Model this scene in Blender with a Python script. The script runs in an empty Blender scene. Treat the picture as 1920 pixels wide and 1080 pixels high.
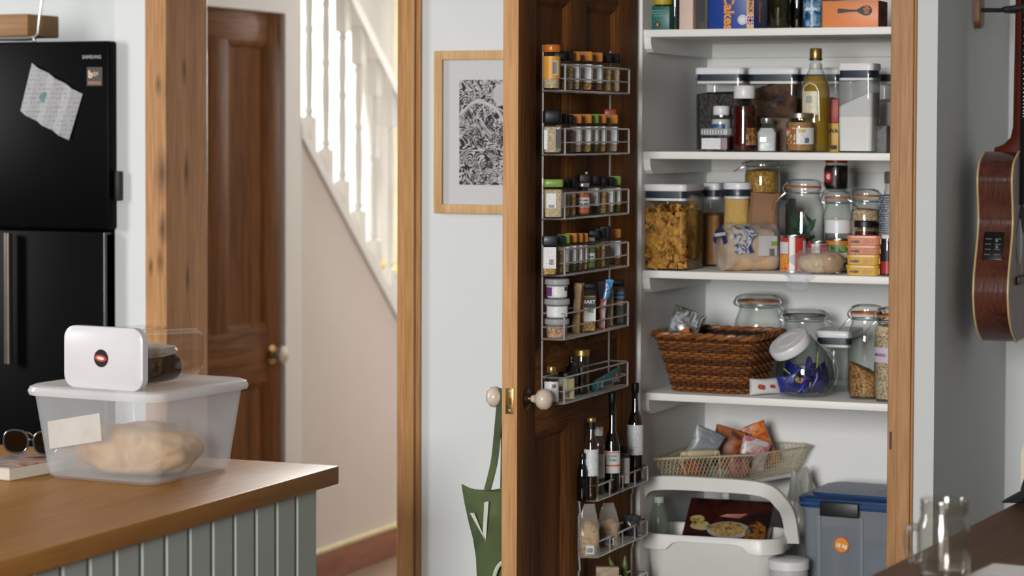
import bpy, bmesh, math, random
from mathutils import Vector, Matrix, noise
S = bpy.context.scene
COL = S.collection
random.seed(7)
PI = math.pi

# ---------------------------------------------------------------- camera, sky, lights, exposure
F = 85 / 36 * 1920
EYE = 1.6
SH = -0.0672
cam_d = bpy.data.cameras.new('camera')
cam = bpy.data.objects.new('camera', cam_d)
COL.objects.link(cam)
cam_d.lens = 85
cam_d.sensor_width = 36
cam_d.shift_y = SH
cam_d.clip_start = 0.05
CM = Matrix.Rotation(math.radians(22.5), 4, 'Z') @ Matrix.Rotation(math.radians(90 - 2.1), 4, 'X') @ Matrix.Rotation(math.radians(0.2), 4, 'Z')
cam.matrix_world = Matrix.Translation((0, 0, EYE)) @ CM
cam_d.dof.use_dof = True
cam_d.dof.focus_distance = 5.1
cam_d.dof.aperture_fstop = 4.0
S.camera = cam

W = bpy.data.worlds.new('world')
S.world = W
W.use_nodes = True
W.node_tree.nodes['Background'].inputs[0].default_value = (0.92, 0.96, 1.0, 1)
W.node_tree.nodes['Background'].inputs[1].default_value = 0.14


def area(name, loc, target, sx, sy, power, col):
    d = bpy.data.lights.new(name, 'AREA')
    d.shape = 'RECTANGLE'
    d.size, d.size_y, d.energy, d.color = sx, sy, power, col
    o = bpy.data.objects.new(name, d)
    COL.objects.link(o)
    o.location = loc
    o.rotation_euler = (Vector(target) - Vector(loc)).to_track_quat('-Z', 'Y').to_euler()
    return o


area('kitchen_window_light', (-0.9, -3.0, 2.15), (-1.65, 5.4, 1.35), 1.8, 1.8, 740, (1.0, 0.985, 0.965))
area('left_window_light', (-5.4, 3.5, 1.9), (-2.9, 5.4, 1.3), 0.5, 1.1, 75, (1.0, 0.99, 0.975))
area('hall_window_light', (-4.0, 9.75, 2.2), (-3.6, 7.0, 1.2), 1.0, 1.4, 235, (1.0, 0.975, 0.945))
S.view_settings.view_transform = 'Standard'
S.view_settings.look = 'None'
S.view_settings.exposure = -0.5
S.view_settings.gamma = 1.0
S.view_settings.use_curve_mapping = False
S.cycles.max_bounces = 10
S.cycles.transparent_max_bounces = 40
S.cycles.glossy_bounces = 5
S.cycles.transmission_bounces = 8
S.cycles.caustics_reflective = False
S.cycles.caustics_refractive = False

# ---------------------------------------------------------------- where a direction from the eye meets a plane of the room
M3 = CM.to_3x3()
EYEV = Vector((0, 0, EYE))


def ray(px, py):
    return M3 @ Vector(((px - 960) / F, (540 - py + SH * 1920) / F, -1))


def onX(px, py, x):
    d = ray(px, py)
    return EYEV + d * (x / d.x)


def onY(px, py, y):
    d = ray(px, py)
    return EYEV + d * (y / d.y)


def onZ(px, py, z):
    d = ray(px, py)
    return EYEV + d * ((z - EYE) / d.z)


def depth(p):
    return -(M3.transposed() @ (Vector(p) - EYEV)).z


# ---------------------------------------------------------------- materials
def hx(h):
    h = h.lstrip('#')
    v = [int(h[i:i + 2], 16) / 255 for i in (0, 2, 4)]
    return tuple((c / 12.92 if c <= 0.04045 else ((c + 0.055) / 1.055) ** 2.4) for c in v) + (1.0,)


MATS = {}


def newmat(name):
    m = bpy.data.materials.new(name)
    m.use_nodes = True
    nt = m.node_tree
    return m, nt, nt.nodes['Principled BSDF']


def N(nt, typ, **kw):
    n = nt.nodes.new(typ)
    for k, v in kw.items():
        setattr(n, k, v)
    return n


def plain(h, rough=0.5, metal=0.0, var=0.06, scale=30.0, bump=0.0, coat=0.0, spec=0.5):
    """A painted, plastic, paper or metal surface with a slight procedural mottle."""
    key = ('plain', h, rough, metal, var, scale, bump, coat, spec)
    if key in MATS:
        return MATS[key]
    m, nt, b = newmat('plain_' + h.lstrip('#'))
    c = hx(h)
    tc = N(nt, 'ShaderNodeTexCoord')
    no = N(nt, 'ShaderNodeTexNoise')
    no.inputs['Scale'].default_value = scale
    no.inputs['Detail'].default_value = 4
    nt.links.new(tc.outputs['Object'], no.inputs['Vector'])
    r = N(nt, 'ShaderNodeValToRGB')
    r.color_ramp.elements[0].position = 0.3
    r.color_ramp.elements[1].position = 0.7
    r.color_ramp.elements[0].color = tuple(x * (1 - var) for x in c[:3]) + (1,)
    r.color_ramp.elements[1].color = tuple(min(1, x * (1 + var)) for x in c[:3]) + (1,)
    nt.links.new(no.outputs['Fac'], r.inputs['Fac'])
    nt.links.new(r.outputs['Color'], b.inputs['Base Color'])
    b.inputs['Roughness'].default_value = rough
    b.inputs['Metallic'].default_value = metal
    b.inputs['Specular IOR Level'].default_value = spec
    b.inputs['Coat Weight'].default_value = coat
    if bump:
        bp = N(nt, 'ShaderNodeBump')
        bp.inputs['Strength'].default_value = bump
        bp.inputs['Distance'].default_value = 0.002
        nt.links.new(no.outputs['Fac'], bp.inputs['Height'])
        nt.links.new(bp.outputs['Normal'], b.inputs['Normal'])
    MATS[key] = m
    return m


def wood(name, light, dark, axis='Z', fine=60.0, knots=(), rough=0.45, coat=0.0, contrast=(0.35, 0.68), spec=0.35):
    if name in MATS:
        return MATS[name]
    m, nt, b = newmat(name)
    tc = N(nt, 'ShaderNodeTexCoord')
    mp = N(nt, 'ShaderNodeMapping')
    sc = {'X': (0.045, 1, 1), 'Y': (1, 0.045, 1), 'Z': (1, 1, 0.045)}[axis]
    mp.inputs['Scale'].default_value = sc
    nt.links.new(tc.outputs['Object'], mp.inputs['Vector'])
    big = N(nt, 'ShaderNodeTexNoise')
    big.inputs['Scale'].default_value = fine * 0.28
    big.inputs['Detail'].default_value = 6
    big.inputs['Distortion'].default_value = 0.7
    nt.links.new(mp.outputs['Vector'], big.inputs['Vector'])
    sm = N(nt, 'ShaderNodeTexNoise')
    sm.inputs['Scale'].default_value = fine * 3.5
    sm.inputs['Detail'].default_value = 5
    nt.links.new(mp.outputs['Vector'], sm.inputs['Vector'])
    mx = N(nt, 'ShaderNodeMix')
    mx.inputs[0].default_value = 0.5
    nt.links.new(big.outputs['Fac'], mx.inputs[2])
    nt.links.new(sm.outputs['Fac'], mx.inputs[3])
    r = N(nt, 'ShaderNodeValToRGB')
    r.color_ramp.elements[0].position = contrast[0]
    r.color_ramp.elements[1].position = contrast[1]
    r.color_ramp.elements[0].color = hx(dark)
    r.color_ramp.elements[1].color = hx(light)
    nt.links.new(mx.outputs[0], r.inputs['Fac'])
    out = r.outputs['Color']
    for kp, kr_ in knots:                          # knots where they sit in the timber, with swirls round them
        nd = N(nt, 'ShaderNodeTexNoise')
        nd.inputs['Scale'].default_value = 45
        nd.inputs['Detail'].default_value = 3
        nt.links.new(mp.outputs['Vector'], nd.inputs['Vector'])
        sb_ = N(nt, 'ShaderNodeVectorMath', operation='SUBTRACT')
        nt.links.new(tc.outputs['Object'], sb_.inputs[0])
        sb_.inputs[1].default_value = kp
        ml_ = N(nt, 'ShaderNodeVectorMath', operation='MULTIPLY')
        nt.links.new(sb_.outputs[0], ml_.inputs[0])
        ml_.inputs[1].default_value = (1 / kr_, 1 / kr_, 0.33 / kr_)
        ln_ = N(nt, 'ShaderNodeVectorMath', operation='LENGTH')
        nt.links.new(ml_.outputs[0], ln_.inputs[0])
        ad_ = N(nt, 'ShaderNodeMath', operation='MULTIPLY_ADD')
        ad_.inputs[1].default_value = 1.6
        nt.links.new(nd.outputs['Fac'], ad_.inputs[0])
        nt.links.new(ln_.outputs['Value'], ad_.inputs[2])
        kq = N(nt, 'ShaderNodeValToRGB')
        kq.color_ramp.elements[0].position = 0.34
        kq.color_ramp.elements[0].color = (.95, .95, .95, 1)
        kq.color_ramp.elements[1].position = 1.0
        kq.color_ramp.elements[1].color = (0, 0, 0, 1)
        hf_ = N(nt, 'ShaderNodeMath', operation='MULTIPLY')
        hf_.inputs[1].default_value = 0.5
        nt.links.new(ad_.outputs[0], hf_.inputs[0])
        nt.links.new(hf_.outputs[0], kq.inputs['Fac'])
        km = N(nt, 'ShaderNodeMix', data_type='RGBA')
        nt.links.new(kq.outputs['Color'], km.inputs[0])
        nt.links.new(out, km.inputs[6])
        km.inputs[7].default_value = tuple(x * 0.30 for x in hx(dark)[:3]) + (1,)
        out = km.outputs[2]
    nt.links.new(out, b.inputs['Base Color'])
    b.inputs['Roughness'].default_value = rough
    b.inputs['Coat Weight'].default_value = coat
    b.inputs['Specular IOR Level'].default_value = spec
    bp = N(nt, 'ShaderNodeBump')
    bp.inputs['Strength'].default_value = 0.12
    bp.inputs['Distance'].default_value = 0.002
    nt.links.new(sm.outputs['Fac'], bp.inputs['Height'])
    nt.links.new(bp.outputs['Normal'], b.inputs['Normal'])
    MATS[name] = m
    return m


def speckle(name, cols, scale=160.0, rough=0.8, bump=0.5, stretch=(1, 1, 1), mult=None):
    """Grains, seeds, crumbs: small cells of several colours."""
    if name in MATS:
        return MATS[name]
    m, nt, b = newmat(name)
    tc = N(nt, 'ShaderNodeTexCoord')
    mp = N(nt, 'ShaderNodeMapping')
    mp.inputs['Scale'].default_value = stretch
    nt.links.new(tc.outputs['Object'], mp.inputs['Vector'])
    vo = N(nt, 'ShaderNodeTexVoronoi')
    vo.inputs['Scale'].default_value = scale
    nt.links.new(mp.outputs['Vector'], vo.inputs['Vector'])
    sp = N(nt, 'ShaderNodeSeparateColor')
    nt.links.new(vo.outputs['Color'], sp.inputs['Color'])
    r = N(nt, 'ShaderNodeValToRGB')
    r.color_ramp.interpolation = 'CONSTANT'
    el = r.color_ramp.elements
    el[0].color = hx(cols[0])
    el[1].position = 1 / len(cols)
    el[1].color = hx(cols[1])
    for i in range(2, len(cols)):
        e = el.new(i / len(cols))
        e.color = hx(cols[i])
    nt.links.new(sp.outputs[0], r.inputs['Fac'])
    nt.links.new(r.outputs['Color'], b.inputs['Base Color'])
    b.inputs['Roughness'].default_value = rough
    bp = N(nt, 'ShaderNodeBump')
    bp.invert = True
    bp.inputs['Strength'].default_value = bump
    bp.inputs['Distance'].default_value = 0.003
    nt.links.new(vo.outputs['Distance'], bp.inputs['Height'])
    nt.links.new(bp.outputs['Normal'], b.inputs['Normal'])
    MATS[name] = m
    return m


def glass(name='clear_glass', tint='#f8faf8', f0=0.06, edge=0.75, rough=0.03, gl='#ffffff', dark=0.35):
    """Thin clear wall: lets light through, mirrors more at grazing angles."""
    if name in MATS:
        return MATS[name]
    m, nt, b = newmat(name)
    nt.nodes.remove(b)
    tr = N(nt, 'ShaderNodeBsdfTransparent')
    g = N(nt, 'ShaderNodeBsdfGlossy')
    g.inputs['Color'].default_value = hx(gl)
    g.inputs['Roughness'].default_value = rough
    lw = N(nt, 'ShaderNodeLayerWeight')
    lw.inputs['Blend'].default_value = 0.5
    pw = N(nt, 'ShaderNodeMath', operation='POWER')
    pw.inputs[1].default_value = 4.0
    nt.links.new(lw.outputs['Facing'], pw.inputs[0])
    p2 = N(nt, 'ShaderNodeMath', operation='POWER')
    p2.inputs[1].default_value = 2.2
    mr = N(nt, 'ShaderNodeMapRange')
    mr.inputs['To Min'].default_value = f0
    mr.inputs['To Max'].default_value = edge
    nt.links.new(pw.outputs[0], mr.inputs['Value'])
    tm = N(nt, 'ShaderNodeMix', data_type='RGBA')     # a slanting path through the wall is longer, so darker
    nt.links.new(lw.outputs['Facing'], p2.inputs[0])
    nt.links.new(p2.outputs[0], tm.inputs[0])
    tm.inputs[6].default_value = hx(tint)
    tm.inputs[7].default_value = tuple(x * y for x, y in zip(hx(tint)[:3], (dark, dark * 1.03, dark * 1.01))) + (1,)
    nt.links.new(tm.outputs[2], tr.inputs[0])
    mx = N(nt, 'ShaderNodeMixShader')
    nt.links.new(mr.outputs[0], mx.inputs[0])
    nt.links.new(tr.outputs[0], mx.inputs[1])
    nt.links.new(g.outputs[0], mx.inputs[2])
    nt.links.new(mx.outputs[0], nt.nodes['Material Output'].inputs[0])
    MATS[name] = m
    return m


def film(name, col='#e8ecee', clear=0.5, rough=0.35, gloss=0.12):
    """Milky or glossy plastic that is partly see-through."""
    if name in MATS:
        return MATS[name]
    m, nt, b = newmat(name)
    b.inputs['Base Color'].default_value = hx(col)
    b.inputs['Roughness'].default_value = rough
    tr = N(nt, 'ShaderNodeBsdfTransparent')
    tr.inputs[0].default_value = (0.97, 0.98, 1, 1)
    tl = N(nt, 'ShaderNodeBsdfTranslucent')
    tl.inputs[0].default_value = hx(col)
    m1 = N(nt, 'ShaderNodeMixShader')
    m1.inputs[0].default_value = 0.35
    nt.links.new(b.outputs[0], m1.inputs[1])
    nt.links.new(tl.outputs[0], m1.inputs[2])
    m2 = N(nt, 'ShaderNodeMixShader')
    tc = N(nt, 'ShaderNodeTexCoord')
    no = N(nt, 'ShaderNodeTexNoise')
    no.inputs['Scale'].default_value = 9
    nt.links.new(tc.outputs['Object'], no.inputs['Vector'])
    mr = N(nt, 'ShaderNodeMapRange')
    mr.inputs['To Min'].default_value = clear - 0.06
    mr.inputs['To Max'].default_value = clear + 0.06
    nt.links.new(no.outputs['Fac'], mr.inputs['Value'])
    nt.links.new(mr.outputs[0], m2.inputs[0])
    nt.links.new(m1.outputs[0], m2.inputs[1])
    nt.links.new(tr.outputs[0], m2.inputs[2])
    nt.links.new(m2.outputs[0], nt.nodes['Material Output'].inputs[0])
    MATS[name] = m
    return m


def printed(name, base, ink, rows=26.0, amount=0.5, second=None, axis='Z', rough=0.45):
    """A label with rows of small print too fine to read."""
    if name in MATS:
        return MATS[name]
    m, nt, b = newmat(name)
    tc = N(nt, 'ShaderNodeTexCoord')
    sx = N(nt, 'ShaderNodeSeparateXYZ')
    nt.links.new(tc.outputs['Generated'], sx.inputs[0])
    mu = N(nt, 'ShaderNodeMath', operation='MULTIPLY')
    mu.inputs[1].default_value = rows
    nt.links.new(sx.outputs['Z'], mu.inputs[0])
    fr = N(nt, 'ShaderNodeMath', operation='FRACT')
    nt.links.new(mu.outputs[0], fr.inputs[0])
    lt = N(nt, 'ShaderNodeMath', operation='LESS_THAN')
    lt.inputs[1].default_value = 0.5
    nt.links.new(fr.outputs[0], lt.inputs[0])
    mp = N(nt, 'ShaderNodeMapping')
    mp.inputs['Scale'].default_value = (14, 14, rows)
    nt.links.new(tc.outputs['Generated'], mp.inputs['Vector'])
    no = N(nt, 'ShaderNodeTexNoise')
    no.inputs['Scale'].default_value = 1.3
    no.inputs['Detail'].default_value = 2
    nt.links.new(mp.outputs['Vector'], no.inputs['Vector'])
    gt = N(nt, 'ShaderNodeMath', operation='GREATER_THAN')
    gt.inputs[1].default_value = amount
    nt.links.new(no.outputs['Fac'], gt.inputs[0])
    ml = N(nt, 'ShaderNodeMath', operation='MULTIPLY')
    nt.links.new(lt.outputs[0], ml.inputs[0])
    nt.links.new(gt.outputs[0], ml.inputs[1])
    mx = N(nt, 'ShaderNodeMix', data_type='RGBA')
    nt.links.new(ml.outputs[0], mx.inputs[0])
    mx.inputs[6].default_value = hx(base)
    mx.inputs[7].default_value = hx(ink)
    out = mx.outputs[2]
    if second:
        col, lo, hi = second
        a = N(nt, 'ShaderNodeMath', operation='GREATER_THAN')
        a.inputs[1].default_value = lo
        c = N(nt, 'ShaderNodeMath', operation='LESS_THAN')
        c.inputs[1].default_value = hi
        nt.links.new(sx.outputs['Z'], a.inputs[0])
        nt.links.new(sx.outputs['Z'], c.inputs[0])
        d = N(nt, 'ShaderNodeMath', operation='MULTIPLY')
        nt.links.new(a.outputs[0], d.inputs[0])
        nt.links.new(c.outputs[0], d.inputs[1])
        m2 = N(nt, 'ShaderNodeMix', data_type='RGBA')
        nt.links.new(d.outputs[0], m2.inputs[0])
        nt.links.new(out, m2.inputs[6])
        m2.inputs[7].default_value = hx(col)
        out = m2.outputs[2]
    nt.links.new(out, b.inputs['Base Color'])
    b.inputs['Roughness'].default_value = rough
    MATS[name] = m
    return m


def blotch(name, cols, scale=14.0, rough=0.5, dist=0.6, bump=0.0, detail=5, stops=None, coat=0.0):
    """Colours running into one another (crusts, pictures on packets, cloth)."""
    if name in MATS:
        return MATS[name]
    m, nt, b = newmat(name)
    tc = N(nt, 'ShaderNodeTexCoord')
    no = N(nt, 'ShaderNodeTexNoise')
    no.inputs['Scale'].default_value = scale
    no.inputs['Detail'].default_value = detail
    no.inputs['Distortion'].default_value = dist
    nt.links.new(tc.outputs['Object'], no.inputs['Vector'])
    r = N(nt, 'ShaderNodeValToRGB')
    el = r.color_ramp.elements
    n = len(cols)
    ps = stops or [0.32 + 0.36 * i / (n - 1) for i in range(n)]
    el[0].position, el[0].color = ps[0], hx(cols[0])
    el[1].position, el[1].color = ps[-1], hx(cols[-1])
    for i in range(1, n - 1):
        e = el.new(ps[i])
        e.color = hx(cols[i])
    nt.links.new(no.outputs['Fac'], r.inputs['Fac'])
    nt.links.new(r.outputs['Color'], b.inputs['Base Color'])
    b.inputs['Roughness'].default_value = rough
    b.inputs['Coat Weight'].default_value = coat
    if bump:
        bp = N(nt, 'ShaderNodeBump')
        bp.inputs['Strength'].default_value = bump
        bp.inputs['Distance'].default_value = 0.004
        nt.links.new(no.outputs['Fac'], bp.inputs['Height'])
        nt.links.new(bp.outputs['Normal'], b.inputs['Normal'])
    MATS[name] = m
    return m


def emit(name, h, s):
    m, nt, b = newmat(name)
    b.inputs['Base Color'].default_value = hx(h)
    b.inputs['Emission Color'].default_value = hx(h)
    b.inputs['Emission Strength'].default_value = s
    return m


GLASS = glass()
CLEARP = glass('clear_plastic', '#fbfcfb', .04, .6, .04, '#ffffff', .62)
CHROME = plain('#cfd1d2', 0.3, 0.8, 0.03)
BRASS = plain('#a98a55', 0.32, 1.0, 0.1)
GOLD = plain('#a98d52', 0.35, 0.85, 0.08)
STEEL = plain('#9a9c9c', 0.35, 1.0, 0.05)
BLACK = plain('#15171a', 0.4, 0, 0.1)
WHITE = plain('#e9e9ea', 0.4, 0, 0.02)
CAPBLK = plain('#0d0f13', 0.4, 0, .06, 30, 0, 0, .3)
WALLP = plain('#c9cdce', 0.85, 0, 0.012, 6.0, 0.03)
WALLP_LIT = plain('#e3e4e3', 0.8, 0, 0.012, 6.0, 0.03)  # lighter copy of the wall paint stands in for more light in the pantry
SHELFP = plain('#e6e6e2', 0.5, 0, 0.02, 9.0)
INK = plain('#20242a', 0.6)

# ---------------------------------------------------------------- mesh helpers


def B():
    return bmesh.new()


def box(bm, x0, x1, y0, y1, z0, z1, bev=0.0):
    r = bmesh.ops.create_cube(bm, size=1.0)
    for v in r['verts']:
        v.co = Vector((x0 + (v.co.x + .5) * (x1 - x0), y0 + (v.co.y + .5) * (y1 - y0), z0 + (v.co.z + .5) * (z1 - z0)))
    if bev:
        es = list({e for v in r['verts'] for e in v.link_edges})
        bmesh.ops.bevel(bm, geom=es, offset=bev, segments=2, affect='EDGES', profile=0.5)
    return bm


def loft(bm, rings, cap0=True, cap1=True, closed=True):
    vs = [[bm.verts.new(p) for p in r] for r in rings]
    n = len(vs[0])
    for a, b in zip(vs, vs[1:]):
        for i in range(n if closed else n - 1):
            j = (i + 1) % n
            try:
                bm.faces.new((a[i], a[j], b[j], b[i]))
            except ValueError:
                pass
    if cap0:
        bm.faces.new(list(reversed(vs[0])))
    if cap1:
        bm.faces.new(vs[-1])
    return bm


def rr(w, d, r, z, seg=4, cx=0.0, cy=0.0):
    """A rounded rectangle ring, anticlockwise."""
    r = max(1e-5, min(r, w / 2 - 1e-5, d / 2 - 1e-5))
    out = []
    for k, (sx, sy) in enumerate(((1, 1), (-1, 1), (-1, -1), (1, -1))):
        for i in range(seg + 1):
            a = PI / 2 * (k + i / seg)
            out.append(Vector((cx + sx * (w / 2 - r) + r * math.cos(a), cy + sy * (d / 2 - r) + r * math.sin(a), z)))
    return out


def rbox(bm, levels, seg=4, cap0=True, cap1=True):
    """levels: (z, w, d, r)"""
    return loft(bm, [rr(w, d, r, z, seg) for z, w, d, r in levels], cap0, cap1)


def lathe(bm, prof, seg=28, cap0=False, cap1=False, cx=0.0, cy=0.0):
    rings = []
    for r, z in prof:
        r = max(r, 1e-5)
        rings.append([Vector((cx + r * math.cos(2 * PI * i / seg), cy + r * math.sin(2 * PI * i / seg), z)) for i in range(seg)])
    return loft(bm, rings, cap0, cap1)


def tube(bm, pts, r, seg=6, closed=False):
    pts = [Vector(p) for p in pts]
    n = len(pts)
    rings = []
    up = None
    for i, p in enumerate(pts):
        if closed:
            t = pts[(i + 1) % n] - pts[i - 1]
        else:
            t = pts[min(i + 1, n - 1)] - pts[max(i - 1, 0)]
        if t.length < 1e-9:
            t = Vector((0, 0, 1))
        t.normalize()
        if up is None:
            up = Vector((0, 0, 1)) if abs(t.z) < 0.9 else Vector((1, 0, 0))
        a = t.cross(up)
        if a.length < 1e-6:
            a = t.cross(Vector((0, 1, 0)))
        a.normalize()
        b = a.cross(t).normalized()
        up = b
        rad = r[i] if isinstance(r, (list, tuple)) else r
        rings.append([p + a * rad * math.cos(2 * PI * k / seg) + b * rad * math.sin(2 * PI * k / seg) for k in range(seg)])
    if closed:
        rings.append(rings[0])
        loft(bm, rings, False, False)
        bmesh.ops.remove_doubles(bm, verts=bm.verts, dist=1e-7)
    else:
        loft(bm, rings)
    return bm


def arcpts(c, r, a0, a1, n, plane='XZ'):
    out = []
    for i in range(n + 1):
        a = a0 + (a1 - a0) * i / n
        u, v = r * math.cos(a), r * math.sin(a)
        out.append(Vector(c) + (Vector((u, 0, v)) if plane == 'XZ' else Vector((u, v, 0)) if plane == 'XY' else Vector((0, u, v))))
    return out


def smoothpts(pts, n=4):
    pts = [Vector(p) for p in pts]
    out = []
    for i in range(len(pts) - 1):
        p0, p1, p2, p3 = pts[max(i - 1, 0)], pts[i], pts[i + 1], pts[min(i + 2, len(pts) - 1)]
        for k in range(n):
            t = k / n
            out.append(0.5 * ((2 * p1) + (-p0 + p2) * t + (2 * p0 - 5 * p1 + 4 * p2 - p3) * t * t + (-p0 + 3 * p1 - 3 * p2 + p3) * t ** 3))
    out.append(pts[-1])
    return out


def blob(bm, c, rad, amp=0.15, freq=1.6, seed=0.0, sub=3, flat=None, power=1.0):
    r = bmesh.ops.create_icosphere(bm, subdivisions=sub, radius=1.0)
    for v in r['verts']:
        d = v.co.normalized()
        if power != 1.0:
            d = Vector([math.copysign(abs(x) ** power, x) for x in d])
        k = 1 + amp * noise.noise(v.co * freq + Vector((seed, seed * 1.7, -seed)))
        v.co = Vector((d.x * rad[0] * k, d.y * rad[1] * k, d.z * rad[2] * k))
        if flat is not None and v.co.z < flat:
            v.co.z = flat
        v.co += Vector(c)
    return bm


def prism(bm, poly, axis, a, b):
    """Extrude a polygon (u,v) along an axis; axis X: (u,v)=(y,z); Y: (x,z); Z: (x,y)."""
    def P(u, v, t):
        return {'X': (t, u, v), 'Y': (u, t, v), 'Z': (u, v, t)}[axis]
    loft(bm, [[P(u, v, a) for u, v in poly], [P(u, v, b) for u, v in poly]])
    return bm


def xform(bm, mat, start=0):
    vs = list(bm.verts)[start:]
    for v in vs:
        v.co = mat @ v.co
    return bm


def obj(name, bm, mat, parent=None, loc=None, rz=0.0, smooth=True, world=False, angle=38.0):
    me = bpy.data.meshes.new(name)
    bmesh.ops.recalc_face_normals(bm, faces=bm.faces)
    bm.to_mesh(me)
    bm.free()
    me.materials.append(mat)
    if smooth:
        me.polygons.foreach_set('use_smooth', [True] * len(me.polygons))
        me.set_sharp_from_angle(angle=math.radians(angle))
    o = bpy.data.objects.new(name, me)
    COL.objects.link(o)
    if parent is not None:
        o.parent = parent
        if world:
            o.location = -wl(parent)
    if loc is not None:
        o.location = loc
    if rz:
        o.rotation_euler = (0, 0, rz)
    return o


def wl(o):
    v = Vector(o.location)
    while o.parent is not None:
        o = o.parent
        v = v + Vector(o.location)
    return v


def tag(o, label, cat, group=None):
    o['label'] = label
    o['category'] = cat
    if group:
        o['group'] = group
    return o


def thing(name, label, cat, loc=(0, 0, 0), rz=0.0, group=None):
    o = bpy.data.objects.new(name, None)
    o.empty_display_size = 0.05
    COL.objects.link(o)
    o.location = loc
    o.rotation_euler = (0, 0, rz)
    return tag(o, label, cat, group)


def struct(name, bm, mat, label=None, parent=None, smooth=False):
    o = obj(name, bm, mat, parent, smooth=smooth)
    if parent is None:
        o['kind'] = 'structure'
        if label:
            o['label'] = label
    return o


def text(parent, s, size, mat, loc, rot=(PI / 2, 0, 0), name='lettering', ext=0.0003, align='CENTER', bend=None, squeeze=1.0, bold=0.0):
    cu = bpy.data.curves.new(name, 'FONT')
    cu.body = s
    cu.size = size
    cu.align_x = align
    cu.align_y = 'CENTER'
    cu.extrude = ext
    cu.offset = bold
    cu.resolution_u = 2
    t = bpy.data.objects.new(name, cu)
    COL.objects.link(t)
    dg = bpy.context.evaluated_depsgraph_get()
    me = bpy.data.meshes.new_from_object(t.evaluated_get(dg))
    bpy.data.objects.remove(t)
    me.materials.clear()
    me.materials.append(mat)
    for v in me.vertices:
        v.co.x *= squeeze
    o = bpy.data.objects.new(name, me)
    COL.objects.link(o)
    if bend:                                   # wrap the line of text round a jar of this radius, front at -Y
        for v in me.vertices:
            a = v.co.x / bend
            r = bend + v.co.z
            v.co = Vector((r * math.sin(a), -r * math.cos(a), v.co.y)) 
        o.rotation_euler = (0, 0, rot[2])
    else:
        o.rotation_euler = rot
    o.location = loc
    o.parent = parent
    return o


def band(bm, r, z0, z1, a0=-60, a1=60, seg=16, th=0.0004):
    """A label strip round a jar; angles in degrees from the front (-Y)."""
    rings = []
    for k in range(seg + 1):
        a = math.radians(a0 + (a1 - a0) * k / seg)
        s, c = math.sin(a), -math.cos(a)
        rings.append([Vector((rad * s, rad * c, z)) for rad, z in ((r, z0), (r + th, z0), (r + th, z1), (r, z1))])
    return loft(bm, rings)


def slab(bm, x0, x1, z0, z1, y, th=0.0005):
    return box(bm, x0, x1, y - th, y, z0, z1)
# ---------------------------------------------------------------- main planes of the place (metres)
XD = -1.911                 # inner face of the open pantry door
YW = 5.382                  # face of the wall with the pantry and the hall opening
XL = -1.906                 # pantry's left wall
YS = 5.408                  # front edge of the pantry shelves
YB = 5.90                   # pantry's back wall
XR = -1.262                 # pantry's right wall
XA = -1.198                 # alcove side wall with the guitar
XH = -3.877                 # hall's left wall
CEIL = 2.5
WT = 0.11

PINE = wood('pine_casing', '#bd8f60', '#936637', 'Z', 55, (), 0.45)
KNOTS = [(tuple(onY(px, py, YW - 0.022)), r) for px, py, r in ((304, 325, .020), (297, 158, .010), (304, 430, .014), (300, 490, .012), (283, 500, .008))]
_rv = onY(312.5, 300, YW - 0.02).x
KNOTS += [(tuple(onX(px, py, _rv)), r) for px, py, r in ((350, 320, .017), (345, 130, .012), (352, 520, .012))]
PINE_KNOT = wood('knotty_pine_post', '#bf905f', '#875a30', 'Z', 50, KNOTS, 0.5)
DOORW = wood('stained_pine_door', '#83552d', '#482b14', 'Z', 42, (), 0.65, 0.0, (0.35, 0.68), .08)
DOORW_H = wood('stained_pine_door_rail', '#83552d', '#482b14', 'Y', 42, (), 0.65, 0.0, (0.35, 0.68), .08)
DOOREDGE = wood('pale_pine_edge', '#c39a6c', '#a06f3f', 'Z', 50, (), 0.55)
WORKTOP = wood('oak_worktop', '#c68f4c', '#a06c32', 'Y', 30, (), 0.42, 0.0, (0.3, 0.75), .12)
TABLEW = wood('dark_table_wood', '#7d5636', '#503720', 'Y', 32, (), 0.45, 0.0, (0.35, 0.68), .2)
SKIRT = wood('pinkish_skirting', '#a3705a', '#7e4f3d', 'Y', 30, (), 0.55)
HALLP = plain('#d2c9c2', 0.85, 0, 0.015, 5.0)
HALLW = plain('#d9d6d2', 0.6, 0, 0.01, 5.0)
GLOSSW = plain('#dedcd8', 0.35, 0, 0.01, 5.0)
SAGE = plain('#aab4b0', 0.5, 0, 0.02, 12.0)

# floor, ceiling
struct('floor', box(B(), -8.0, 4.0, -5.0, 10.4, -0.05, 0.0), wood('floor_boards', '#8a7058', '#6a533e', 'Y', 30, (), 0.5))
struct('ceiling', box(B(), -6.0, 2.2, 0.9, 10.4, CEIL, CEIL + 0.05), plain('#d8d8d6', 0.9, 0, 0.01))

# the wall with the openings: left piece, over the fridge recess, over the hall opening, picture piece, over the pantry, right strip
xo0 = onY(293, 300, YW).x                       # hall opening in the wall (behind the casings)
xo1 = onY(768, 300, YW).x
xfr = onY(204, 300, YW).x - 0.0                 # right edge of the fridge recess
w = B()
box(w, xfr - 0.012 + 0.03, xo0, YW, YW + 0.17, 0, CEIL)
struct('wall_left', w, WALLP)
struct('wall_middle', box(B(), xo1, -1.97, YW, YW + WT, 0, CEIL), WALLP)
w = B()
box(w, onY(1690, 300, YW).x, XA, YW, 6.30, 0, CEIL)
struct('wall_right', w, WALLP)
w = B()
box(w, xo0 - 0.0, xo1, YW, YW + 0.17, 2.12, CEIL)
struct('wall_lintel', w, WALLP)
struct('wall_pantry_lintel', box(B(), -1.97, onY(1690, 300, YW).x, YW, YW + WT, 2.12, CEIL), WALLP)
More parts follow.
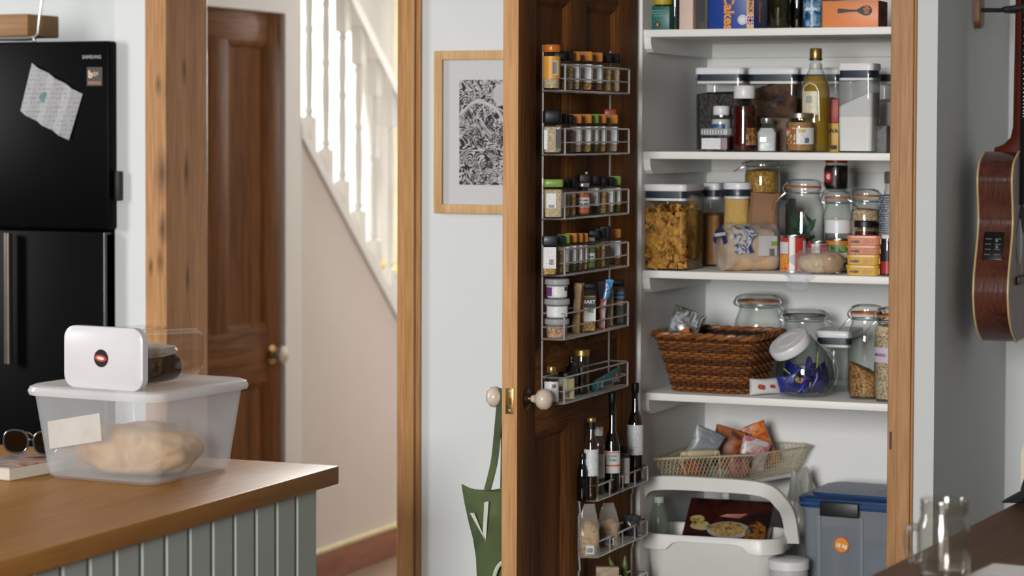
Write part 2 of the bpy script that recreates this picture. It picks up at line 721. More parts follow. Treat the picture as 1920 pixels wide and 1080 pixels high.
# fridge recess
struct('wall_recess', box(B(), -5.2, -3.42, 5.93, 6.0, 0, CEIL), WALLP)
# alcove back wall, kitchen right wall
struct('wall_alcove', box(B(), XA, 2.2, 6.213, 6.30, 0, CEIL), WALLP)
struct('wall_kitchen', box(B(), 2.1, 2.2, 0.9, 6.213, 0, CEIL), plain('#77726c', 0.85))
# pantry
struct('wall_pantry_left', box(B(), XL - 0.06, XL, YW + 0.02, YB, 0, CEIL), WALLP_LIT)
struct('wall_pantry_back', box(B(), XL - 0.06, XR, YB, YB + 0.08, 0, CEIL), WALLP_LIT)

# casings round the hall opening (front faces, deep left reveal)
xa, xb = onY(272, 300, YW - 0.02).x, onY(312.5, 300, YW - 0.02).x
c = struct('trim_1', box(B(), xa, xb, YW - 0.022, YW + 0.19, 0, 2.2, 0.004), PINE_KNOT, 'knotty pine post at the left of the hall opening')
xa2, xb2 = onY(745, 300, YW - 0.02).x, onY(785, 300, YW - 0.02).x
w = B()
box(w, xa2, xb2 - 0.012, YW - 0.022, YW + 0.15, 0, 2.2, 0.003)
box(w, xb2 - 0.012, xb2, YW - 0.012, YW + 0.01, 0, 2.2, 0.002)
struct('trim_2', w, PINE, 'pine casing at the right of the hall opening')
struct('trim_3', box(B(), xa, xb2, YW - 0.022, YW + 0.19, 2.12, 2.2, 0.003), PINE)
# pantry opening: right casing with a stepped jamb, head, left jamb behind the door
x0, x1, x2, x3 = (onY(p, 300, YW - 0.012).x for p in (1666.5, 1686, 1711.5, 1716))
w = B()
box(w, x0, x1, YW - 0.004, YW + WT, 0, 2.2, 0.002)
box(w, x1, x2, YW - 0.016, YW + 0.02, 0, 2.2, 0.002)
box(w, x2, x3, YW - 0.010, YW + 0.01, 0, 2.2, 0.002)
struct('trim_4', w, PINE, 'pine door casing at the right of the pantry')
w = B()
box(w, XD - 0.075, XD - 0.037, YW - 0.012, YW + WT, 0, 2.2, 0.002)
struct('trim_5', w, PINE)
struct('trim_6', box(B(), XD - 0.075, x3, YW - 0.016, YW + 0.03, 2.12, 2.2, 0.002), PINE)
# strike plate recess on the casing
p = onY(1668.5, 826, YW - 0.005)
t = obj('strike_plate', box(B(), p.x - 0.001, p.x + 0.004, YW - 0.0065, YW - 0.003, p.z - 0.02, p.z + 0.02), plain('#2a1c10', 0.5), None)
tag(t, 'small dark strike plate let into the pantry casing', 'strike plate')

# hall: left wall with cupboard door, spandrel under the stairs, stair, far walls
def YH(px, py):
    return onX(px, py, XH)

d0, d1 = 6.50, YH(528, 300).y
dtop = YH(450, 18).z
y560 = YH(560, 300).y
w = B()
box(w, XH - 0.1, XH, 6.14, d0 - 0.06, 0, CEIL)
box(w, XH - 0.1, XH, d0 - 0.06, d1 + 0.005, dtop + 0.001, CEIL)
struct('wall_hall', w, HALLP)
w = B()                                           # flat pale casing round the cupboard door
box(w, XH - 0.1, XH + 0.012, d1 + 0.005, y560, 0, CEIL)
box(w, XH, XH + 0.012, d0 - 0.06, d1 + 0.005, dtop + 0.001, dtop + 0.10)
struct('trim_7', w, HALLW)
sa, sb = YH(561, 239), YH(744, 583)
slope = (sb.z - sa.z) / (sb.y - sa.y)
def sz(y):
    return sa.z + slope * (y - sa.y)
yend = sa.y + (0.16 - sa.z) / slope
w = B()
prism(w, [(y560, 0), (yend, 0), (yend, sz(yend) - .02), (y560, sz(y560) - .02)], 'X', XH - 0.05, XH)
struct('wall_spandrel', w, HALLP)
struct('baseboard_hall', box(B(), XH, XH + 0.018, y560, 10.2, 0, 0.105, 0.003), SKIRT, 'pinkish wooden skirting along the stair wall')
struct('trim_8', box(B(), XH, XH + 0.020, y560, 10.2, 0.105, 0.122, 0.004), plain('#d8cda4', 0.5), 'cream bead along the top of the skirting')

stair = thing('staircase', 'white painted staircase with turned balusters descending behind the hall', 'staircase', (XH, yend, 0))
w = B()
prism(w, [(y560, sz(y560) - .035), (yend, sz(yend) - .035), (yend, sz(yend) + .012), (y560, sz(y560) + .012)], 'X', XH - 0.055, XH + 0.014)
obj('string_capping', w, GLOSSW, stair, world=True)
w = B()                                           # treads and risers
step = 0.225
k = 0
y = yend
while y > 6.4:
    z = sz(y) - 0.10
    box(w, XH - 0.86, XH - 0.056, y - step - 0.02, y, z - 0.03, z)
    box(w, XH - 0.86, XH - 0.056, y - 0.02, y - 0.0, z + slope * step, z - 0.03) if z + slope * step > 0 else None
    y -= step
obj('treads', w, plain('#b9b2a8', 0.8), stair, world=True)
def baluster(y):
    z0, z1 = sz(y) + 0.005, sz(y) + 0.80
    hh = z1 - z0
    b_ = B()
    s = 0.021
    box(b_, XH - 0.02 - s, XH - 0.02 + s, y - s, y + s, z0 - 0.03, z0 + 0.13)
    box(b_, XH - 0.02 - s, XH - 0.02 + s, y - s, y + s, z1 - 0.13, z1 + 0.03)
    pr = [(.019, .13), (.012, .14), (.018, .15), (.0125, .165), (.014, .24), (.0165, .34), (.013, .42), (.018, .43), (.018, .442), (.013, .452), (.0165, .53), (.0125, hh - .165), (.018, hh - .15), (.012, hh - .14), (.019, hh - .13)]
    lathe(b_, [(r, z0 + z) for r, z in pr], 10, cx=XH - 0.02, cy=y)
    return b_
ys_ = [YH(px, 300).y for px in (589, 619, 651, 682, 712, 739)]
pit = (ys_[-1] - ys_[0]) / 5
for i in range(-1, 8):
    obj('baluster', baluster(ys_[0] + pit * i), GLOSSW, stair, world=True)
w = B()
ya, yb = y560 + 0.02, ys_[0] + pit * 8.2
for (dx, dz0, dz1) in ((0.032, 0.79, 0.83), (0.027, 0.83, 0.85)):
    prism(w, [(ya, sz(ya) + dz0), (yb, sz(yb) + dz0), (yb, sz(yb) + dz1), (ya, sz(ya) + dz1)], 'X', XH - 0.02 - dx, XH - 0.02 + dx)
obj('handrail', w, GLOSSW, stair, world=True)
b_ = B()
box(b_, XH - 0.065, XH + 0.025, yb, yb + 0.09, 0, sz(yb) + 0.95, 0.004)
box(b_, XH - 0.075, XH + 0.035, yb - .01, yb + 0.10, sz(yb) + 0.95, sz(yb) + 0.98, 0.006)
obj('newel_post', b_, GLOSSW, stair, world=True)

# far side of the stairs and the end of the hall with its window
XF = XH - 0.9
YE = 9.95
struct('wall_stair', box(B(), XF - 0.08, XF, 6.14, YE + 0.1, 0, CEIL + 1.2), HALLW)
wx0, wx1, wz0, wz1 = XF + 0.06, XF + 1.0, 0.62, 2.3
w = B()
box(w, XF, wx0, YE, YE + 0.1, 0, CEIL)
box(w, wx1, -2.3, YE, YE + 0.1, 0, CEIL)
box(w, wx0, wx1, YE, YE + 0.1, 0, wz0)
box(w, wx0, wx1, YE, YE + 0.1, wz1, CEIL)
struct('wall_end', w, HALLW)
win = struct('window_1', box(B(), wx0, wx1, YE - 0.09, YE + 0.02, wz0 - 0.03, wz0), GLOSSW, 'bright hall window seen between the balusters')
w = B()
for (u0, u1, v0, v1) in ((wx0, wx0 + .05, wz0, wz1), (wx1 - .05, wx1, wz0, wz1), (wx0, wx1, wz1 - .05, wz1), (wx0, wx1, wz0, wz0 + .05)):
    box(w, u0, u1, YE + 0.02, YE + 0.07, v0, v1)
fr = obj('window_frame', w, plain('#e8e0c6', 0.5), win)
w = B()
box(w, (wx0 + wx1) / 2 - .02, (wx0 + wx1) / 2 + .02, YE + 0.03, YE + 0.06, wz0 + .05, wz1 - .05)
obj('mullion', w, plain('#e8e0c6', 0.5), win)
obj('pane', box(B(), wx0 + .05, wx1 - .05, YE + 0.045, YE + 0.049, wz0 + .05, wz1 - .05), GLASS, win)
o = obj('daylight_sky', box(B(), wx0 - 0.6, wx1 + 0.6, YE + 0.9, YE + 0.92, wz0 - 0.8, wz1 + 0.8), emit('overcast_sky', '#f2f4f4', 1.1))
o['kind'] = 'structure'
struct('wall_hall_right', box(B(), -2.4, -2.3, YW + WT, YE, 0, CEIL), HALLW)

# small vase with flowers on the hall sill
vp = onY(727, 470, YE - 0.05)
t = thing('flower_vase', 'turquoise glass vase of yellow flowers on the hall window sill', 'vase', (vp.x, YE - 0.045, wz0))
obj('vase', lathe(B(), [(.001, 0), (.025, 0), (.03, .05), (.022, .11), (.016, .16), (.02, .18)], 16), plain('#5fb3b0', 0.2), t)
w = B()
for i in range(7):
    a = i * 0.9
    tube(w, [(0, 0, .1), (.02 * math.cos(a), .015 * math.sin(a), .24), (.045 * math.cos(a), .02 * math.sin(a), .32 + .02 * (i % 3))], .002, 5)
obj('stems', w, plain('#5d8a3e', 0.6), t)
for i in range(7):
    a = i * 0.9
    obj('flower', blob(B(), (.045 * math.cos(a), .02 * math.sin(a), .33 + .02 * (i % 3)), (.018, .018, .014), .3, 3, i, 2), plain('#d9c24a', 0.6), t)


# ---------------------------------------------------------------- a four-panel door lying along Y, its face towards +X
def panel_door(t, xf, y0, y1, z0, z1, th, m_v, m_h, stiles, rails, munt, edge=None):
    """stiles: (left end, right start) ; rails: list of (z0,z1) ; munt: (y0,y1). Parts: frame stiles, rails, muntins, panels, mouldings."""
    xb = xf - th
    for a, b in ((y0, stiles[0]), (stiles[1], y1)):
        obj('stile', box(B(), xb, xf, a, b, z0, z1, 0.0015), m_v, t, world=True)
    for a, b in rails:
        obj('rail', box(B(), xb + .0005, xf - .0005, stiles[0], stiles[1], a, b, 0.001), m_h, t, world=True)
    for (a, b) in zip(rails, rails[1:]):
        lo, hi = a[1], b[0]
        obj('muntin', box(B(), xb + .0005, xf - .0005, munt[0], munt[1], lo, hi, 0.001), m_v, t, world=True)
        for ya, yb in ((stiles[0], munt[0]), (munt[1], stiles[1])):
            pn = obj('panel', box(B(), xf - th * .62, xf - th * .40, ya, yb, lo, hi), m_v, t, world=True)
            q = B()
            s, dd = 0.022, th * .40
            for (pa, pb, ax) in ((ya, ya + s, 'v'), (yb, yb - s, 'v')):
                prism(q, [(pa, xf - .001), (pa, xf - dd), (pb, xf - dd), ((pa + pb) / 2, xf - dd * .35)], 'Z', lo, hi)
            for v in q.verts:
                v.co = Vector((v.co.y, v.co.x, v.co.z))
            for (pa, pb) in ((lo, lo + s), (hi, hi - s)):
                st = len(q.verts)
                prism(q, [(xf - .001, pa), (xf - dd, pa), (xf - dd, pb), (xf - dd * .35, (pa + pb) / 2)], 'Y', ya, yb)
            mo = obj('moulding', q, m_v, pn, smooth=False)
            

# pantry door, standing open at right angles
YE0 = onX(970, 745, XD).y                      # free edge
YE1 = YW - 0.005
door = thing('pantry_door', 'open brown panelled pantry door with two wire racks on it', 'door', (XD - 0.0175, YE1, 0.0))
ZR = [onX(1060, y, XD).z for y in (795, 655)]
panel_door(door, XD, YE0 + .0005, YE1, 0.02, 2.08, 0.034, DOORW, DOORW_H,
           (onX(1004, 500, XD).y, onX(1158, 500, XD).y), [(0.02, 0.20), (ZR[0], ZR[1]), (onX(1080, 0, XD).z + 0.0, 2.08)],
           (onX(1069, 500, XD).y, onX(1097, 500, XD).y))
obj('lipping', box(B(), XD - 0.034, XD, YE0 - .0015, YE0 + .0005, 0.02, 2.08), DOOREDGE, door, world=True)['label'] = 'pale unstained leading edge'
# latch plate on the edge
ka = onY(957.5, 752, YE0)
lp = obj('latch_plate', box(B(), XD - 0.026, XD - 0.008, YE0 - .003, YE0 - .001, ka.z - .027, ka.z + .027, .0006), BRASS, door, world=True)
w = B()
box(w, XD - .022, XD - .012, YE0 - .006, YE0 - .003, ka.z - .007, ka.z + .007)
obj('latch_bolt', w, plain('#7c6238', .35, .9), lp)
for dz in (-.02, .02):
    obj('screw', xform(lathe(B(), [(.0001, .0012), (.0035, .0008), (.0035, 0)], 10), Matrix.Translation((XD - .017, YE0 - .003, ka.z + dz)) @ Matrix.Rotation(PI / 2, 4, 'X')), STEEL, lp)
# mushroom knobs on both faces
CER = plain('#cdbfae', 0.18, 0, 0.03, 20, 0, 0.5)
def knob(t, xs, sgn, y, z, mroom, mrose, s=1.0):
    rot = Matrix.Translation((xs, y, z)) @ Matrix.Rotation(sgn * PI / 2, 4, 'Y')
    obj('rose', xform(lathe(B(), [(.0001, 0), (.026 * s, 0), (.027 * s, .002), (.022 * s, .005), (.013 * s, .007), (.011 * s, .012)], 24), rot), mrose, t, world=True)
    obj('knob', xform(lathe(B(), [(.0085 * s, .006), (.009 * s, .014), (.0125 * s, .022), (.022 * s, .027), (.0265 * s, .036), (.025 * s, .046), (.016 * s, .054), (.0001, .057)], 28), rot), mroom, t, world=True)
kz = onX(992, 746, XD).z
ky = onX(988, 746, XD).y
knob(door, XD, 1, ky, kz, CER, plain('#4a3a28', .3, .9), 0.86)
knob(door, XD - 0.034, -1, ky, kz, CER, plain('#4a3a28', .3, .9), 0.86)

# hall cupboard door
hd = thing('cupboard_door', 'dark brown panelled cupboard door with brass knob under the stairs', 'door', (XH - .02, d1, 0))
panel_door(hd, XH - 0.004, d0, d1, 0.02, dtop, 0.036, DOORW, DOORW_H,
           (d0 + 0.09, YH(503, 300).y), [(0.02, 0.22), (YH(430, 728).z, YH(430, 625).z), (YH(430, 74).z, dtop)],
           (YH(397, 300).y, YH(430, 300).y))
hk = onX(512, 665, XH)
knob(hd, XH - .004, 1, hk.y, hk.z, plain('#b5aa98', .12, .3, .05, 20, 0, .6), BRASS, 1.25)

# ---------------------------------------------------------------- picture on the wall
pl, ptp, pbt = onY(819, 96, YW).x, onY(819, 96, YW).z, onY(819, 399, YW).z
pr = pl + 0.355
pic = thing('framed_print', 'black and white ink print in a pale oak frame on the wall', 'picture', ((pl + pr) / 2, YW - .009, pbt))
OAK = wood('pale_oak_frame', '#c9a77a', '#b08a5a', 'Z', 60, (), .5)
fw = 0.022
for (u0, u1, v0, v1) in ((pl, pl + fw, pbt, ptp), (pr - fw, pr, pbt, ptp), (pl + fw, pr - fw, ptp - fw, ptp), (pl + fw, pr - fw, pbt, pbt + fw)):
    obj('frame_bar', box(B(), u0, u1, YW - .018, YW - .0005, v0, v1, .0012), OAK, pic, world=True)
obj('mat_board', box(B(), pl + fw, pr - fw, YW - .008, YW - .005, pbt + fw, ptp - fw), plain('#dcdcde', .9, 0, .01), pic, world=True)
al, at_, ab_ = onY(864, 150, YW).x, onY(864, 150, YW).z, onY(864, 346, YW).z
ar = pr - (al - pl)
m, nt, b = newmat('ink_swirls')
tc = N(nt, 'ShaderNodeTexCoord')
n1 = N(nt, 'ShaderNodeTexNoise'); n1.inputs['Scale'].default_value = 16; n1.inputs['Detail'].default_value = 2; n1.inputs['Distortion'].default_value = 1.2
nt.links.new(tc.outputs['Object'], n1.inputs['Vector'])
w1 = N(nt, 'ShaderNodeMath', operation='MULTIPLY'); w1.inputs[1].default_value = 95.0
nt.links.new(n1.outputs['Fac'], w1.inputs[0])
w2 = N(nt, 'ShaderNodeMath', operation='SINE'); nt.links.new(w1.outputs[0], w2.inputs[0])
n2 = N(nt, 'ShaderNodeTexNoise'); n2.inputs['Scale'].default_value = 34; n2.inputs['Distortion'].default_value = 2.0
nt.links.new(tc.outputs['Object'], n2.inputs['Vector'])
w3 = N(nt, 'ShaderNodeMath', operation='MULTIPLY_ADD'); w3.inputs[1].default_value = 5.0; w3.inputs[2].default_value = -2.2
nt.links.new(n2.outputs['Fac'], w3.inputs[0])
w4 = N(nt, 'ShaderNodeMath', operation='ADD'); nt.links.new(w2.outputs[0], w4.inputs[0]); nt.links.new(w3.outputs[0], w4.inputs[1])
rp = N(nt, 'ShaderNodeValToRGB'); rp.color_ramp.elements[0].position = 0.0; rp.color_ramp.elements[0].color = hx('#2b2b2d'); rp.color_ramp.elements[1].position = 0.75; rp.color_ramp.elements[1].color = hx('#c9c9cb')
nt.links.new(w4.outputs[0], rp.inputs[0]); nt.links.new(rp.outputs[0], b.inputs['Base Color']); b.inputs['Roughness'].default_value = .8
art = obj('print', box(B(), al, ar, YW - .0086, YW - .008, ab_, at_), m, pic, world=True)
PAPERW = plain('#c8c8ca', .85)
INKD = plain('#3a3a3c', .85)
aw, ah = ar - al, at_ - ab_
def ink(name, bm, mt):
    return obj(name, bm, mt, art)
def disc_xz(bm, cx, cz, r, y0, y1, n=28):
    return loft(bm, [[Vector((cx + r * math.cos(2 * PI * i / n), y, cz + r * math.sin(2 * PI * i / n))) for i in range(n)] for y in (y0, y1)])
ink('printed_moon', disc_xz(B(), al + aw * .50, at_ - ah * .14, ah * .105, YW - .0089, YW - .0086), PAPERW)
w = B()
for k in range(5):                               # bold ink rays at the top left
    tube(w, smoothpts([(al + aw * (.04 + .07 * k), YW - .0088, at_ - .002), (al + aw * (.10 + .07 * k), YW - .0088, at_ - ah * .09), (al + aw * (.12 + .065 * k), YW - .0088, at_ - ah * .17)]), .0022, 4)
ink('printed_rays', w, PAPERW)['kind'] = 'stuff'
w = B()
for (cx, cz, r0) in ((.35, .60, .05), (.52, .50, .06), (.47, .42, .04), (.2, .42, .07), (.62, .62, .05), (.75, .45, .07), (.6, .25, .06), (.3, .2, .06)):
    pts = [(al + aw * cx + ah * r0 * (1 - k / 22) * math.cos(k * .62), YW - .0088, ab_ + ah * cz + ah * r0 * (1 - k / 22) * math.sin(k * .62)) for k in range(20)]
    tube(w, pts, .0011, 4)
ink('printed_curls', w, INKD)['kind'] = 'stuff'
w = B()
tube(w, smoothpts([(al + aw * .02, YW - .0088, at_ - ah * .33), (al + aw * .2, YW - .0088, at_ - ah * .21), (al + aw * .42, YW - .0088, at_ - ah * .27), (al + aw * .52, YW - .0088, at_ - ah * .40)], 6), .0045, 5)
ink('printed_wave', w, PAPERW)
obj('glazing', box(B(), pl + fw, pr - fw, YW - .0125, YW - .0115, pbt + fw, ptp - fw), glass('picture_glass', '#fafafa', .02, .5), pic, world=True)

# ---------------------------------------------------------------- fridge, and what is stuck to it and stands on it
fx1 = onY(204.5, 300, 5.345).x
ftop = onY(150, 77, 5.345).z
fmid = onY(150, 432, 5.345).z
FRB = plain('#040506', 0.4, 0, 0.06, 40, 0, 0, .06)
fridge = thing('fridge', 'tall black two-door fridge in the left recess', 'fridge', (fx1 - 0.3, 5.345, 0))
obj('body', box(B(), fx1 - .595, fx1 + .004, 5.405, 5.85, 0.02, ftop - .005, .006), FRB, fridge, world=True)
obj('door', box(B(), fx1 - .60, fx1, 5.345, 5.40, fmid + .002, ftop, .008), FRB, fridge, world=True)
dl = obj('door', box(B(), fx1 - .60, fx1 - .012, 5.345, 5.40, 0.06, fmid - .002, .008), FRB, fridge, world=True)
obj('edge_highlight', box(B(), fx1 - .016, fx1 - .012, 5.343, 5.39, 0.06, fmid - .004, .001), plain('#4c5052', .25, .8), fridge, world=True)  # pale metal strip paints in the highlight along the lower door's edge
hp0, hp1 = onY(11, 437, 5.31), onY(8, 682, 5.31)
obj('handle', rbox(B(), [(hp1.z, .022, .02, .008), (hp0.z, .022, .02, .008)]), plain('#5d5650', .35, .8), fridge, loc=(hp0.x - (fx1 - .3) , 5.318 - 5.345, 0))
obj('hinge_cover', box(B(), fx1 + .004, fx1 + .020, 5.36, 5.381, onY(217, 376, 5.36).z, onY(217, 321, 5.36).z, .002), plain('#101214', .5), fridge, world=True)
FL = plain('#8d8f8e', .5)
lx = onY(172, 107, 5.345)
text(fridge, 'SAMSUNG', 0.0125, FL, (lx.x - (fx1 - .3), -.0004, lx.z), bold=.0002)
s0, s1 = onY(163, 126, 5.345), onY(192, 161, 5.345)
st = obj('energy_sticker', box(B(), s0.x, s1.x, 5.3443, 5.3451, s1.z, s0.z), plain('#15110f', .5), fridge, world=True)
ORS = plain('#c9a58a', .5)
text(st, 'b', .026, ORS, (s0.x + .011, 5.3443, s0.z - .019), bold=.0012)
w = B()
for k, (u0, u1, v) in enumerate(((.018, .034, .013), (.018, .036, .017), (.018, .030, .021))):
    box(w, s0.x + u0, s0.x + u1, 5.3439, 5.3443, s0.z - v - .0016, s0.z - v)
obj('printed_lines', w, ORS, st)['kind'] = 'stuff'
obj('printed_strip', box(B(), s0.x + .004, s1.x - .004, 5.3439, 5.3443, s1.z + .004, s1.z + .012), plain('#7d4a40', .5), st)
# folded letter under a magnet
cs = [onY(*q, 5.338) for q in ((58, 118), (153, 176), (129, 263), (38, 208))]
w = B()
nx, nz = 18, 8
g = []
for j in range(nz + 1):
    row = []
    for i in range(nx + 1):
        u, v = i / nx, j / nz
        p = (cs[0] * (1 - u) + cs[1] * u) * (1 - v) + (cs[3] * (1 - u) + cs[2] * u) * v
        fold = abs(((u * 3) % 1) - .5) * 2
        row.append(w.verts.new((p.x, 5.3425 - .012 * (1 - fold) - .004 * v, p.z)))
    g.append(row)
for j in range(nz):
    for i in range(nx):
        w.faces.new((g[j][i], g[j][i + 1], g[j + 1][i + 1], g[j + 1][i]))
bmesh.ops.solidify(w, geom=w.faces[:], thickness=.0004)
lt = obj('letter', w, printed('letter_print', '#cfd0d3', '#9fa1a7', 17, .55), None)
tag(lt, 'creased white letter pinned at a tilt on the black fridge', 'letter')
mp_ = onY(80, 183, 5.33)
mg = obj('magnet', xform(lathe(B(), [(.0001, 0), (.0135, 0), (.0145, .002), (.0135, .006), (.0001, .0065)], 24), Matrix.Translation((mp_.x, 5.341, mp_.z)) @ Matrix.Rotation(PI / 2, 4, 'X')), blotch('magnet_face', ['#2f4850', '#5d7b82', '#3a5862'], 90, .8), None)
tag(mg, 'round teal and white fridge magnet holding the letter', 'magnet')
# on top of the fridge
bx0, bx1, bz1 = onY(0, 30, 5.45).x - .12, onY(60, 30, 5.45).x, onY(30, 27, 5.45).z
bl = obj('wooden_block', box(B(), bx0, bx1, 5.43, 5.58, ftop + .0182, bz1, .004), wood('block_wood', '#9a7650', '#7c5a38', 'X', 40, (), .6), None)
tag(bl, 'plain wooden block on a wire stand on top of the fridge', 'block')
w = B()
zt = ftop + .0042
for yy in (5.44, 5.56):
    a_, b_2, c_ = onY(66, 66, yy).x, onY(74, 20, yy).x, onY(84, -60, yy).x
    tube(w, [(bx0, yy, zt + .010), (a_ - .03, yy, zt + .010), (a_, yy, zt + .012), (a_ + .008, yy, zt + .022), (b_2, yy, zt + .07), (c_, yy, zt + .16), (c_ + .004, yy, zt + .20)], .0035, 8)
    tube(w, [(a_ - .006, yy, zt + .010), (a_ - .002, yy, zt + .0005)], .004, 8)
    tube(w, [(bx0 + .03, yy, zt + .010), (bx0 + .03, yy, zt + .0005)], .004, 8)
x_ = onY(84, -60, 5.44).x
tube(w, [(x_ + .004, 5.44, zt + .20), (x_ + .004, 5.56, zt + .20)], .0035, 8)
tube(w, [(bx0, 5.44, zt + .010), (bx0, 5.56, zt + .010)], .0035, 8)
ws = obj('wire_stand', w, CHROME, None)
tag(ws, 'bent chrome wire stand on top of the black fridge', 'stand')

# ---------------------------------------------------------------- kitchen island
IC = onZ(636, 873, .91)
wt = obj('worktop', box(B(), IC.x - .95, IC.x, 1.9, IC.y, .872, .91, .003), WORKTOP, None)
tag(wt, 'thick oiled oak worktop of the kitchen island', 'worktop')
isl = thing('island_cabinet', 'sage green tongue and groove island cabinet under the oak worktop', 'cabinet', (IC.x - .3, 3.2, 0))
XI = IC.x - 0.012
iy1 = onX(592, 1000, XI).y
obj('carcass', box(B(), IC.x - .9, XI - .014, 1.98, iy1 - .0005, 0.0, .8715), SAGE, isl, world=True)
pitch = 0.0845
yb_ = iy1
k = 0
while yb_ > 2.0:
    ya_ = yb_ - pitch
    w = B()
    g_ = .0085
    prism(w, [(ya_ + .0004, XI - .013), (yb_ - .0004, XI - .013), (yb_ - .0004, XI - g_ - .001), (yb_ - (g_ if k else .0004), XI), (ya_ + g_, XI), (ya_ + .0004, XI - g_ - .001)], 'Z', 0.0, .8715)
    for v in w.verts:
        v.co = Vector((v.co.y, v.co.x, v.co.z))
    obj('board', w, SAGE, isl, world=True, smooth=False)
    yb_ = ya_
    k += 1
w = B()
box(w, IC.x - .9, XI, iy1, iy1 + .002, 0, .8715)
obj('end_panel', w, SAGE, isl, world=True)

# ---------------------------------------------------------------- bread tub, cake box, book and sunglasses on the worktop
TUBM = film('milky_tub', '#dfe6ec', .64, .16)
TUBL = film('milky_lid', '#eceef0', .22, .3)
rz = math.radians(-5.5)
tf, tl_, tr_ = onZ(285, 915, .911), onZ(88, 893, .911), onZ(432, 879, .911)
tw, td = (tf - tl_).length * .97, (tf - tr_).length * .97
tc_ = (tl_ + tr_) / 2
hl = onY(458, 712, (tr_.y)).z
tubh = onY(262, 742, tf.y).z - .911
tub = thing('bread_tub', 'large milky plastic tub with a loaf inside on the oak worktop', 'tub', (tc_.x, tc_.y, .9105), rz)
fl = 1.13
obj('body', rbox(B(), [(.0, tw * .95, td * .95, .03), (.006, tw, td, .035), (tubh * .9, tw * fl, td * fl, .035), (tubh, tw * fl + .004, td * fl + .004, .035)], 6, True, False), TUBM, tub)
obj('lid', rbox(B(), [(tubh - .012, tw * fl + .024, td * fl + .024, .045), (tubh - .004, tw * fl + .028, td * fl + .028, .045), (tubh + .004, tw * fl + .022, td * fl + .022, .045), (tubh + .008, tw * fl + .004, td * fl + .004, .04), (tubh + .006, tw * fl - .03, td * fl - .03, .035)], 6, False, True), TUBL, tub)
lbz0, lbz1 = .30 * tubh + .02, .78 * tubh
w = B()
yy0 = -(td * (1 + .09 * .0) / 2)
def tubface(u, z):                                # a point of the tub's front face (-Y)
    kk = 1 + (fl - 1) * z / (tubh * .9)
    return Vector((u, -(td * kk) / 2 - .0012, z))
u0, u1 = -tw * .40, -tw * .40 + .13
q_ = [tubface(u0, tubh * .33), tubface(u1, tubh * .47), tubface(u1, tubh * .78), tubface(u0, tubh * .64)]
loft(w, [q_, [p + Vector((0, .0007, 0)) for p in q_]])
obj('label', w, plain('#c3bfba', .8), tub)
CRUST = blotch('bread_crust', ['#a06c3a', '#c9995c', '#d8b27a', '#a87844'], 11, .75, .8, .5)
bread = obj('loaf', blob(B(), (0, 0, .048), (.122, .080, .052), .15, 2.2, 3.0, 4, -.046, .78), CRUST, None, loc=(tc_.x + .005, tc_.y - .012, .9125), rz=math.radians(14))
tag(bread, 'crusty golden round loaf inside the milky tub', 'bread')

# cake box lying on its side on the lid; its white lid faces the camera
ztop = .9105 + tubh + .0065
la, lb_ = onY(110, 660, 4.02), onY(266, 660, 4.02)
lw_ = (lb_ - la).length * 1.03
lh_ = onY(188, 601, 4.02).z - onY(188, 718, 4.02).z
cd = .225
cz = thing('cake_box', 'clear cake box lying on its side with white lid facing out', 'food box', ((la.x + lb_.x) / 2 + .003, 4.022, ztop + lh_ / 2 + .0005), math.radians(-7))
def lay(bm):                                      # box axis along +Y
    return xform(bm, Matrix.Rotation(-PI / 2, 4, 'X'))
obj('lid', lay(rbox(B(), [(0, lw_ - .012, lh_ - .012, .022), (.004, lw_, lh_, .026), (.020, lw_, lh_, .026), (.022, lw_ - .004, lh_ - .004, .025)], 8)), plain('#cfd0d4', .35, 0, .01), cz)
obj('seal_band', lay(rbox(B(), [(.022, lw_ - .016, lh_ - .016, .02), (.030, lw_ - .016, lh_ - .016, .02)], 8, False, False)), plain('#7e868c', .4), cz)
obj('body', lay(rbox(B(), [(.030, lw_ - .012, lh_ - .012, .022), (.036, lw_ - .012, lh_ - .012, .022), (cd - .008, lw_ - .03, lh_ - .026, .026), (cd, lw_ - .046, lh_ - .042, .02)], 8, False, True)), glass('cake_box_plastic', '#fcfcfc', .05, .6, .04, '#ffffff', .85), cz)
lg = obj('logo_disc', xform(lathe(B(), [(.0001, .0012), (.0165, .0012), (.0175, 0)], 28), Matrix.Translation((-.002, 0, 0)) @ Matrix.Rotation(PI / 2, 4, 'X')), plain('#1d2226', .4), cz)
w = B()
loft(w, [[Vector((-.002 + .0145 * math.cos(2 * PI * i / 20), y, .0065 * math.sin(2 * PI * i / 20))) for i in range(20)] for y in (-.0018, -.0012)])
obj('logo_oval', xform(w, Matrix.Rotation(.12, 4, 'Y')), plain('#c9403c', .4), lg)
w = B()
loft(w, [[Vector((-.002 + .009 * math.cos(2 * PI * i / 16), y, .0028 * math.sin(2 * PI * i / 16))) for i in range(16)] for y in (-.0021, -.0018)])
obj('logo_highlight', xform(w, Matrix.Rotation(.12, 4, 'Y')), plain('#f0dcd8', .4), lg)
ca = math.radians(-7)
cake = thing('chocolate_cake', 'dark chocolate cake with white icing inside the clear box', 'cake', (cz.location.x - math.sin(ca) * .125, 4.022 + math.cos(ca) * .125, ztop + .0075), ca)
obj('sponge', blob(B(), (0, 0, .026), (.062, .082, .034), .07, 3, 1, 3, -.026, .7), blotch('chocolate_sponge', ['#2a1a12', '#4a2f20'], 60, .85, .3, .6), cake)
obj('icing', blob(B(), (0, 0, .058), (.057, .074, .014), .14, 3, 5, 3, -.008, .75), plain('#cfc9c2', .6, 0, .03, 40, .2), cake)

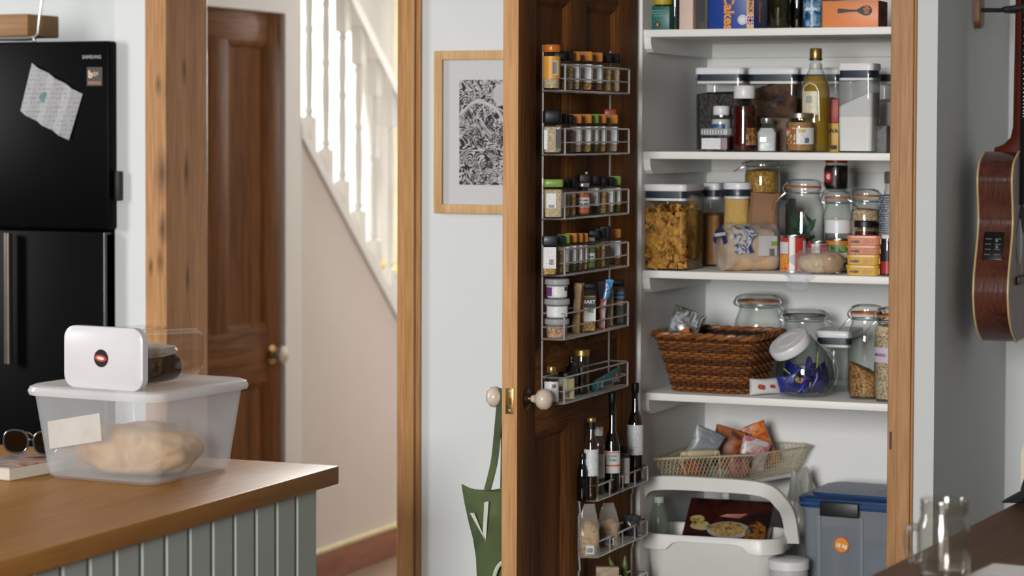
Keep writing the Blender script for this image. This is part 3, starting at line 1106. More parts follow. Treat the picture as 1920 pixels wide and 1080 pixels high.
# paperback on the worktop, sunglasses on it
b0, b1, b2 = onZ(38, 902, .911), onZ(80, 886, .911), onZ(0, 897, .911)
ang = math.atan2(b1.y - b0.y, b1.x - b0.x)
book = thing('paperback', 'paperback book with pink and grey cover at the worktop\'s left end', 'book', (b0.x - .022, b0.y - .004, .9105), math.radians(-8))
bwid, blen, bth = .13, .20, .026
obj('pages', box(B(), -bwid + .002, -.002, .002, blen - .002, .002, bth - .002), plain('#c9c5b8', .85, 0, .05, 120), book)
COV = blotch('book_cover', ['#4a5058', '#8d8a88', '#c29a86', '#7d4b38'], 18, .4, .2)
obj('cover', box(B(), -bwid, 0, 0, blen, bth - .002, bth, .0004), COV, book)
obj('cover', box(B(), -bwid, 0, 0, blen, 0, .002, .0004), plain('#b7a878', .5), book)
obj('spine', box(B(), -bwid - .0012, -bwid, 0, blen, 0, bth), plain('#8d8a88', .5), book)
sg_c = onY(30, 822, b0.y + .13)
zg = .9105 + bth
sg = thing('sunglasses', 'dark sunglasses resting on the paperback by the milky tub', 'sunglasses', (sg_c.x + .010, b0.y + .168, zg + .0005), math.radians(4))
sg.scale = (1.15, 1.15, 1.15)
FRM = plain('#3a3d40', .15, 0, .05, 20, 0, .6)
for s in (-1, 1):
    ring = [(s * (.030 + .0245 * math.copysign(abs(math.cos(t)) ** .8, math.cos(t))), 0, .0225 + .0205 * math.copysign(abs(math.sin(t)) ** .8, math.sin(t))) for t in [2 * PI * i / 28 for i in range(28)]]
    obj('rim', tube(B(), ring, .0019, 6, True), FRM, sg)
    obj('lens', loft(B(), [[Vector((x, y, z)) for x, _, z in ring] for y in (-.0005, .0005)]), glass('dark_lens', '#3a342c', .05, .6), sg)
    obj('temple', tube(B(), smoothpts([(s * .0545, 0, .032), (s * .056, .02, .032), (s * .054, .08, .028), (s * .05, .115, .008)]), .0018, 6), FRM, sg)
obj('bridge', tube(B(), smoothpts([(-.0065, 0, .024), (0, -.001, .028), (.0065, 0, .024)]), .0017, 6), FRM, sg)

# ---------------------------------------------------------------- right: worktop table with mug jar and paper, chair back and coat behind
tb = obj('side_table', box(B(), 0, 1.3, 1.5, 4.95, .862, .90, .003), TABLEW, None)
# its left edge follows the photographed line
e0, e1 = onZ(1640, 1075, .9), onZ(1920, 935, .9)
ea = math.atan2(e1.x - e0.x, e1.y - e0.y)
tb.location = (e0.x - math.tan(ea) * e0.y * 0 - 0.0, 0, 0)
tb.location = (e0.x, e0.y, 0)
tb.data.transform(Matrix.Translation((0, -e0.y, 0)))
tb.rotation_euler = (0, 0, -ea)
tag(tb, 'dark brown wooden table top at the lower right', 'table')
w = B()
for (u, v) in ((.09, .75), (1.2, .75), (.09, -1.9), (1.2, -1.9)):
    pass
for (u, v) in ((.09, .9), (1.2, .9), (.09, -1.9), (1.2, -1.9)):
    obj('leg', rbox(B(), [(0, .05, .05, .004), (.862, .07, .07, .004)]), TABLEW, tb, loc=(u, v, 0))
mc = onZ(1769, 1083, .9)
mr_ = 100 * depth(mc) / F / 2
mh = onY(1769, 936, mc.y).z - .9
mug = thing('jar_mug', 'empty clear glass jar mug with handle on the dark table', 'mug', (mc.x, mc.y, .9005), math.radians(18))
MG = glass('mug_glass', '#f7f6f3', .07, .9, .10, '#ffffff', .78)
r_ = mr_
obj('jar', lathe(B(), [(.0001, .006), (r_ * .8, .006), (r_ * .9, .0), (r_, .012), (r_, mh * .55), (r_ * .98, mh * .66), (r_ * .90, mh * .74), (r_ * .86, mh * .78), (r_ * .90, mh * .80), (r_ * .86, mh * .84), (r_ * .90, mh * .88), (r_ * .86, mh * .92), (r_ * .90, mh * .97), (r_ * .87, mh), (r_ * .84, mh * .97), (r_ * .82, mh * .78), (r_ * .93, mh * .64), (r_ * .94, .016), (r_ * .7, .012), (.0001, .012)], 40), MG, mug)
obj('handle', tube(B(), smoothpts([(-r_ * .93, 0, mh * .62), (-r_ * 1.22, 0, mh * .64), (-r_ * 1.36, 0, mh * .54), (-r_ * 1.34, 0, mh * .36), (-r_ * 1.15, 0, mh * .20), (-r_ * .93, 0, mh * .18)]), .0062, 8), glass('mug_handle_glass', '#eeeeea', .22, .95, .15, '#ffffff', .7), mug)
pa = onZ(1863, 1058, .9)
pp = obj('paper_sheet', box(B(), 0, .2, -.28, 0, 0, .0012), plain('#efeeee', .85), None, loc=(pa.x, pa.y, .9006), rz=math.radians(-8))
tag(pp, 'sheet of white paper on the dark table beside the jar mug', 'paper')
# cream chair and black coat beyond the table
ch = onY(1905, 815, 5.05)
chair = thing('cream_chair', 'cream painted chair with a rounded back behind the table', 'chair', (ch.x + .21, 5.10, 0), math.radians(-6))
CRM = plain('#cfc9b4', .45, 0, .02)
ctop = ch.z
obj('backrest', xform(rbox(B(), [(-.012, .42, .36, .05), (.012, .42, .36, .05)], 6), Matrix.Translation((0, 0, ctop - .18)) @ Matrix.Rotation(PI / 2, 4, 'X')), CRM, chair)
obj('seat', rbox(B(), [(.44, .40, .40, .04), (.465, .42, .42, .05)], 6), CRM, chair, loc=(0, .20, 0))
for (u, v, z1) in ((-.18, .01, ctop - .3), (.18, .01, ctop - .3), (-.17, .37, .44), (.17, .37, .44)):
    obj('leg', rbox(B(), [(0, .028, .028, .006), (z1, .036, .03, .006)]), CRM, chair, loc=(u, v, 0))
# black coat hung over a corner of the table's far end
k0, k1 = onY(1890, 950, 4.54), onY(1920, 900, 4.54)
w = B()
g0 = []
dirv = Vector((.985, .17, 0))
rings = []
prof = [(k0.x - .01, k0.z - .012), (k0.x + .03, k0.z + .035), (k1.x, k1.z + .004), (k1.x + .07, k1.z + .05), (k1.x + .18, k1.z + .07), (k1.x + .3, k1.z + .04), (k1.x + .36, .905)]
for i, (x, z) in enumerate(prof):
    hgt = max(z - .9025, .004)
    wd = .03 + hgt * .5
    rings.append([Vector((x, 4.56 + wd * math.cos(a) * (1 + .15 * noise.noise(Vector((i, a * 2, 0)))), .9025 + hgt * .5 + hgt * .5 * math.sin(a))) for a in [2 * PI * q / 16 for q in range(16)]])
loft(w, rings)
coat = obj('folded_coat', w, plain('#0f1216', .9, 0, .1, 60, .4), None)
tag(coat, 'bundled black coat lying at the far end of the table', 'coat')

# ---------------------------------------------------------------- guitar on its wall hook
gx0 = XA + .042
gx1 = gx0 + .084
gy, gz0, gz1 = 5.735, onX(1875, 638, gx0 + .04).z, onX(1875, 285, gx0 + .04).z
GL = gz1 - gz0
def half(u):                                      # half width of the body at height fraction u (0 bottom, 1 top)
    pts = [(0, .035), (.03, .075), (.08, .112), (.16, .140), (.26, .152), (.36, .146), (.46, .126), (.56, .106), (.64, .099), (.72, .104), (.80, .114), (.87, .117), (.93, .106), (.97, .080), (1.0, .030)]
    for (a, p), (b, q) in zip(pts, pts[1:]):
        if u <= b:
            t = (u - a) / (b - a)
            return p + (q - p) * t
    return pts[-1][1]
us = [i / 48 for i in range(49)]
def smoothhalf(u):
    return sum(half(min(1, max(0, u + d))) for d in (-.02, -.01, 0, .01, .02)) / 5
out = [(gy - smoothhalf(u), gz0 + u * GL) for u in us] + [(gy + smoothhalf(u), gz0 + u * GL) for u in reversed(us)]
SIDE = wood('mahogany_sides', '#5c2f22', '#32160f', 'Z', 45, (), .16, .6)
TOP = blotch('sunburst_top', ['#2a1409', '#5a2f12', '#8a5420'], 5, .45, .2, 0, 3, None, .0)
gt = thing('acoustic_guitar', 'glossy dark brown acoustic guitar hanging on the alcove wall', 'guitar', (gx0, gy, gz0))
def ringo(x, grow):
    cy, cz = gy, (gz0 + gz1) / 2
    return [Vector((x, cy + (y - cy) * (1 + grow / .13), cz + (z - cz) * (1 + grow / .2))) for y, z in out]
obj('sides', loft(B(), [ringo(gx0 + .003, 0), ringo(gx1 - .003, 0)], False, False), SIDE, gt, world=True, angle=60)
obj('back_plate', loft(B(), [ringo(gx0, -.002), ringo(gx0 + .003, -.0005)]), SIDE, gt, world=True)
obj('soundboard', loft(B(), [ringo(gx1 - .003, -.0005), ringo(gx1, -.002)]), TOP, gt, world=True)
BIND = plain('#c2a878', .3, 0, .04)
for xx in (gx0 + .002, gx1 - .002):
    obj('binding', tube(B(), ringo(xx, .0006), .0026, 6, True), BIND, gt, world=True)
zc = gz0 + GL * .64
rs = lathe(B(), [(.0001, 0), (.036, 0), (.036, .0004)], 28)
obj('sound_hole', xform(rs, Matrix.Translation((gx1 + .0001, gy, zc)) @ Matrix.Rotation(PI / 2, 4, 'Y')), plain('#050505', .9), gt, world=True)
obj('bridge', box(B(), gx1, gx1 + .009, gy - .062, gy + .062, gz0 + GL * .30, gz0 + GL * .345, .003), plain('#1c120c', .5), gt, world=True)
pgd = loft(B(), [[Vector((x, gy - .03 - .036 * math.cos(a) * (1 if math.sin(a) < .5 else .8), zc - .05 + .055 * math.sin(a))) for a in [2 * PI * i / 24 for i in range(24)]] for x in (gx1, gx1 + .0008)])
obj('pickguard', pgd, plain('#14100e', .2), gt, world=True)
ntop = 2.16
nx = gx1 - .014
heel = [(gx1 - .002, gz1 - .004), (gx0 + .016, gz1 - .004), (gx0 + .018, gz1 + .010), (gx0 + .040, gz1 + .018), (gx0 + .056, gz1 + .034), (gx0 + .0615, gz1 + .06), (gx0 + .064, gz1 + .30), (gx0 + .066, ntop - .10), (gx1 - .002, ntop - .10)]
w = B()
rings = []
for z_, xb_ in ((gz1 - .004, gx0 + .016), (gz1 + .010, gx0 + .018), (gz1 + .018, gx0 + .040), (gz1 + .034, gx0 + .056), (gz1 + .06, gx0 + .0615), (gz1 + .30, gx0 + .064), (ntop - .10, gx0 + .066)):
    xf_ = gx1 - .002
    rings.append([Vector((xf_ - (xf_ - xb_) * math.sin(a) ** .8, gy - .022 * math.copysign(abs(math.cos(a)) ** .9, math.cos(a)), z_)) for a in [PI * q / 14 for q in range(15)]])
loft(w, rings)
obj('neck', w, wood('red_mahogany_neck', '#5a2418', '#3a140d', 'Z', 40, (), .38, 0.0, (.35, .68), .12), gt, world=True)
obj('fretboard', box(B(), gx1 - .002, gx1 + .005, gy - .025, gy + .025, zc + .036, ntop - .10, .001), plain('#0d0a08', .7, 0, .06, 30, 0, 0, .1), gt, world=True)
w = B()
z = ntop - .10
dz = .03
while z > zc + .05 and dz > .006:
    box(w, gx1 + .005, gx1 + .0065, gy - .0245, gy + .0245, z - .0008, z + .0008)
    z -= dz
    dz *= .944
obj('frets', w, STEEL, gt, world=True)['kind'] = 'stuff'
for i in range(6):
    yy = gy - .018 + .0072 * i
    obj('string', tube(B(), [(gx1 + .009, yy * .9 + gy * .1, gz0 + GL * .325), (gx1 + .0085, yy, ntop - .10)], .0005, 4), STEEL, gt, world=True)
hdst = [(gx1 - .014, ntop - .10), (gx1 + .003, ntop - .10), (gx1 - .022, ntop + .06), (gx1 - .036, ntop + .06)]
w = B()
prism(w, hdst, 'Y', gy - .032, gy + .032)
obj('headstock', w, SIDE, gt, world=True)
for i in range(3):
    for s in (-1, 1):
        w = B()
        tube(w, [(gx1 - .024 - .006 * i, gy + s * .03, ntop - .07 + .04 * i), (gx1 - .024 - .006 * i, gy + s * .048, ntop - .07 + .04 * i)], .003, 8)
        box(w, gx1 - .030 - .006 * i, gx1 - .018 - .006 * i, gy + s * .048 - .004, gy + s * .048 + .004, ntop - .076 + .04 * i, ntop - .064 + .04 * i, .002)
        obj('tuning_peg', w, CHROME, gt, world=True)
# preamp panel let into the side facing out
q0, q1 = onX(1850, 432, gx0 + .02), onX(1889, 487, gx0 + .062)
zm = (q0.z + q1.z) / 2
uu = (zm - gz0) / GL
ysd = gy - smoothhalf(uu)
sl = (smoothhalf(uu + .03) - smoothhalf(uu - .03)) / (.06 * GL)
pm = box(B(), gx0 + .017, gx0 + .064, -.002, .004, -(q0.z - q1.z) / 2, (q0.z - q1.z) / 2, .001)
xform(pm, Matrix.Translation((0, ysd - .0008, zm)) @ Matrix.Rotation(math.atan(sl), 4, 'X'))
pre = obj('preamp_panel', pm, plain('#0e0e10', .3), gt, world=True)
w = B()
PRL = plain('#6d6560', .5)
for i in range(4):
    for j in range(2):
        st_ = len(w.verts)
        box(w, gx0 + .022 + j * .022, gx0 + .022 + j * .022 + .014, -.0035, -.002, -.024 + i * .013, -.022 + i * .013)
xform(w, Matrix.Translation((0, ysd - .0008, zm)) @ Matrix.Rotation(math.atan(sl), 4, 'X'))
obj('preamp_marks', w, PRL, pre)['kind'] = 'stuff'
for i in range(3):
    w = lathe(B(), [(.0001, .005), (.0035, .005), (.004, 0)], 12)
    xform(w, Matrix.Translation((gx0 + .05, ysd - .002, zm - .016 + .014 * i)) @ Matrix.Rotation(PI / 2, 4, 'X'))
    obj('preamp_knob', w, plain('#2a2a2c', .3), pre)
sp_ = onX(1895, 641, gx0 + .06)
obj('strap_pin', lathe(B(), [(.004, .004), (.003, -.004), (.0055, -.010), (.005, -.013), (.0001, -.014)], 12, cx=gx0 + .058, cy=gy - .03), CHROME, gt, world=True)
# wall hook
hw0, hw1 = onX(1836, -30, XA + .012), onX(1836, 55, XA + .012)
hk_ = thing('guitar_hook', 'wooden wall hook with black padded yoke holding the guitar', 'hook', (XA, gy, hw1.z))
obj('wall_plate', xform(rbox(B(), [(0, .085, .05, .02), (.014, .085, .05, .02), (.017, .08, .045, .018)], 6), Matrix.Translation((XA, gy + .055, hw1.z + .045)) @ Matrix.Rotation(PI / 2, 4, 'Y')), wood('hook_wood', '#8a5f36', '#5d3c1e', 'Z', 60), hk_, world=True)
zh = onX(1870, 20, XA + .06).z
w = B()
tube(w, [(XA + .016, gy + .055, zh + .004), (XA + .06, gy + .04, zh + .002), (XA + .085, gy - .028, zh)], .0055, 10)
for s in (-1, 1):
    tube(w, smoothpts([(XA + .085, gy - .028, zh), (XA + .092, gy - .01 + s * .030, zh), (XA + .106, gy + s * .0345, zh + .002), (XA + .136, gy + s * .0345, zh + .006)]), .0075, 10)
obj('yoke', w, plain('#141416', .7), hk_, world=True)

# ---------------------------------------------------------------- pantry shelves
ZS = [onY(1230, y, YS).z for y in (55.5, 284, 507.5, 737)]
TH = 0.0175
NAMES = ['top pantry shelf under the cereal and orange boxes', 'second pantry shelf from the top under the oil bottle', 'third pantry shelf from the top under the pasta container', 'fourth pantry shelf from the top under the wicker basket']
for z, nm in zip(ZS, NAMES):
    sh = thing('pantry_shelf', 'white painted ' + nm, 'shelf', (XL, YS, z - TH))
    obj('board', box(B(), XL + .0005, XR - .0005, YS, YB - .0005, z - TH, z, .0015), SHELFP, sh, world=True)
    bh = .036
    pf = [(YB - .001, z - TH), (YS + .004, z - TH), (YS + .005, z - TH - bh * .35), (YS + .012, z - TH - bh * .75), (YS + .026, z - TH - bh * .97), (YS + .042, z - TH - bh), (YB - .001, z - TH - bh)]
    obj('side_batten', prism(B(), pf, 'X', XL + .0005, XL + .0175), SHELFP, sh, world=True, angle=25)
    obj('back_batten', box(B(), XL + .018, XR - .001, YB - .018, YB - .0005, z - TH - bh, z - TH - .0002, .001), SHELFP, sh, world=True)
# base platform and a short low shelf at the back
ZP = .40
bp = obj('pantry_plinth', box(B(), XL, XR, YW + .03, YB, 0, ZP), SHELFP, None)
tag(bp, 'low white base platform on the pantry floor', 'platform')
ZLOW = onY(1330, 906, 5.56).z
ls = thing('corner_shelf', 'short white corner shelf at the back under the cream wire basket', 'shelf', (XL, YB, ZLOW))
cpoly = [(XL + .001, 5.50), (-1.715, 5.65), (-1.635, 5.85), (-1.635, YB - .001), (XL + .001, YB - .001)]
obj('board', prism(B(), cpoly, 'Z', ZLOW - .010, ZLOW), SHELFP, ls, world=True)
obj('end_support', box(B(), -1.80, -1.785, 5.72, YB - .001, ZP + .001, ZLOW - .0102), SHELFP, ls, world=True)


def P(x0, x1, yt, sh, dy, z=None):
    """Round item: pixel span, top line, shelf, distance of its front from the shelf edge -> X, Y, z, diameter, height, turn to the viewer."""
    zb = ZS[sh] if z is None else z
    y0 = YS + dy
    cx = (x0 + x1) / 2
    d = (x1 - x0) * depth(onY(cx, 400, y0 + .03)) / F
    p = onY(cx, yt, y0 + d / 2)
    p2 = onY(cx, 247 + (1.6 - zb) * 800, y0 + d / 2)
    return p2.x, y0 + d / 2, zb + .0004, d, p.z - zb, math.atan2(-p.x, p.y)


def PB(x0, x1, yt, sh, dy, z=None):
    """Box item: the front face's pixel span -> centre X, front Y, z, width, height."""
    zb = ZS[sh] if z is None else z
    y0 = YS + dy
    ym = 247 + (1.6 - zb) * 800
    a, b = onY(x0, ym, y0).x, onY(x1, ym, y0).x
    return (a + b) / 2, y0, zb + .0004, b - a, onY((x0 + x1) / 2, yt, y0).z - zb


LIDW = plain('#dcdde0', .35, 0, .01)
NAVY = plain('#1d2a3a', .4)
LBLW = printed('white_label_print', '#d8d9da', '#8f9298', 18, .55)
LBLC = printed('cream_label_print', '#d6cfb4', '#8a8068', 18, .55)
LBLG = printed('grey_label_print', '#cfd3d6', '#888c92', 16, .55)


def bars(parent, x, z, w_, h_, y, n=11, mat=INK, rad=None, ang=0):
    bm = B()
    rnd = random.Random(int(abs(x + z) * 1e5) + n)
    u = -w_ / 2
    while u < w_ / 2:
        t = rnd.choice((.02, .035, .05)) * w_
        if rad:
            a0 = math.degrees((x + u) / rad) + ang
            a1 = math.degrees((x + u + t) / rad) + ang
            band(bm, rad, z - h_ / 2, z + h_ / 2, a0, a1, 1, .0003)
        else:
            box(bm, x + u, x + u + t, y - .0003, y, z - h_ / 2, z + h_ / 2)
        u += t + rnd.choice((.025, .04, .05)) * w_
    o = obj('barcode', bm, mat, parent, smooth=False)
    o['kind'] = 'stuff'
    return o


def oxo(label, x, y, z, w_, d_, h_, cmat, fill, rz=0.0, slope=0.0, group=None, r=.014, name='storage_container', rough=0.05):
    """Clear square push-top container: body, dark seal, white lid, contents. Base front edge at y."""
    t = thing(name, label, 'container', (x, y + d_ / 2, z), rz, group)
    lid = .016
    zb = h_ - lid - .016
    obj('body', rbox(B(), [(0, w_ * .93, d_ * .93, r), (.004, w_ * .96, d_ * .96, r), (zb * .9, w_ * .985, d_ * .985, r), (zb + .008, w_ * .985, d_ * .985, r)], 5, True, False), CLEARP, t)
    obj('seal', rbox(B(), [(zb, w_ * .93, d_ * .93, r), (zb + .016, w_ * .93, d_ * .93, r)], 5), NAVY, t)
    obj('inner_rim', rbox(B(), [(zb - .007, w_ * .95, d_ * .95, r), (zb - .001, w_ * .95, d_ * .95, r)], 5, True, True), LIDW, t)
    obj('lid', rbox(B(), [(h_ - lid, w_ * .99, d_ * .99, r), (h_ - lid * .75, w_, d_, r), (h_ - lid * .2, w_, d_, r), (h_, w_ * .97, d_ * .97, r)], 5), LIDW, t)
    if cmat is not None:
        bm = B()
        hc = zb * fill
        rings = [rr(w_ * .90, d_ * .90, r * .8, .004, 5), rr(w_ * .93, d_ * .93, r * .8, hc * .5, 5)]
        top = rr(w_ * .935, d_ * .935, r * .8, hc, 5)
        for p in top:
            p.z += slope * p.x + rough * h_ * .4 * noise.noise(Vector((p.x * 40, p.y * 40, h_)))
        rings.append(top)
        in2 = rr(w_ * .6, d_ * .6, r * .6, hc + .006, 5)
        for p in in2:
            p.z += slope * p.x + rough * h_ * .5 * noise.noise(Vector((p.x * 40, p.y * 40, 3 + h_)))
        rings.append(in2)
        loft(bm, rings)
        obj('contents', bm, cmat, t)
    return t


RUBBER = plain('#b5622f', .5)


def kilner(label, x, y, z, d_, h_, cmat=None, fill=.5, rz=0.0, ring=RUBBER, waist=True, group=None, clip=1, slope=0.0, tint=None, necks=.80):
    """Clip-top preserving jar: jar, contents, glass lid, rubber ring, wire clip."""
    t = thing('clip_top_jar', label, 'jar', (x, y, z), rz, group)
    r = d_ / 2
    nk = r * necks
    gm = tint or GLASS
    obj('jar', lathe(B(), [(.0001, .004), (r * .72, .004), (r * .86, 0), (r * .97, .012), (r, .03), (r, h_ * .62), (r * .96, h_ * .70), (nk * 1.02, h_ * .79), (nk * .98, h_ * .82), (nk * .98, h_ * .86), (nk * 1.06, h_ * .875), (nk * 1.06, h_ * .90)], 32), gm, t)
    obj('rubber_ring', lathe(B(), [(nk * .9, h_ * .902), (nk * 1.09, h_ * .902), (nk * 1.09, h_ * .922), (nk * .9, h_ * .922)], 32), ring, t)
    obj('lid', lathe(B(), [(nk * 1.05, h_ * .925), (nk * 1.07, h_ * .955), (nk * .98, h_ * .985), (nk * .6, h_), (.0001, h_ * .995)], 32), gm, t)
    if cmat is not None:
        hc = h_ * .8 * fill
        bm = lathe(B(), [(.0001, .006), (r * .88, .007), (r * .95, .03), (r * .95, max(.031, hc * .96)), (r * .9, hc), (r * .4, hc + .004), (.0001, hc + .005)], 24)
        for v in bm.verts:
            if v.co.z > hc * .9:
                v.co.z += slope * v.co.x + .003 * noise.noise(v.co * 60)
        obj('contents', bm, cmat, t)
    bm = B()
    wr = .0016
    for s in (1,):
        cx = clip * nk * 1.10
        tube(bm, arcpts((0, 0, h_ * .845), nk * 1.02, 0, 2 * PI, 28, 'XY')[:-1], wr, 5, True)
        tube(bm, smoothpts([(cx, -.012, h_ * .85), (cx + clip * .006, -.014, h_ * .90), (cx - clip * .004, -.012, h_ * .96), (cx - clip * .02, -.006, h_ * .99)], 3), wr, 5)
        tube(bm, smoothpts([(cx, .012, h_ * .85), (cx + clip * .006, .014, h_ * .90), (cx - clip * .004, .012, h_ * .96), (cx - clip * .02, .006, h_ * .99)], 3), wr, 5)
        tube(bm, smoothpts([(cx, -.012, h_ * .85), (cx + clip * .012, -.010, h_ * .80), (cx + clip * .026, 0, h_ * .72), (cx + clip * .012, .010, h_ * .80), (cx, .012, h_ * .85)], 3), wr, 5)
        hx_ = -clip * nk * 1.06
        tube(bm, smoothpts([(hx_, -.01, h_ * .845), (hx_ - clip * .010, -.008, h_ * .88), (hx_ - clip * .002, 0, h_ * .965), (hx_ - clip * .010, .008, h_ * .88), (hx_, .01, h_ * .845)], 3), wr, 5)
    obj('wire_clip', bm, CHROME, t)
    return t


def jar(label, x, y, z, d_, h_, lidm, cmat, fill=.8, lidh=.16, lab=None, rz=0.0, neck=.86, cat='jar', name='food_jar', group=None, gm=None, lidr=None, labz=(.12, .62), laba=(-75, 75), lidknurl=False):
    t = thing(name, label, cat, (x, y, z), rz, group)
    r = d_ / 2
    zl = h_ * (1 - lidh)
    obj('glass', lathe(B(), [(.0001, .003), (r * .7, .003), (r * .88, 0), (r, .008), (r, zl * .80), (r * .96, zl * .88), (r * neck, zl * .95), (r * neck, zl + h_ * lidh * .5)], 28), gm or GLASS, t)
    if cmat is not None:
        hc = zl * .9 * fill
        obj('contents', lathe(B(), [(.0001, .004), (r * .86, .004), (r * .955, .010), (r * .955, min(hc * .98, zl * .8)), (r * .92, hc), (.0001, hc + .001)], 24), cmat, t)
    lr = lidr * r if lidr else r * neck * 1.08
    obj('lid', lathe(B(), [(.0001, h_ * .995), (lr * .9, h_), (lr, h_ - h_ * lidh * .12), (lr, zl + .001), (lr * .96, zl)], 28), lidm, t)
    if lab is not None:
        obj('label', band(B(), r + .0003, h_ * labz[0], h_ * labz[1], *laba), lab, t)
    return t


def lathe_bottle(t, prof, mat, liquid=None, lfill=.7, seg=28):
    obj('glass', lathe(B(), prof, seg), mat, t)
    if liquid is not None:
        zt = prof[-1][1] * lfill
        pr = [(.0001, prof[0][1] + .002)] + [(max(.0001, r - .0022), z + .001) for r, z in prof if z < zt]
        a = [(r, z) for r, z in prof if z >= zt][0]
        b = [(r, z) for r, z in prof if z < zt][-1]
        k = (zt - b[1]) / (a[1] - b[1])
        rt = b[0] + (a[0] - b[0]) * k - .0022
        pr += [(max(.0005, rt), zt), (.0001, zt + .0005)]
        obj('liquid', lathe(B(), pr, seg), liquid, t)


def carton(label, x, y, z, w_, d_, h_, mat, cat='box', name='carton', rz=0.0, group=None):
    t = thing(name, label, cat, (x, y, z), rz, group)
    obj('card', box(B(), -w_ / 2, w_ / 2, 0, d_, 0, h_, .0012), mat, t)
    return t


def pack(label, x, y, z, w_, d_, h_, mat, rz=0.0, tilt=(0, 0), cat='packet', name='food_packet', seed=1.0, group=None, lying=False, seal=True):
    """Soft bag: pillow body with crimped ends."""
    bm = B()
    n = 20
    rings = []
    for i in range(13):
        v = i / 12
        k = math.sin(PI * min(1, max(0, (v * .92 + .04)))) ** .55
        wd = w_ * (.86 + .14 * (1 - k))
        ring = []
        for q in range(n):
            a = 2 * PI * q / n
            rr_ = 1 + .22 * noise.noise(Vector((math.cos(a) * 1.7 + seed * 3, math.sin(a) * 1.7, v * 3.1 + seed)))
            ring.append(Vector((wd / 2 * math.copysign(abs(math.cos(a)) ** .7, math.cos(a)) * (1 + .1 * (rr_ - 1)), d_ / 2 * k * rr_ * math.copysign(abs(math.sin(a)) ** .8, math.sin(a)), h_ * (v + .03 * noise.noise(Vector((a, seed, v)))))))
        rings.append(ring)
    loft(bm, rings)
    M_ = Matrix.Rotation(tilt[0], 4, 'X') @ Matrix.Rotation(tilt[1], 4, 'Y')
    if lying:
        M_ = M_ @ Matrix.Rotation(PI / 2, 4, 'Y')
    xform(bm, M_)
    lo = min(v.co.z for v in bm.verts)
    for v in bm.verts:
        v.co.z -= lo
    o = obj(name, bm, mat, None, loc=(x, y, z), rz=rz, angle=50)
    return tag(o, label, cat, group)


# --- top shelf
x, y, z, w_, h_ = PB(1212, 1255, 12, 0, .06)
t = carton('dark teal tea box at the left end of the top shelf', x, y, z, w_, .07, h_, plain('#0a5650', .4))
obj('printed_emblem', xform(lathe(B(), [(.0001, .0006), (.0075, .0006), (.0078, 0)], 18), Matrix.Translation((-.001, 0, .014)) @ Matrix.Rotation(PI / 2, 4, 'X')), plain('#1a1c18', .5), t)
obj('printed_leaf', xform(blob(B(), (0, 0, 0), (.0028, .0008, .0042), .1, 2, 1, 2), Matrix.Translation((-.001, -.0006, .014))), plain('#c68a35', .5), t)
w = B()
for k, (a, b, v) in enumerate(((-.018, .018, .046), (-.014, .016, .040), (-.010, .02, .034))):
    box(w, a, b, -.0003, 0, v, v + .002)
obj('printed_lines', w, plain('#5f9088', .5), t)['kind'] = 'stuff'
xx, yy, zz, dd, hh, rz = P(1220, 1263, -45, 0, .055, z + h_)
jar('jar of bright yellow mustard on top of the teal tea box', xx, yy + .008, z + h_ + .0005, dd * .9, .07, plain('#2a2d28', .4), plain('#c9a92c', .5, 0, .05), .9, .2)
x, y, z, d, h, rz = P(1257, 1275, -50, 0, .10)
jar('slim dark jar between the teal box and pink carton', x, y, z, d * 1.15, h, BLACK, plain('#1f2220', .6), .9, .18, rz=rz)
x, y, z, w_, h_ = PB(1273.5, 1299, -60, 0, .045)
t = carton('pale pink carton on the top shelf', x, y, z, w_, .05, h_, plain('#cdb6a8', .6))
x, y, z, w_, h_ = PB(1300, 1327, -50, 0, .07)
t = carton('dark grey carton with a black panel beside the pink one', x, y, z, w_, .06, h_, plain('#3a3b37', .6))
obj('printed_panel', slab(B(), -w_ * .24, w_ * .30, .02, h_ * .9, 0), plain('#111312', .5), t)
# blue cake box, writing running up its face
x, y, z, w_, h_ = PB(1328, 1413.5, -75, 0, .045)
t = carton('blue cake carton with orange lettering on the top shelf', x, y, z, w_, .115, h_, plain('#123a8c', .4, 0, .04))
OR = plain('#d98a2b', .5)
text(t, 'Jaffa Cakes', .034, OR, (-.006, -.0004, .072), (PI / 2, PI / 2, 0), bold=.0012)
obj('printed_band', slab(B(), w_ * .345, w_ / 2 - .0006, .0, h_ - .001, 0), plain('#d9a453', .5), t)
text(t, 'TWIN PACK', .0125, plain('#23304f', .5), (w_ * .425, -.0008, .072), (PI / 2, PI / 2, 0), bold=.0005)
bd = obj('printed_badge', xform(lathe(B(), [(.0001, .0008), (.0115, .0008), (.0118, 0)], 24), Matrix.Translation((w_ * .25, 0, .022)) @ Matrix.Rotation(PI / 2, 4, 'X')), plain('#d4d5d8', .5), t)
obj('badge_ring', xform(lathe(B(), [(.0078, .0011), (.0088, .0011), (.0088, .0008), (.0078, .0008)], 24), Matrix.Translation((w_ * .25, 0, .022)) @ Matrix.Rotation(PI / 2, 4, 'X')), plain('#6a7890', .5), bd)
fl_ = obj('printed_flag', slab(B(), w_ * .345, w_ * .5 - .0006, .008, .032, -.0006), plain('#d6d6d8', .5), t)
obj('flag_cross', slab(B(), w_ * .345, w_ * .5 - .0006, .0175, .0225, -.0012), plain('#b5333a', .5), fl_)
obj('flag_cross', slab(B(), w_ * .41, w_ * .44, .008, .032, -.0012), plain('#b5333a', .5), fl_)
w = B()
for (u, v) in ((.36, .010), (.45, .010), (.36, .024), (.45, .024)):
    box(w, w_ * u, w_ * (u + .035), -.0012, -.0006, v, v + .006)
obj('flag_corner', w, plain('#27407d', .5), fl_)['kind'] = 'stuff'
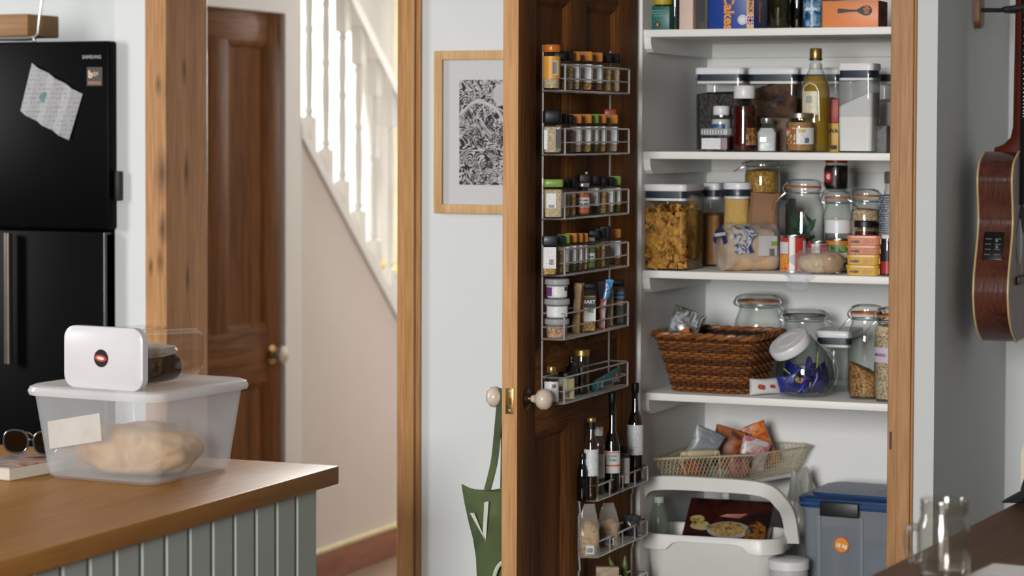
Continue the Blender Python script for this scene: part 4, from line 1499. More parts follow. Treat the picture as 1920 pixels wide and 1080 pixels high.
text(t, 'Jaffa Cakes', .021, OR, (w_ / 2 + .0004, .05, .062), (PI / 2, PI / 2, PI / 2), bold=.0006)
# olive bottle, dark bottle, sea salt drum
x, y, z, d, h, rz = P(1438, 1483, -120, 0, .05)
t = thing('olive_bottle', 'olive green glass bottle beside the blue cake carton', 'bottle', (x, y, z), rz)
r = d / 2
OLIVE = glass('olive_glass', '#8f8f45', .08, .6)
lathe_bottle(t, [(.0001, .003), (r * .8, .001), (r, .010), (r, h * .62), (r * .8, h * .70), (r * .36, h * .80), (r * .34, h)], OLIVE, plain('#65682c', .3, 0, .08, 30), .6)
obj('cap', lathe(B(), [(r * .42, h * .93), (r * .42, h * 1.02), (.0001, h * 1.025)], 20), BLACK, t)
x, y, z, d, h, rz = P(1482, 1508, -90, 0, .09)
t = thing('dark_bottle', 'slim dark glass bottle next to the sea salt drum', 'bottle', (x, y, z), rz)
r = d / 2
lathe_bottle(t, [(.0001, .003), (r * .8, .001), (r, .010), (r, h * .62), (r * .8, h * .70), (r * .4, h * .80), (r * .38, h)], glass('smoke_glass', '#6a6e66', .1, .7), plain('#23251f', .4), .6)
obj('cap', lathe(B(), [(r * .46, h * .93), (r * .46, h * 1.02), (.0001, h * 1.025)], 20), BLACK, t)
x, y, z, d, h, rz = P(1506, 1541, -70, 0, .05)
t = thing('salt_drum', 'blue and white sea salt drum beside the orange box', 'drum', (x, y, z), rz)
SEA = blotch('sea_picture', ['#0f2f52', '#1f5d8f', '#8fb4c8', '#1c4b78'], 40, .35, .5)
obj('tube', lathe(B(), [(.0001, 0), (d / 2, 0), (d / 2, h), (.0001, h)], 28), SEA, t)
obj('rim', lathe(B(), [(d / 2 + .0006, 0), (d / 2 + .0006, .004), (d / 2, .0045)], 28), plain('#22405f', .4, .5), t)
text(t, 'SEA SALT', .0095, plain('#e6e9ec', .5), (0, 0, .044), bend=d / 2 + .0003, bold=.0005)
# orange spoon box and its red end
x, y, z, w_, h_ = PB(1541.5, 1646.5, 1.5, 0, .02)
t = carton('orange carton with a black spoon picture on the top shelf', x, y, z, w_, .085, h_, plain('#d9824a', .45, 0, .03))
RED = plain('#7c2c1a', .45)
obj('end_face', box(B(), w_ / 2, w_ / 2 + .0006, .0005, .0845, .0005, h_ - .0005), RED, t)
SPB = plain('#27231f', .5)
def spoon(parent, cx, cz, s, rot=0, y=0.0):
    bm = B()
    pts = [(-.062, .0045), (-.060, .0062), (-.052, .0058), (-.030, .0030), (-.012, .0026), (-.006, .006), (.004, .0115), (.014, .0132), (.022, .0112), (.027, .006), (.0285, 0)]
    ol = [Vector((u * s, y, v * s)) for u, v in pts] + [Vector((u * s, y, -v * s)) for u, v in reversed(pts[:-1])]
    loft(bm, [ol, [p + Vector((0, .0005, 0)) for p in ol]])
    xform(bm, Matrix.Translation((cx, 0, cz)) @ Matrix.Rotation(rot, 4, 'Y'))
    return obj('printed_spoon', bm, SPB, parent)
so = spoon(t, .026, h_ * .62, .90, 0, -.0005)
ORG = plain('#d9824a', .5)
for s_, dzz in (('THE', .0075), ('SPOON', .0035), ('THAT', -.001), ('STIRS', -.0058)):
    text(so, s_, .0046, ORG, (.026 + .0125, -.0008, h_ * .62 + dzz), bold=.0002)
bm = B()
n = 20
loft(bm, [[Vector((w_ / 2 + e, .036 + .014 * math.cos(2 * PI * i / n), h_ * .52 + .013 * math.sin(2 * PI * i / n))) for i in range(n)] for e in (.0006, .0011)])
box(bm, w_ / 2 + .0006, w_ / 2 + .0011, .05, .08, h_ * .52 - .003, h_ * .52 + .003)
obj('printed_spoon', bm, SPB, t)

# --- second shelf
BEAN = speckle('dark_beans', ['#14100d', '#1e1712', '#0e0b0a', '#271d15'], 130, .6, .8)
BROWNC = blotch('brown_granules', ['#1a110c', '#3a2415', '#5a3a22', '#2a1a10'], 40, .8, .3, .5)
FLOUR = plain('#e6e6e6', .9, 0, .015, 40, .1)
x, y, z, w_, h_ = PB(1300, 1392, 127, 1, .27)
oxo('clear container of black beans in the back row left', x, y, z, w_, .13, h_, BEAN, .80)
x, y, z, w_, h_ = PB(1399, 1493, 127, 1, .27)
oxo('clear container of brown granules in the back row centre', x, y, z, w_, .13, h_, BROWNC, .93, slope=.25)
x, y, z, w_, h_ = PB(1497.5, 1575, 127, 1, .27)
oxo('clear container of pinkish grains behind the oil bottle', x, y, z, w_, .13, h_, blotch('pinkish_grain', ['#9a7560', '#c3a08a', '#8a6a58'], 60, .8), .72)
x, y, z, w_, h_ = PB(1622, 1690, 127, 1, .24)
oxo('clear container of white powder in the back row right', x, y, z, w_, .13, h_, FLOUR, .70)
x, y, z, w_, h_ = PB(1569, 1637.5, 119, 1, .025)
t = oxo('tall clear container of white flour at the front of the second shelf', x, y, z, w_, .07, h_, FLOUR, .70, slope=.45, r=.012, rz=math.radians(-4))
obj('flour_dust', rbox(B(), [(h_ * .40, w_ * .945, .066, .011), (h_ * .80, w_ * .96, .067, .011)], 5, False, False), film('flour_dust_film', '#d8d8d8', .58, .6), t)
# clear tub with white label, pill bottle behind
x, y, z, w_, h_ = PB(1311, 1369, 241, 1, .05)
t = thing('clear_tub', 'short clear tub with white label at the left of the second shelf', 'tub', (x, y + .028, z))
JAM = plain('#3a1a1f', .35)
obj('body', rbox(B(), [(0, w_ * .88, .05, .01), (.003, w_ * .9, .052, .012), (h_ * .72, w_ * .96, .056, .013)], 5, True, False), GLASS, t)
obj('contents', rbox(B(), [(.003, w_ * .85, .048, .01), (h_ * .62, w_ * .92, .053, .012)], 5), JAM, t)
obj('lid', rbox(B(), [(h_ * .70, w_ * .98, .058, .014), (h_ * .72, w_, .060, .014), (h_ * .97, w_, .060, .014), (h_, w_ * .96, .057, .012)], 5), film('clear_lid', '#c4c8cc', .4, .25), t)
w = B()
for i in range(10):
    u = -w_ * .40 + i * w_ * .8 / 9
    box(w, u - .0011, u + .0011, -.0312, -.0298, h_ * .74, h_ * .93)
obj('lid_ribs', w, plain('#d5d8da', .3), t)['kind'] = 'stuff'
obj('label', slab(B(), -w_ * .42, w_ * .20, h_ * .10, h_ * .58, -.0285), LBLW, t)
obj('label', slab(B(), w_ * .22, w_ * .40, h_ * .10, h_ * .58, -.0285), printed('purple_label_print', '#a98fa0', '#5a3f5a', 14, .45), t)
x, y, z, d, h, rz = P(1333, 1371, 199, 1, .125)
t = jar('white capped pill bottle behind the short clear tub', x, y, z, d, h, LIDW, plain('#c9cbcb', .5), .98, .2, None, rz, .74, 'bottle', 'pill_bottle')
obj('label', band(B(), d / 2 + .0004, h * .25, h * .60, -95, 20), plain('#1d4f7d', .4), t)
obj('label_dot', band(B(), d / 2 + .0009, h * .42, h * .52, -40, -14, 4), plain('#d08b3c', .4), t)
# squeezy honey bottle
x, y, z, d, h, rz = P(1371, 1419, 161, 1, .045)
t = thing('syrup_bottle', 'dark red syrup squeeze bottle with a white cap', 'bottle', (x, y, z), rz)
r = d / 2
SYR = film('red_syrup', '#5a0f0a', .18, .12)
lathe_bottle(t, [(.0001, .002), (r * .85, .0005), (r * .97, .008), (r, h * .12), (r * .93, h * .36), (r * .88, h * .46), (r * .95, h * .60), (r * .92, h * .68), (r * .72, h * .77), (r * .60, h * .80)], GLASS, SYR, .86)
obj('cap', lathe(B(), [(r * .80, h * .805), (r * .84, h * .82), (r * .82, h * .985), (r * .76, h), (.0001, h)], 28), LIDW, t)
obj('label', band(B(), r * 1.01, h * .10, h * .36, 8, 75), blotch('syrup_label', ['#2a1a10', '#8a5a35', '#b59068', '#4a2f1a'], 60, .5), t)
obj('label', xform(lathe(B(), [(.0001, .0008), (.0085, .0008), (.009, 0)], 20), Matrix.Translation((.0135, -r * .78, h * .52)) @ Matrix.Rotation(math.radians(35), 4, 'Z') @ Matrix.Rotation(PI / 2, 4, 'X')), plain('#241a12', .4), t)['label'] = 'round dark emblem'
# silver hexagonal jar
x, y, z, w_, h_ = PB(1414, 1452, 221, 1, .015)
t = thing('square_jar', 'small square glass jar with white contents at the shelf edge', 'jar', (x, y + .022, z), math.radians(14))
obj('glass', rbox(B(), [(0, w_ * .85, .038, .006), (.004, w_ * .93, .043, .008), (h_ * .62, w_ * .93, .043, .008), (h_ * .78, w_ * .60, .028, .010), (h_ * .84, w_ * .55, .026, .012)], 5, True, False), glass('bright_glass', '#f4f8f8', .16, .9), t)
obj('contents', rbox(B(), [(.003, w_ * .82, .036, .006), (h_ * .56, w_ * .87, .040, .007), (h_ * .70, w_ * .6, .03, .007)], 5), plain('#dcdedf', .35, 0, .03), t)
obj('lid', lathe(B(), [(w_ * .30, h_ * .83), (w_ * .32, h_ * .85), (w_ * .32, h_ * .97), (w_ * .28, h_), (.0001, h_)], 24), plain('#b4b8ba', .25, .9), t)
# brown packet behind, peanut butter, oil
x, y, z, w_, h_ = PB(1450, 1482, 222, 1, .10)
carton('small brown carton behind the square glass jar', x, y, z, w_, .05, h_, blotch('brown_card', ['#4a382c', '#6d5747', '#3a2b22'], 30, .7))
x, y, z, d, h, rz = P(1474, 1526.5, 212, 1, .018)
t = jar('peanut butter jar with a gold lid and white label', x, y, z, d, h, plain('#98907a', .35, .8), plain('#a87a48', .6, 0, .06, 60), .98, .14, None, rz, .82)
obj('label', band(B(), d / 2 + .0004, h * .20, h * .62, -88, -20), blotch('nut_label', ['#c9a23a', '#d8d2bd', '#5a7a3c', '#c0392b', '#d8d2bd'], 55, .45), t)
obj('label', band(B(), d / 2 + .0004, h * .20, h * .62, -16, 70), LBLW, t)
bars(t, .016, h * .30, .011, .012, 0, 9, INK, d / 2 + .0009)
obj('label_patch', band(B(), d / 2 + .0009, h * .50, h * .58, -8, 20, 5), plain('#c9a35a', .5), t)
x, y, z, d, h, rz = P(1501, 1555.5, 91, 1, .075)
t = thing('oil_bottle', 'tall olive oil bottle with a gold cap and pale label', 'bottle', (x, y, z), rz)
r = d / 2
OIL = film('golden_oil', '#cfa52a', .42, .08)
bp_ = [(.0001, .003), (r * .8, .001), (r * .96, .008), (r, .02), (r * .97, h * .30), (r, h * .56), (r * .92, h * .66), (r * .60, h * .76), (r * .40, h * .82), (r * .34, h * .88), (r * .33, h * .915)]
lathe_bottle(t, bp_, GLASS, OIL, .80)
obj('cap', lathe(B(), [(r * .40, h * .90), (r * .42, h * .91), (r * .42, h * .985), (r * .36, h), (.0001, h)], 24), GOLD, t)
obj('cap_collar', lathe(B(), [(r * .46, h * .885), (r * .46, h * .90), (r * .40, h * .903)], 24), plain('#2a2a22', .4), t)
obj('neck_label', band(B(), r * .42, h * .80, h * .85, -175, 175, 24), plain('#b7b9b4', .4), t)
obj('label', band(B(), r * 1.005, h * .36, h * .585, -62, 12), LBLC, t)
obj('label_emblem', band(B(), r * 1.005 + .0006, h * .47, h * .54, -40, -15, 5), plain('#9aa0a0', .5), t)
obj('emblem_arch', tube(B(), [(r * 1.01 * math.sin(a), -r * 1.01 * math.cos(a), zz_) for a, zz_ in ((math.radians(-58), h * .58), (math.radians(-50), h * .63), (math.radians(-25), h * .665), (math.radians(0), h * .64), (math.radians(12), h * .58), (math.radians(16), h * .30))], .0014, 5), plain('#d8d9c0', .3), t)
# red-and-yellow tin partly hidden, grey scoop box at right
x, y, z, w_, h_ = PB(1538, 1572, 231, 1, .14)
t = carton('yellow carton standing behind the oil bottle', x, y, z, w_, .05, h_, plain('#c59a2e', .5))
text(t, 'WA', .013, INK, (w_ * .22, -.0003, h_ * .72), bold=.0006)
w = B()
box(w, w_ * .10, w_ * .42, -.0003, 0, .006, .016)
obj('printed_patch', w, INK, t)
x2, y2, z2, w2, h2 = PB(1540, 1571, 186, 1, .14, z + h_)
t = carton('red carton on top of the yellow carton behind the oil', x2, y2 + .002, z + h_ + .0003, w2, .045, h2, plain('#a3352a', .5))
x, y, z, w_, h_ = PB(1640, 1662, 236, 1, .06)
t = carton('dark grey carton at the right end of the second shelf', x, y, z, w_, .06, h_, blotch('grey_card', ['#3a3c3c', '#6d7070', '#4a4c4c'], 25, .6), rz=math.radians(-6))

# --- third shelf
PASTA = blotch('pasta_mass', ['#5a3a14', '#a9762a', '#c08c34'], 60, .7, .5, .6)
x, y, z, w_, h_ = PB(1203, 1284.5, 346, 2, .012)
px_, pw, pd, ph = x, w_, .155, h_
t = oxo('large clear container full of butterfly pasta', x, y, z, w_, pd, h_, PASTA, .80, rough=.04)
PM = plain('#d09a3a', .55, 0, .12, 60)
def bow(s):
    bm = B()
    nx_ = 6
    rows = []
    for j in range(5):
        v = j / 4 - .5
        rows.append([bm.verts.new(((i / nx_ - .5) * 2 * s, v * s * 1.25 * (.28 + 1.44 * abs(i / nx_ - .5)), .12 * s * math.sin(v * 9) * (1 - abs(i / nx_ - .5)))) for i in range(nx_ + 1)])
    for j in range(4):
        for i in range(nx_):
            bm.faces.new((rows[j][i], rows[j][i + 1], rows[j + 1][i + 1], rows[j + 1][i]))
    bmesh.ops.solidify(bm, geom=bm.faces[:], thickness=.0009)
    return bm
b0_ = obj('pasta_bow', bow(.0105), PM, t)
b0_.location = (-pw * .2, -pd * .44, .03)
rp_ = random.Random(4)
top_z = (ph - .032) * .80
for i in range(230):
    o = b0_.copy()
    COL.objects.link(o)
    o.parent = t
    if i < 150:
        o.location = ((rp_.random() - .5) * pw * .86, -pd * .472 + rp_.random() * .007, .012 + rp_.random() * (top_z - .012))
    elif i < 200:
        o.location = (pw * .470 - rp_.random() * .006, (rp_.random() - .5) * pd * .82, .012 + rp_.random() * (top_z - .012))
    else:
        o.location = ((rp_.random() - .5) * pw * .8, (rp_.random() - .5) * pd * .8, top_z + .004 + rp_.random() * .006)
    o.rotation_euler = (PI / 2 + rp_.uniform(-.5, .5), rp_.uniform(0, 6), rp_.uniform(-.4, .4) + (PI / 2 if 150 <= i < 200 else 0))
COUS = plain('#c9a35c', .9, 0, .06, 180, .3)
x, y, z, w_, h_ = PB(1300, 1346, 344, 2, .235)
oxo('clear container of brown flour behind the pasta container', x, y, z, w_ , .10, h_, plain('#8a6236', .9, 0, .1, 80), .72)
x, y, z, w_, h_ = PB(1350, 1400, 343, 2, .20)
oxo('tall clear container of yellow couscous behind the bagged loaf', x, y, z, w_, .075, h_, COUS, .95, r=.028)
# paper bag, and the jar standing in its top
x, y, z, w_, h_ = PB(1398, 1454, 362, 2, .195)
bm = B()
rings = []
for i, (v, k, e) in enumerate(((0, 1, 1), (.3, 1.02, 1), (.6, .97, .95), (.78, .92, .85), (.9, .95, .6), (1.0, 1.0, .35))):
    ring = rr(w_ * k, .07 * e, .012, h_ * v, 4)
    for q, p in enumerate(ring):
        p.x += .004 * noise.noise(Vector((q * .7, v * 5, 1)))
        p.y += .006 * noise.noise(Vector((q * .9, v * 5, 4)))
        p.z += (.008 * noise.noise(Vector((q * .5, 9, 1))) if v == 1.0 else 0)
    rings.append(ring)
loft(bm, rings)
o = obj('paper_bag', bm, plain('#8b684b', .85, 0, .08, 25, .5), None, loc=(x, y + .04, z), angle=18)
tag(o, 'crumpled brown paper bag standing behind the bagged loaf', 'bag')
GOLDG = speckle('golden_grain', ['#a2752c', '#b98b3a', '#8a5f22', '#c09a50'], 260, .8, .4)
zj = onY(1430, 374, YS + .29).z
x, y, z, d, h, rz = P(1396, 1462, 301, 2, .25, zj)
st_b = obj('storage_tin', lathe(B(), [(.0001, 0), (d * .36, 0), (d * .36, zj - ZS[2] - .002), (.0001, zj - ZS[2] - .002)], 28), plain('#141414', .6), None, loc=(x, y, ZS[2] + .0005))
tag(st_b, 'plain dark tin behind the paper bag with a jar on it', 'tin')
kilner('clip top jar of golden grain standing above the paper bag', x, y, zj, d, h, GOLDG, .92, rz + .1, plain('#8d8f88', .5), clip=-1, necks=.92)
# bagged loaf
lx0, lx1 = onY(1322, 480, YS + .03).x, onY(1446, 480, YS + .03).x
lw2 = lx1 - lx0
lh2 = onY(1385, 424, YS + .06).z - ZS[2]
loaf = thing('bagged_loaf', 'sliced pale loaf in a clear printed bag on the third shelf', 'bread', ((lx0 + lx1) / 2 + .004, YS + .100, ZS[2] + .001), math.radians(40))
lw2 = (lx1 - lx0) * .86
BR = blotch('pale_bread', ['#a98560', '#c6a682', '#d2b795'], 14, .8, .4, .2)
def loafrings(w_, d_, h_, g, n=9, seed=0):
    rings = []
    for i in range(n):
        u = i / (n - 1)
        k = min(1, .72 + 1.3 * math.sin(PI * u) ** .6 * .4)
        ring = []
        for q in range(24):
            a = 2 * PI * q / 24
            cy = math.copysign(abs(math.cos(a)) ** .75, math.cos(a)) * d_ / 2 * k
            cz_ = math.copysign(abs(math.sin(a)) ** .75, math.sin(a)) * h_ / 2 * k
            j = g * noise.noise(Vector((u * 5 + seed, math.cos(a) * 2, math.sin(a) * 2)))
            ring.append(Vector(((u - .5) * w_, cy * (1 + j), h_ / 2 + cz_ * (1 + j) - h_ / 2 * (1 - k))))
        rings.append(ring)
    return rings
bm = B()
SL = 9
for i in range(SL):
    pass
obj('loaf', loft(B(), loafrings(lw2 * .94, .086, lh2 * .94, .05, 12, 1)), BR, loaf)
FILM = film('clear_bag', '#dfe3e6', .78, .12)
wb = loft(B(), loafrings(lw2 * 1.05, .100, lh2, .20, 18, 5))
bmin = min(v.co.z for v in wb.verts)
for v in wb.verts:
    v.co.z = max(v.co.z - bmin, .0003)
obj('bag', wb, FILM, loaf, angle=20)
LB1 = plain('#28386a', .5)
lbp = []
for i in range(7):                               # navy brand panel curling over the bag's left shoulder
    a = math.radians(100 + i * 22)
    lbp.append((math.cos(a), math.sin(a)))
w = B()
def shoulder(u, a, off=.0022):
    return Vector((u, -(.104 / 2 + off) * math.copysign(abs(math.cos(a)) ** .6, math.cos(a)), lh2 / 2 + (lh2 / 2 + off) * math.copysign(abs(math.sin(a)) ** .65, math.sin(a))))
rings = []
for i in range(9):
    a = math.radians(-5 + i * 9.5)
    rings.append([shoulder(-lw2 * .42, a), shoulder(-lw2 * .06 - .010 * math.sin(i * 1.3), a), shoulder(-lw2 * .06 - .010 * math.sin(i * 1.3), a, .0028), shoulder(-lw2 * .42, a, .0028)])
loft(w, rings)
obj('printed_panel', w, blotch('loaf_print', ['#26386c', '#c9cdd0', '#27396d', '#c3b9a8'], 38, .4, .8, 0, 3, [.38, .46, .54, .62]), loaf)
text(loaf, 'WARBURTONS', .0098, plain('#e4e4dc', .5), (-lw2 * .535, -.004, lh2 * .80), (PI / 2, -.10, -PI / 2), bold=.0006)
bm = B()
rg = []
for i in range(13):
    a = PI * (.10 + .80 * i / 12)
    rg.append([Vector((-lw2 * .530, .046 * k * math.cos(a), lh2 * .50 + lh2 * .47 * k * math.sin(a))) for k in (.55, .97)] + [Vector((-lw2 * .524, .046 * k * math.cos(a), lh2 * .50 + lh2 * .47 * k * math.sin(a))) for k in (.97, .55)])
loft(bm, rg)
obj('printed_arch', bm, LB1, loaf)
lab2 = obj('printed_panel', slab(B(), lw2 * .02, lw2 * .36, lh2 * .34, lh2 * .78, -.0545), plain('#b9b8ba', .5), loaf)
obj('green_patch', slab(B(), lw2 * .25, lw2 * .36, lh2 * .56, lh2 * .66, -.0551), plain('#7d9a3f', .5), lab2)
bars(lab2, lw2 * .265, lh2 * .42, .013, .017, -.0551)
w = B()
for u, v in ((.06, .56), (.13, .55), (.07, .48), (.15, .47)):
    box(w, lw2 * u, lw2 * u + .006, -.0549, -.0545, lh2 * v, lh2 * v + .004)
obj('red_marks', w, plain('#b8524d', .5), lab2)['kind'] = 'stuff'
box_ = B()
box(box_, lw2 * .05, lw2 * .18, -.0549, -.0545, lh2 * .38, lh2 * .40)
obj('blue_line', box_, LB1, lab2)
# dark carton, big kilner of bay leaves
x, y, z, w_, h_ = PB(1449, 1472, 374, 2, .22)
carton('black carton between the paper bag and the large clip jar', x, y, z, w_, .09, h_, plain('#1b1d21', .5))
x, y, z, d, h, rz = P(1466, 1545, 336, 2, .128)
t = kilner('large clip top jar of dark green bay leaves', x, y, z, d, h, None, .4, rz, RUBBER, clip=-1, necks=.78)
LEAF = blotch('dried_leaf', ['#1d3a28', '#2f5239', '#486a4e'], 30, .7)
for i in range(26):
    a = i * 2.4
    rad = (d / 2 - .012) * (.3 + .7 * rp_.random())
    bm = B()
    s = .016 + .006 * rp_.random()
    ol = [(0, -s), (s * .35, -s * .4), (s * .38, s * .2), (0, s), (-s * .38, s * .2), (-s * .35, -s * .4)]
    loft(bm, [[Vector((u, v, .0025 * abs(u) / s)) for u, v in ol], [Vector((u, v, .0025 * abs(u) / s + .0006)) for u, v in ol]])
    o = obj('leaf', bm, LEAF, t, loc=(rad * math.cos(a) * .8, rad * math.sin(a) * .8, .030 + .0036 * i))
    o.rotation_euler = (rp_.uniform(-1, 1) + 1.0, rp_.uniform(-.8, .8), a)
# middle jars
x, y, z, d, h, rz = P(1541, 1598, 358, 2, .205)
t = kilner('clip top jar with brown contents under the red lidded jar', x, y, z, d, h, plain('#4a3226', .7, 0, .1), .35, rz, RUBBER, clip=1)
zt_ = z + h
x, y, z, d, h, rz = P(1545, 1590, 299, 2, .21, zt_)
t = jar('dark spread jar with red lid on top of a clip jar', x, P(1541, 1598, 358, 2, .205)[1], zt_ + .0005, d, h, plain('#b02a26', .35), plain('#17120f', .25), 1.0, .11, None, rz, .88, labz=(.1, .7))
obj('label', band(B(), d / 2 + .0005, h * .16, h * .72, -80, -6, 12), plain('#2a1416', .4), t)
bm = B()
obj('label_oval', xform(lathe(B(), [(.0001, .0006), (.0135, .0006), (.0138, 0)], 24), Matrix.Rotation(math.radians(-42), 4, 'Z') @ Matrix.Translation((0, -d / 2 - .0003, h * .44)) @ Matrix.Rotation(PI / 2, 4, 'X')), plain('#a82a2c', .4), t)
text(t, 'ME', .017, plain('#d9d3d0', .4), (0, 0, h * .44), (0, 0, math.radians(-42)), bend=d / 2 + .0012, bold=.001)
BEIGE = speckle('beige_grain', ['#c2ab88', '#b0977a', '#d0bb98', '#a48a68'], 240, .9, .4)
x, y, z, d, h, rz = P(1594, 1650, 354, 2, .13)
kilner('clip top jar of beige grain at the right of the third shelf', x, y, z, d, h, BEIGE, .93, rz, RUBBER, clip=1, necks=.86)
x, y, z, w_, h_ = PB(1647, 1668, 366, 2, .09)
t = carton('navy carton with white print beside the beige grain jar', x, y, z, w_, .07, h_, printed('navy_print', '#1a2436', '#a9b2bf', 34, .52))
w = B()
prism(w, [(w_ * .06, h_ * .42), (w_ * .42, h_ * .42), (w_ * .24, h_ * .50)], 'Y', -.0006, 0)
obj('printed_triangle', w, plain('#ccd1d6', .5), t)
# white lid jar, red jar
x, y, z, d, h, rz = P(1546, 1595, 411, 2, .132)
t = jar('glass jar with broad white lid behind the green tin', x, y, z, d, h, LIDW, plain('#7a3020', .4), .9, .27, None, rz, .95)
x, y, z, d, h, rz = P(1600, 1643, 414, 2, .075)
jar('dark red sauce jar with black lid behind the tub stack', x, y, z, d, h, BLACK, plain('#5a1f18', .3), 1.0, .12, None, rz, .92)
# spaghetti tin, red-white tin, green tin
SPAG = blotch('spaghetti_picture', ['#b0492a', '#d97b33', '#e0a24c', '#c25a2b'], 70, .4, 1.5)
def tin(label, x0, x1, yt, dy, lm, bands=(), rz2=None, group=None):
    x, y, z, d, h, rz = P(x0, x1, yt, 2, dy)
    t = thing('food_tin', label, 'tin', (x, y, z), rz if rz2 is None else rz2, group)
    r = d / 2
    obj('can', lathe(B(), [(.0001, .002), (r * .94, .002), (r, 0), (r, .004), (r * .985, .006), (r * .985, h - .006), (r, h - .004), (r, h), (r * .95, h - .001), (r * .94, h - .004), (.0001, h - .004)], 32), STEEL, t)
    obj('label', lathe(B(), [(r * .992, .006), (r * .992, h - .006)], 32), lm, t)
    for (c, z0, z1, a0, a1) in bands:
        obj('label_patch', band(B(), r * .992 + .0003, h * z0, h * z1, a0, a1, 10), c, t)
    return t
t = tin('red and white spaghetti tin at the shelf front', 1462.5, 1511, 441, .055, plain('#b8392a', .4), [(LBLW, .50, .82, -85, -22), (LBLW, .52, .86, 50, 88), (SPAG, .03, .48, -88, -18), (plain('#d7d5d2', .4), .04, .96, -18, 8), (SPAG, .04, .3, 20, 88)])
tin('small red and white tin behind the plastic wrapped roll', 1514, 1553, 452, .066, plain('#c4bdb8', .4), [(plain('#a32531', .4), .5, .9, 10, 80), (plain('#a32531', .4), .55, .95, -80, -40)])
tin('green and orange labelled tin behind the wrapped roll', 1548, 1594, 448, .085, blotch('green_label', ['#21401f', '#3f6a2e', '#8a9a5a', '#2a3f24'], 50, .4), [(plain('#c67a2a', .4), .84, .95, -88, 88), (plain('#d8d4c8', .4), .45, .6, 5, 50)])
# wrapped roll hanging over the edge
c0, c1 = onY(1488, 490, YS + .05), onY(1584, 490, YS + .05)
rl = thing('wrapped_roll', 'pale bread roll in clear film drooping over the shelf edge', 'bread', ((c0.x + c1.x) / 2, YS + .040, ZS[2] + .0006), math.radians(4))
rw = c1.x - c0.x
rh = (onY(1540, 470, YS + .05).z - ZS[2]) * 1.12
obj('roll', blob(B(), (-.004, 0, rh * .40), (rw * .36, .030, rh * .40), .1, 2.2, 2, 3, -rh * .38), blotch('roll_crust', ['#b59a74', '#cdb795', '#a98a62'], 20, .7), rl)
obj('roll', blob(B(), (rw * .20, .004, rh * .44), (rw * .29, .032, rh * .44), .1, 2.2, 7, 3, -rh * .42), blotch('roll_crust_dark', ['#9a7a54', '#b59468', '#8a6a44'], 20, .7), rl)
FILM2 = film('cling_film', '#e6e8ea', .86, .05)
wb = blob(B(), (0, 0, rh * .5), (rw * .52, .038, rh * .52), .22, 2.6, 4, 4, -rh * .5)
obj('film', wb, FILM2, rl, angle=15)
bm = B()
rings = []
for i in range(9):
    v = i / 8
    cx = -rw * .32 + v * rw * .06
    ring = []
    for q in range(18):
        a = 2 * PI * q / 18
        k = 1 + .9 * noise.noise(Vector((math.cos(a) * 3.5, math.sin(a) * 3.5, v * 5)))
        ring.append(Vector((cx + (.030 + .004 * math.sin(v * 9)) * math.cos(a) * k * (1 - .3 * v), -.056 - .004 * v + .007 * math.sin(a) * k, .010 - v * .046 + .006 * noise.noise(Vector((a * 2, v * 3, 8))))))
    rings.append(ring)
loft(bm, rings)
obj('film_tail', bm, film('crinkled_film', '#f6f8fa', .90, .03), rl, angle=12)
# stack of fish tubs
def fishtub(label, x0, x1, yt, zb, col, group=None):
    x, y, z, w_, h_ = PB(x0, x1, yt, 2, .018, zb)
    t = thing('snack_tub', label, 'tub', (x, y + .03, z), math.radians(7), group)
    obj('body', rbox(B(), [(0, w_ * .94, .052, .012), (h_ * .70, w_ * .98, .056, .013), (h_ * .74, w_ * 1.03, .061, .014), (h_ - .0004, w_ * 1.03, .061, .014)], 6), plain(col, .35, 0, .03), t)
    dk = plain('#3a2a22', .5)
    bm = B()
    pts = [(-.013, .0), (-.0105, .0022), (-.006, .0016), (-.001, .0032), (.005, .0028), (.0095, .0006)]
    ol = [Vector((u - w_ * .22, -.0290, v + h_ * .36)) for u, v in pts] + [Vector((u - w_ * .22, -.0290, h_ * .36 - v)) for u, v in reversed(pts[1:])]
    loft(bm, [ol, [p + Vector((0, .0014, 0)) for p in ol]])
    obj('printed_fish', bm, dk, t)
    obj('label', slab(B(), -.002, w_ * .27, h_ * .12, h_ * .64, -.0284, .0004), plain(col, .6, 0, .12, 300), t)
    bm = B()
    for k in range(4):
        box(bm, w_ * .02, w_ * (.16 + .08 * ((k * 7) % 3)), -.0290, -.0284, h_ * (.17 + .12 * k), h_ * (.20 + .12 * k))
    obj('printed_lines', bm, plain('#8a4a38', .5), t)['kind'] = 'stuff'
    bm = B()
    for k in range(5):
        box(bm, w_ * .485, w_ * .485 + .0016, -.022 + .008 * k, -.019 + .008 * k, h_ * .1, h_ * .66)
    obj('side_ribs', bm, plain(col, .35, 0, .03), t)['kind'] = 'stuff'
    return z + h_
zz = fishtub('lower yellow snack tub, bottom of the stack of four', 1583, 1644, 497.5, None, '#d0a443')
zz = fishtub('upper yellow snack tub, second from bottom of the stack', 1583.5, 1645, 478, zz, '#d3a845')
zz = fishtub('lower salmon pink snack tub on the yellow tubs', 1584, 1646, 460.5, zz, '#cf8a66')
zz = fishtub('topmost salmon pink snack tub of the stack of four', 1584, 1647, 442, zz, '#d28c6a')
x, y, z, d, h, rz = P(1652, 1676, 440, 2, .03)
t = jar('navy bottle with red and white label at the casing', x, y, z, d, h, LIDW, plain('#16202f', .4), 1, .10, plain('#a32b28', .4), rz, .9, 'bottle', 'sauce_bottle', labz=(.05, .35))
x, y, z, w_, h_ = PB(1655, 1690, 322, 2, .16)
t = jar('clear jar half hidden by the casing on the third shelf', *P(1655, 1700, 322, 2, .22)[:4], P(1655, 1700, 322, 2, .22)[4], plain('#8d918f', .3, .6), plain('#c3b9a2', .8), .7, .12)

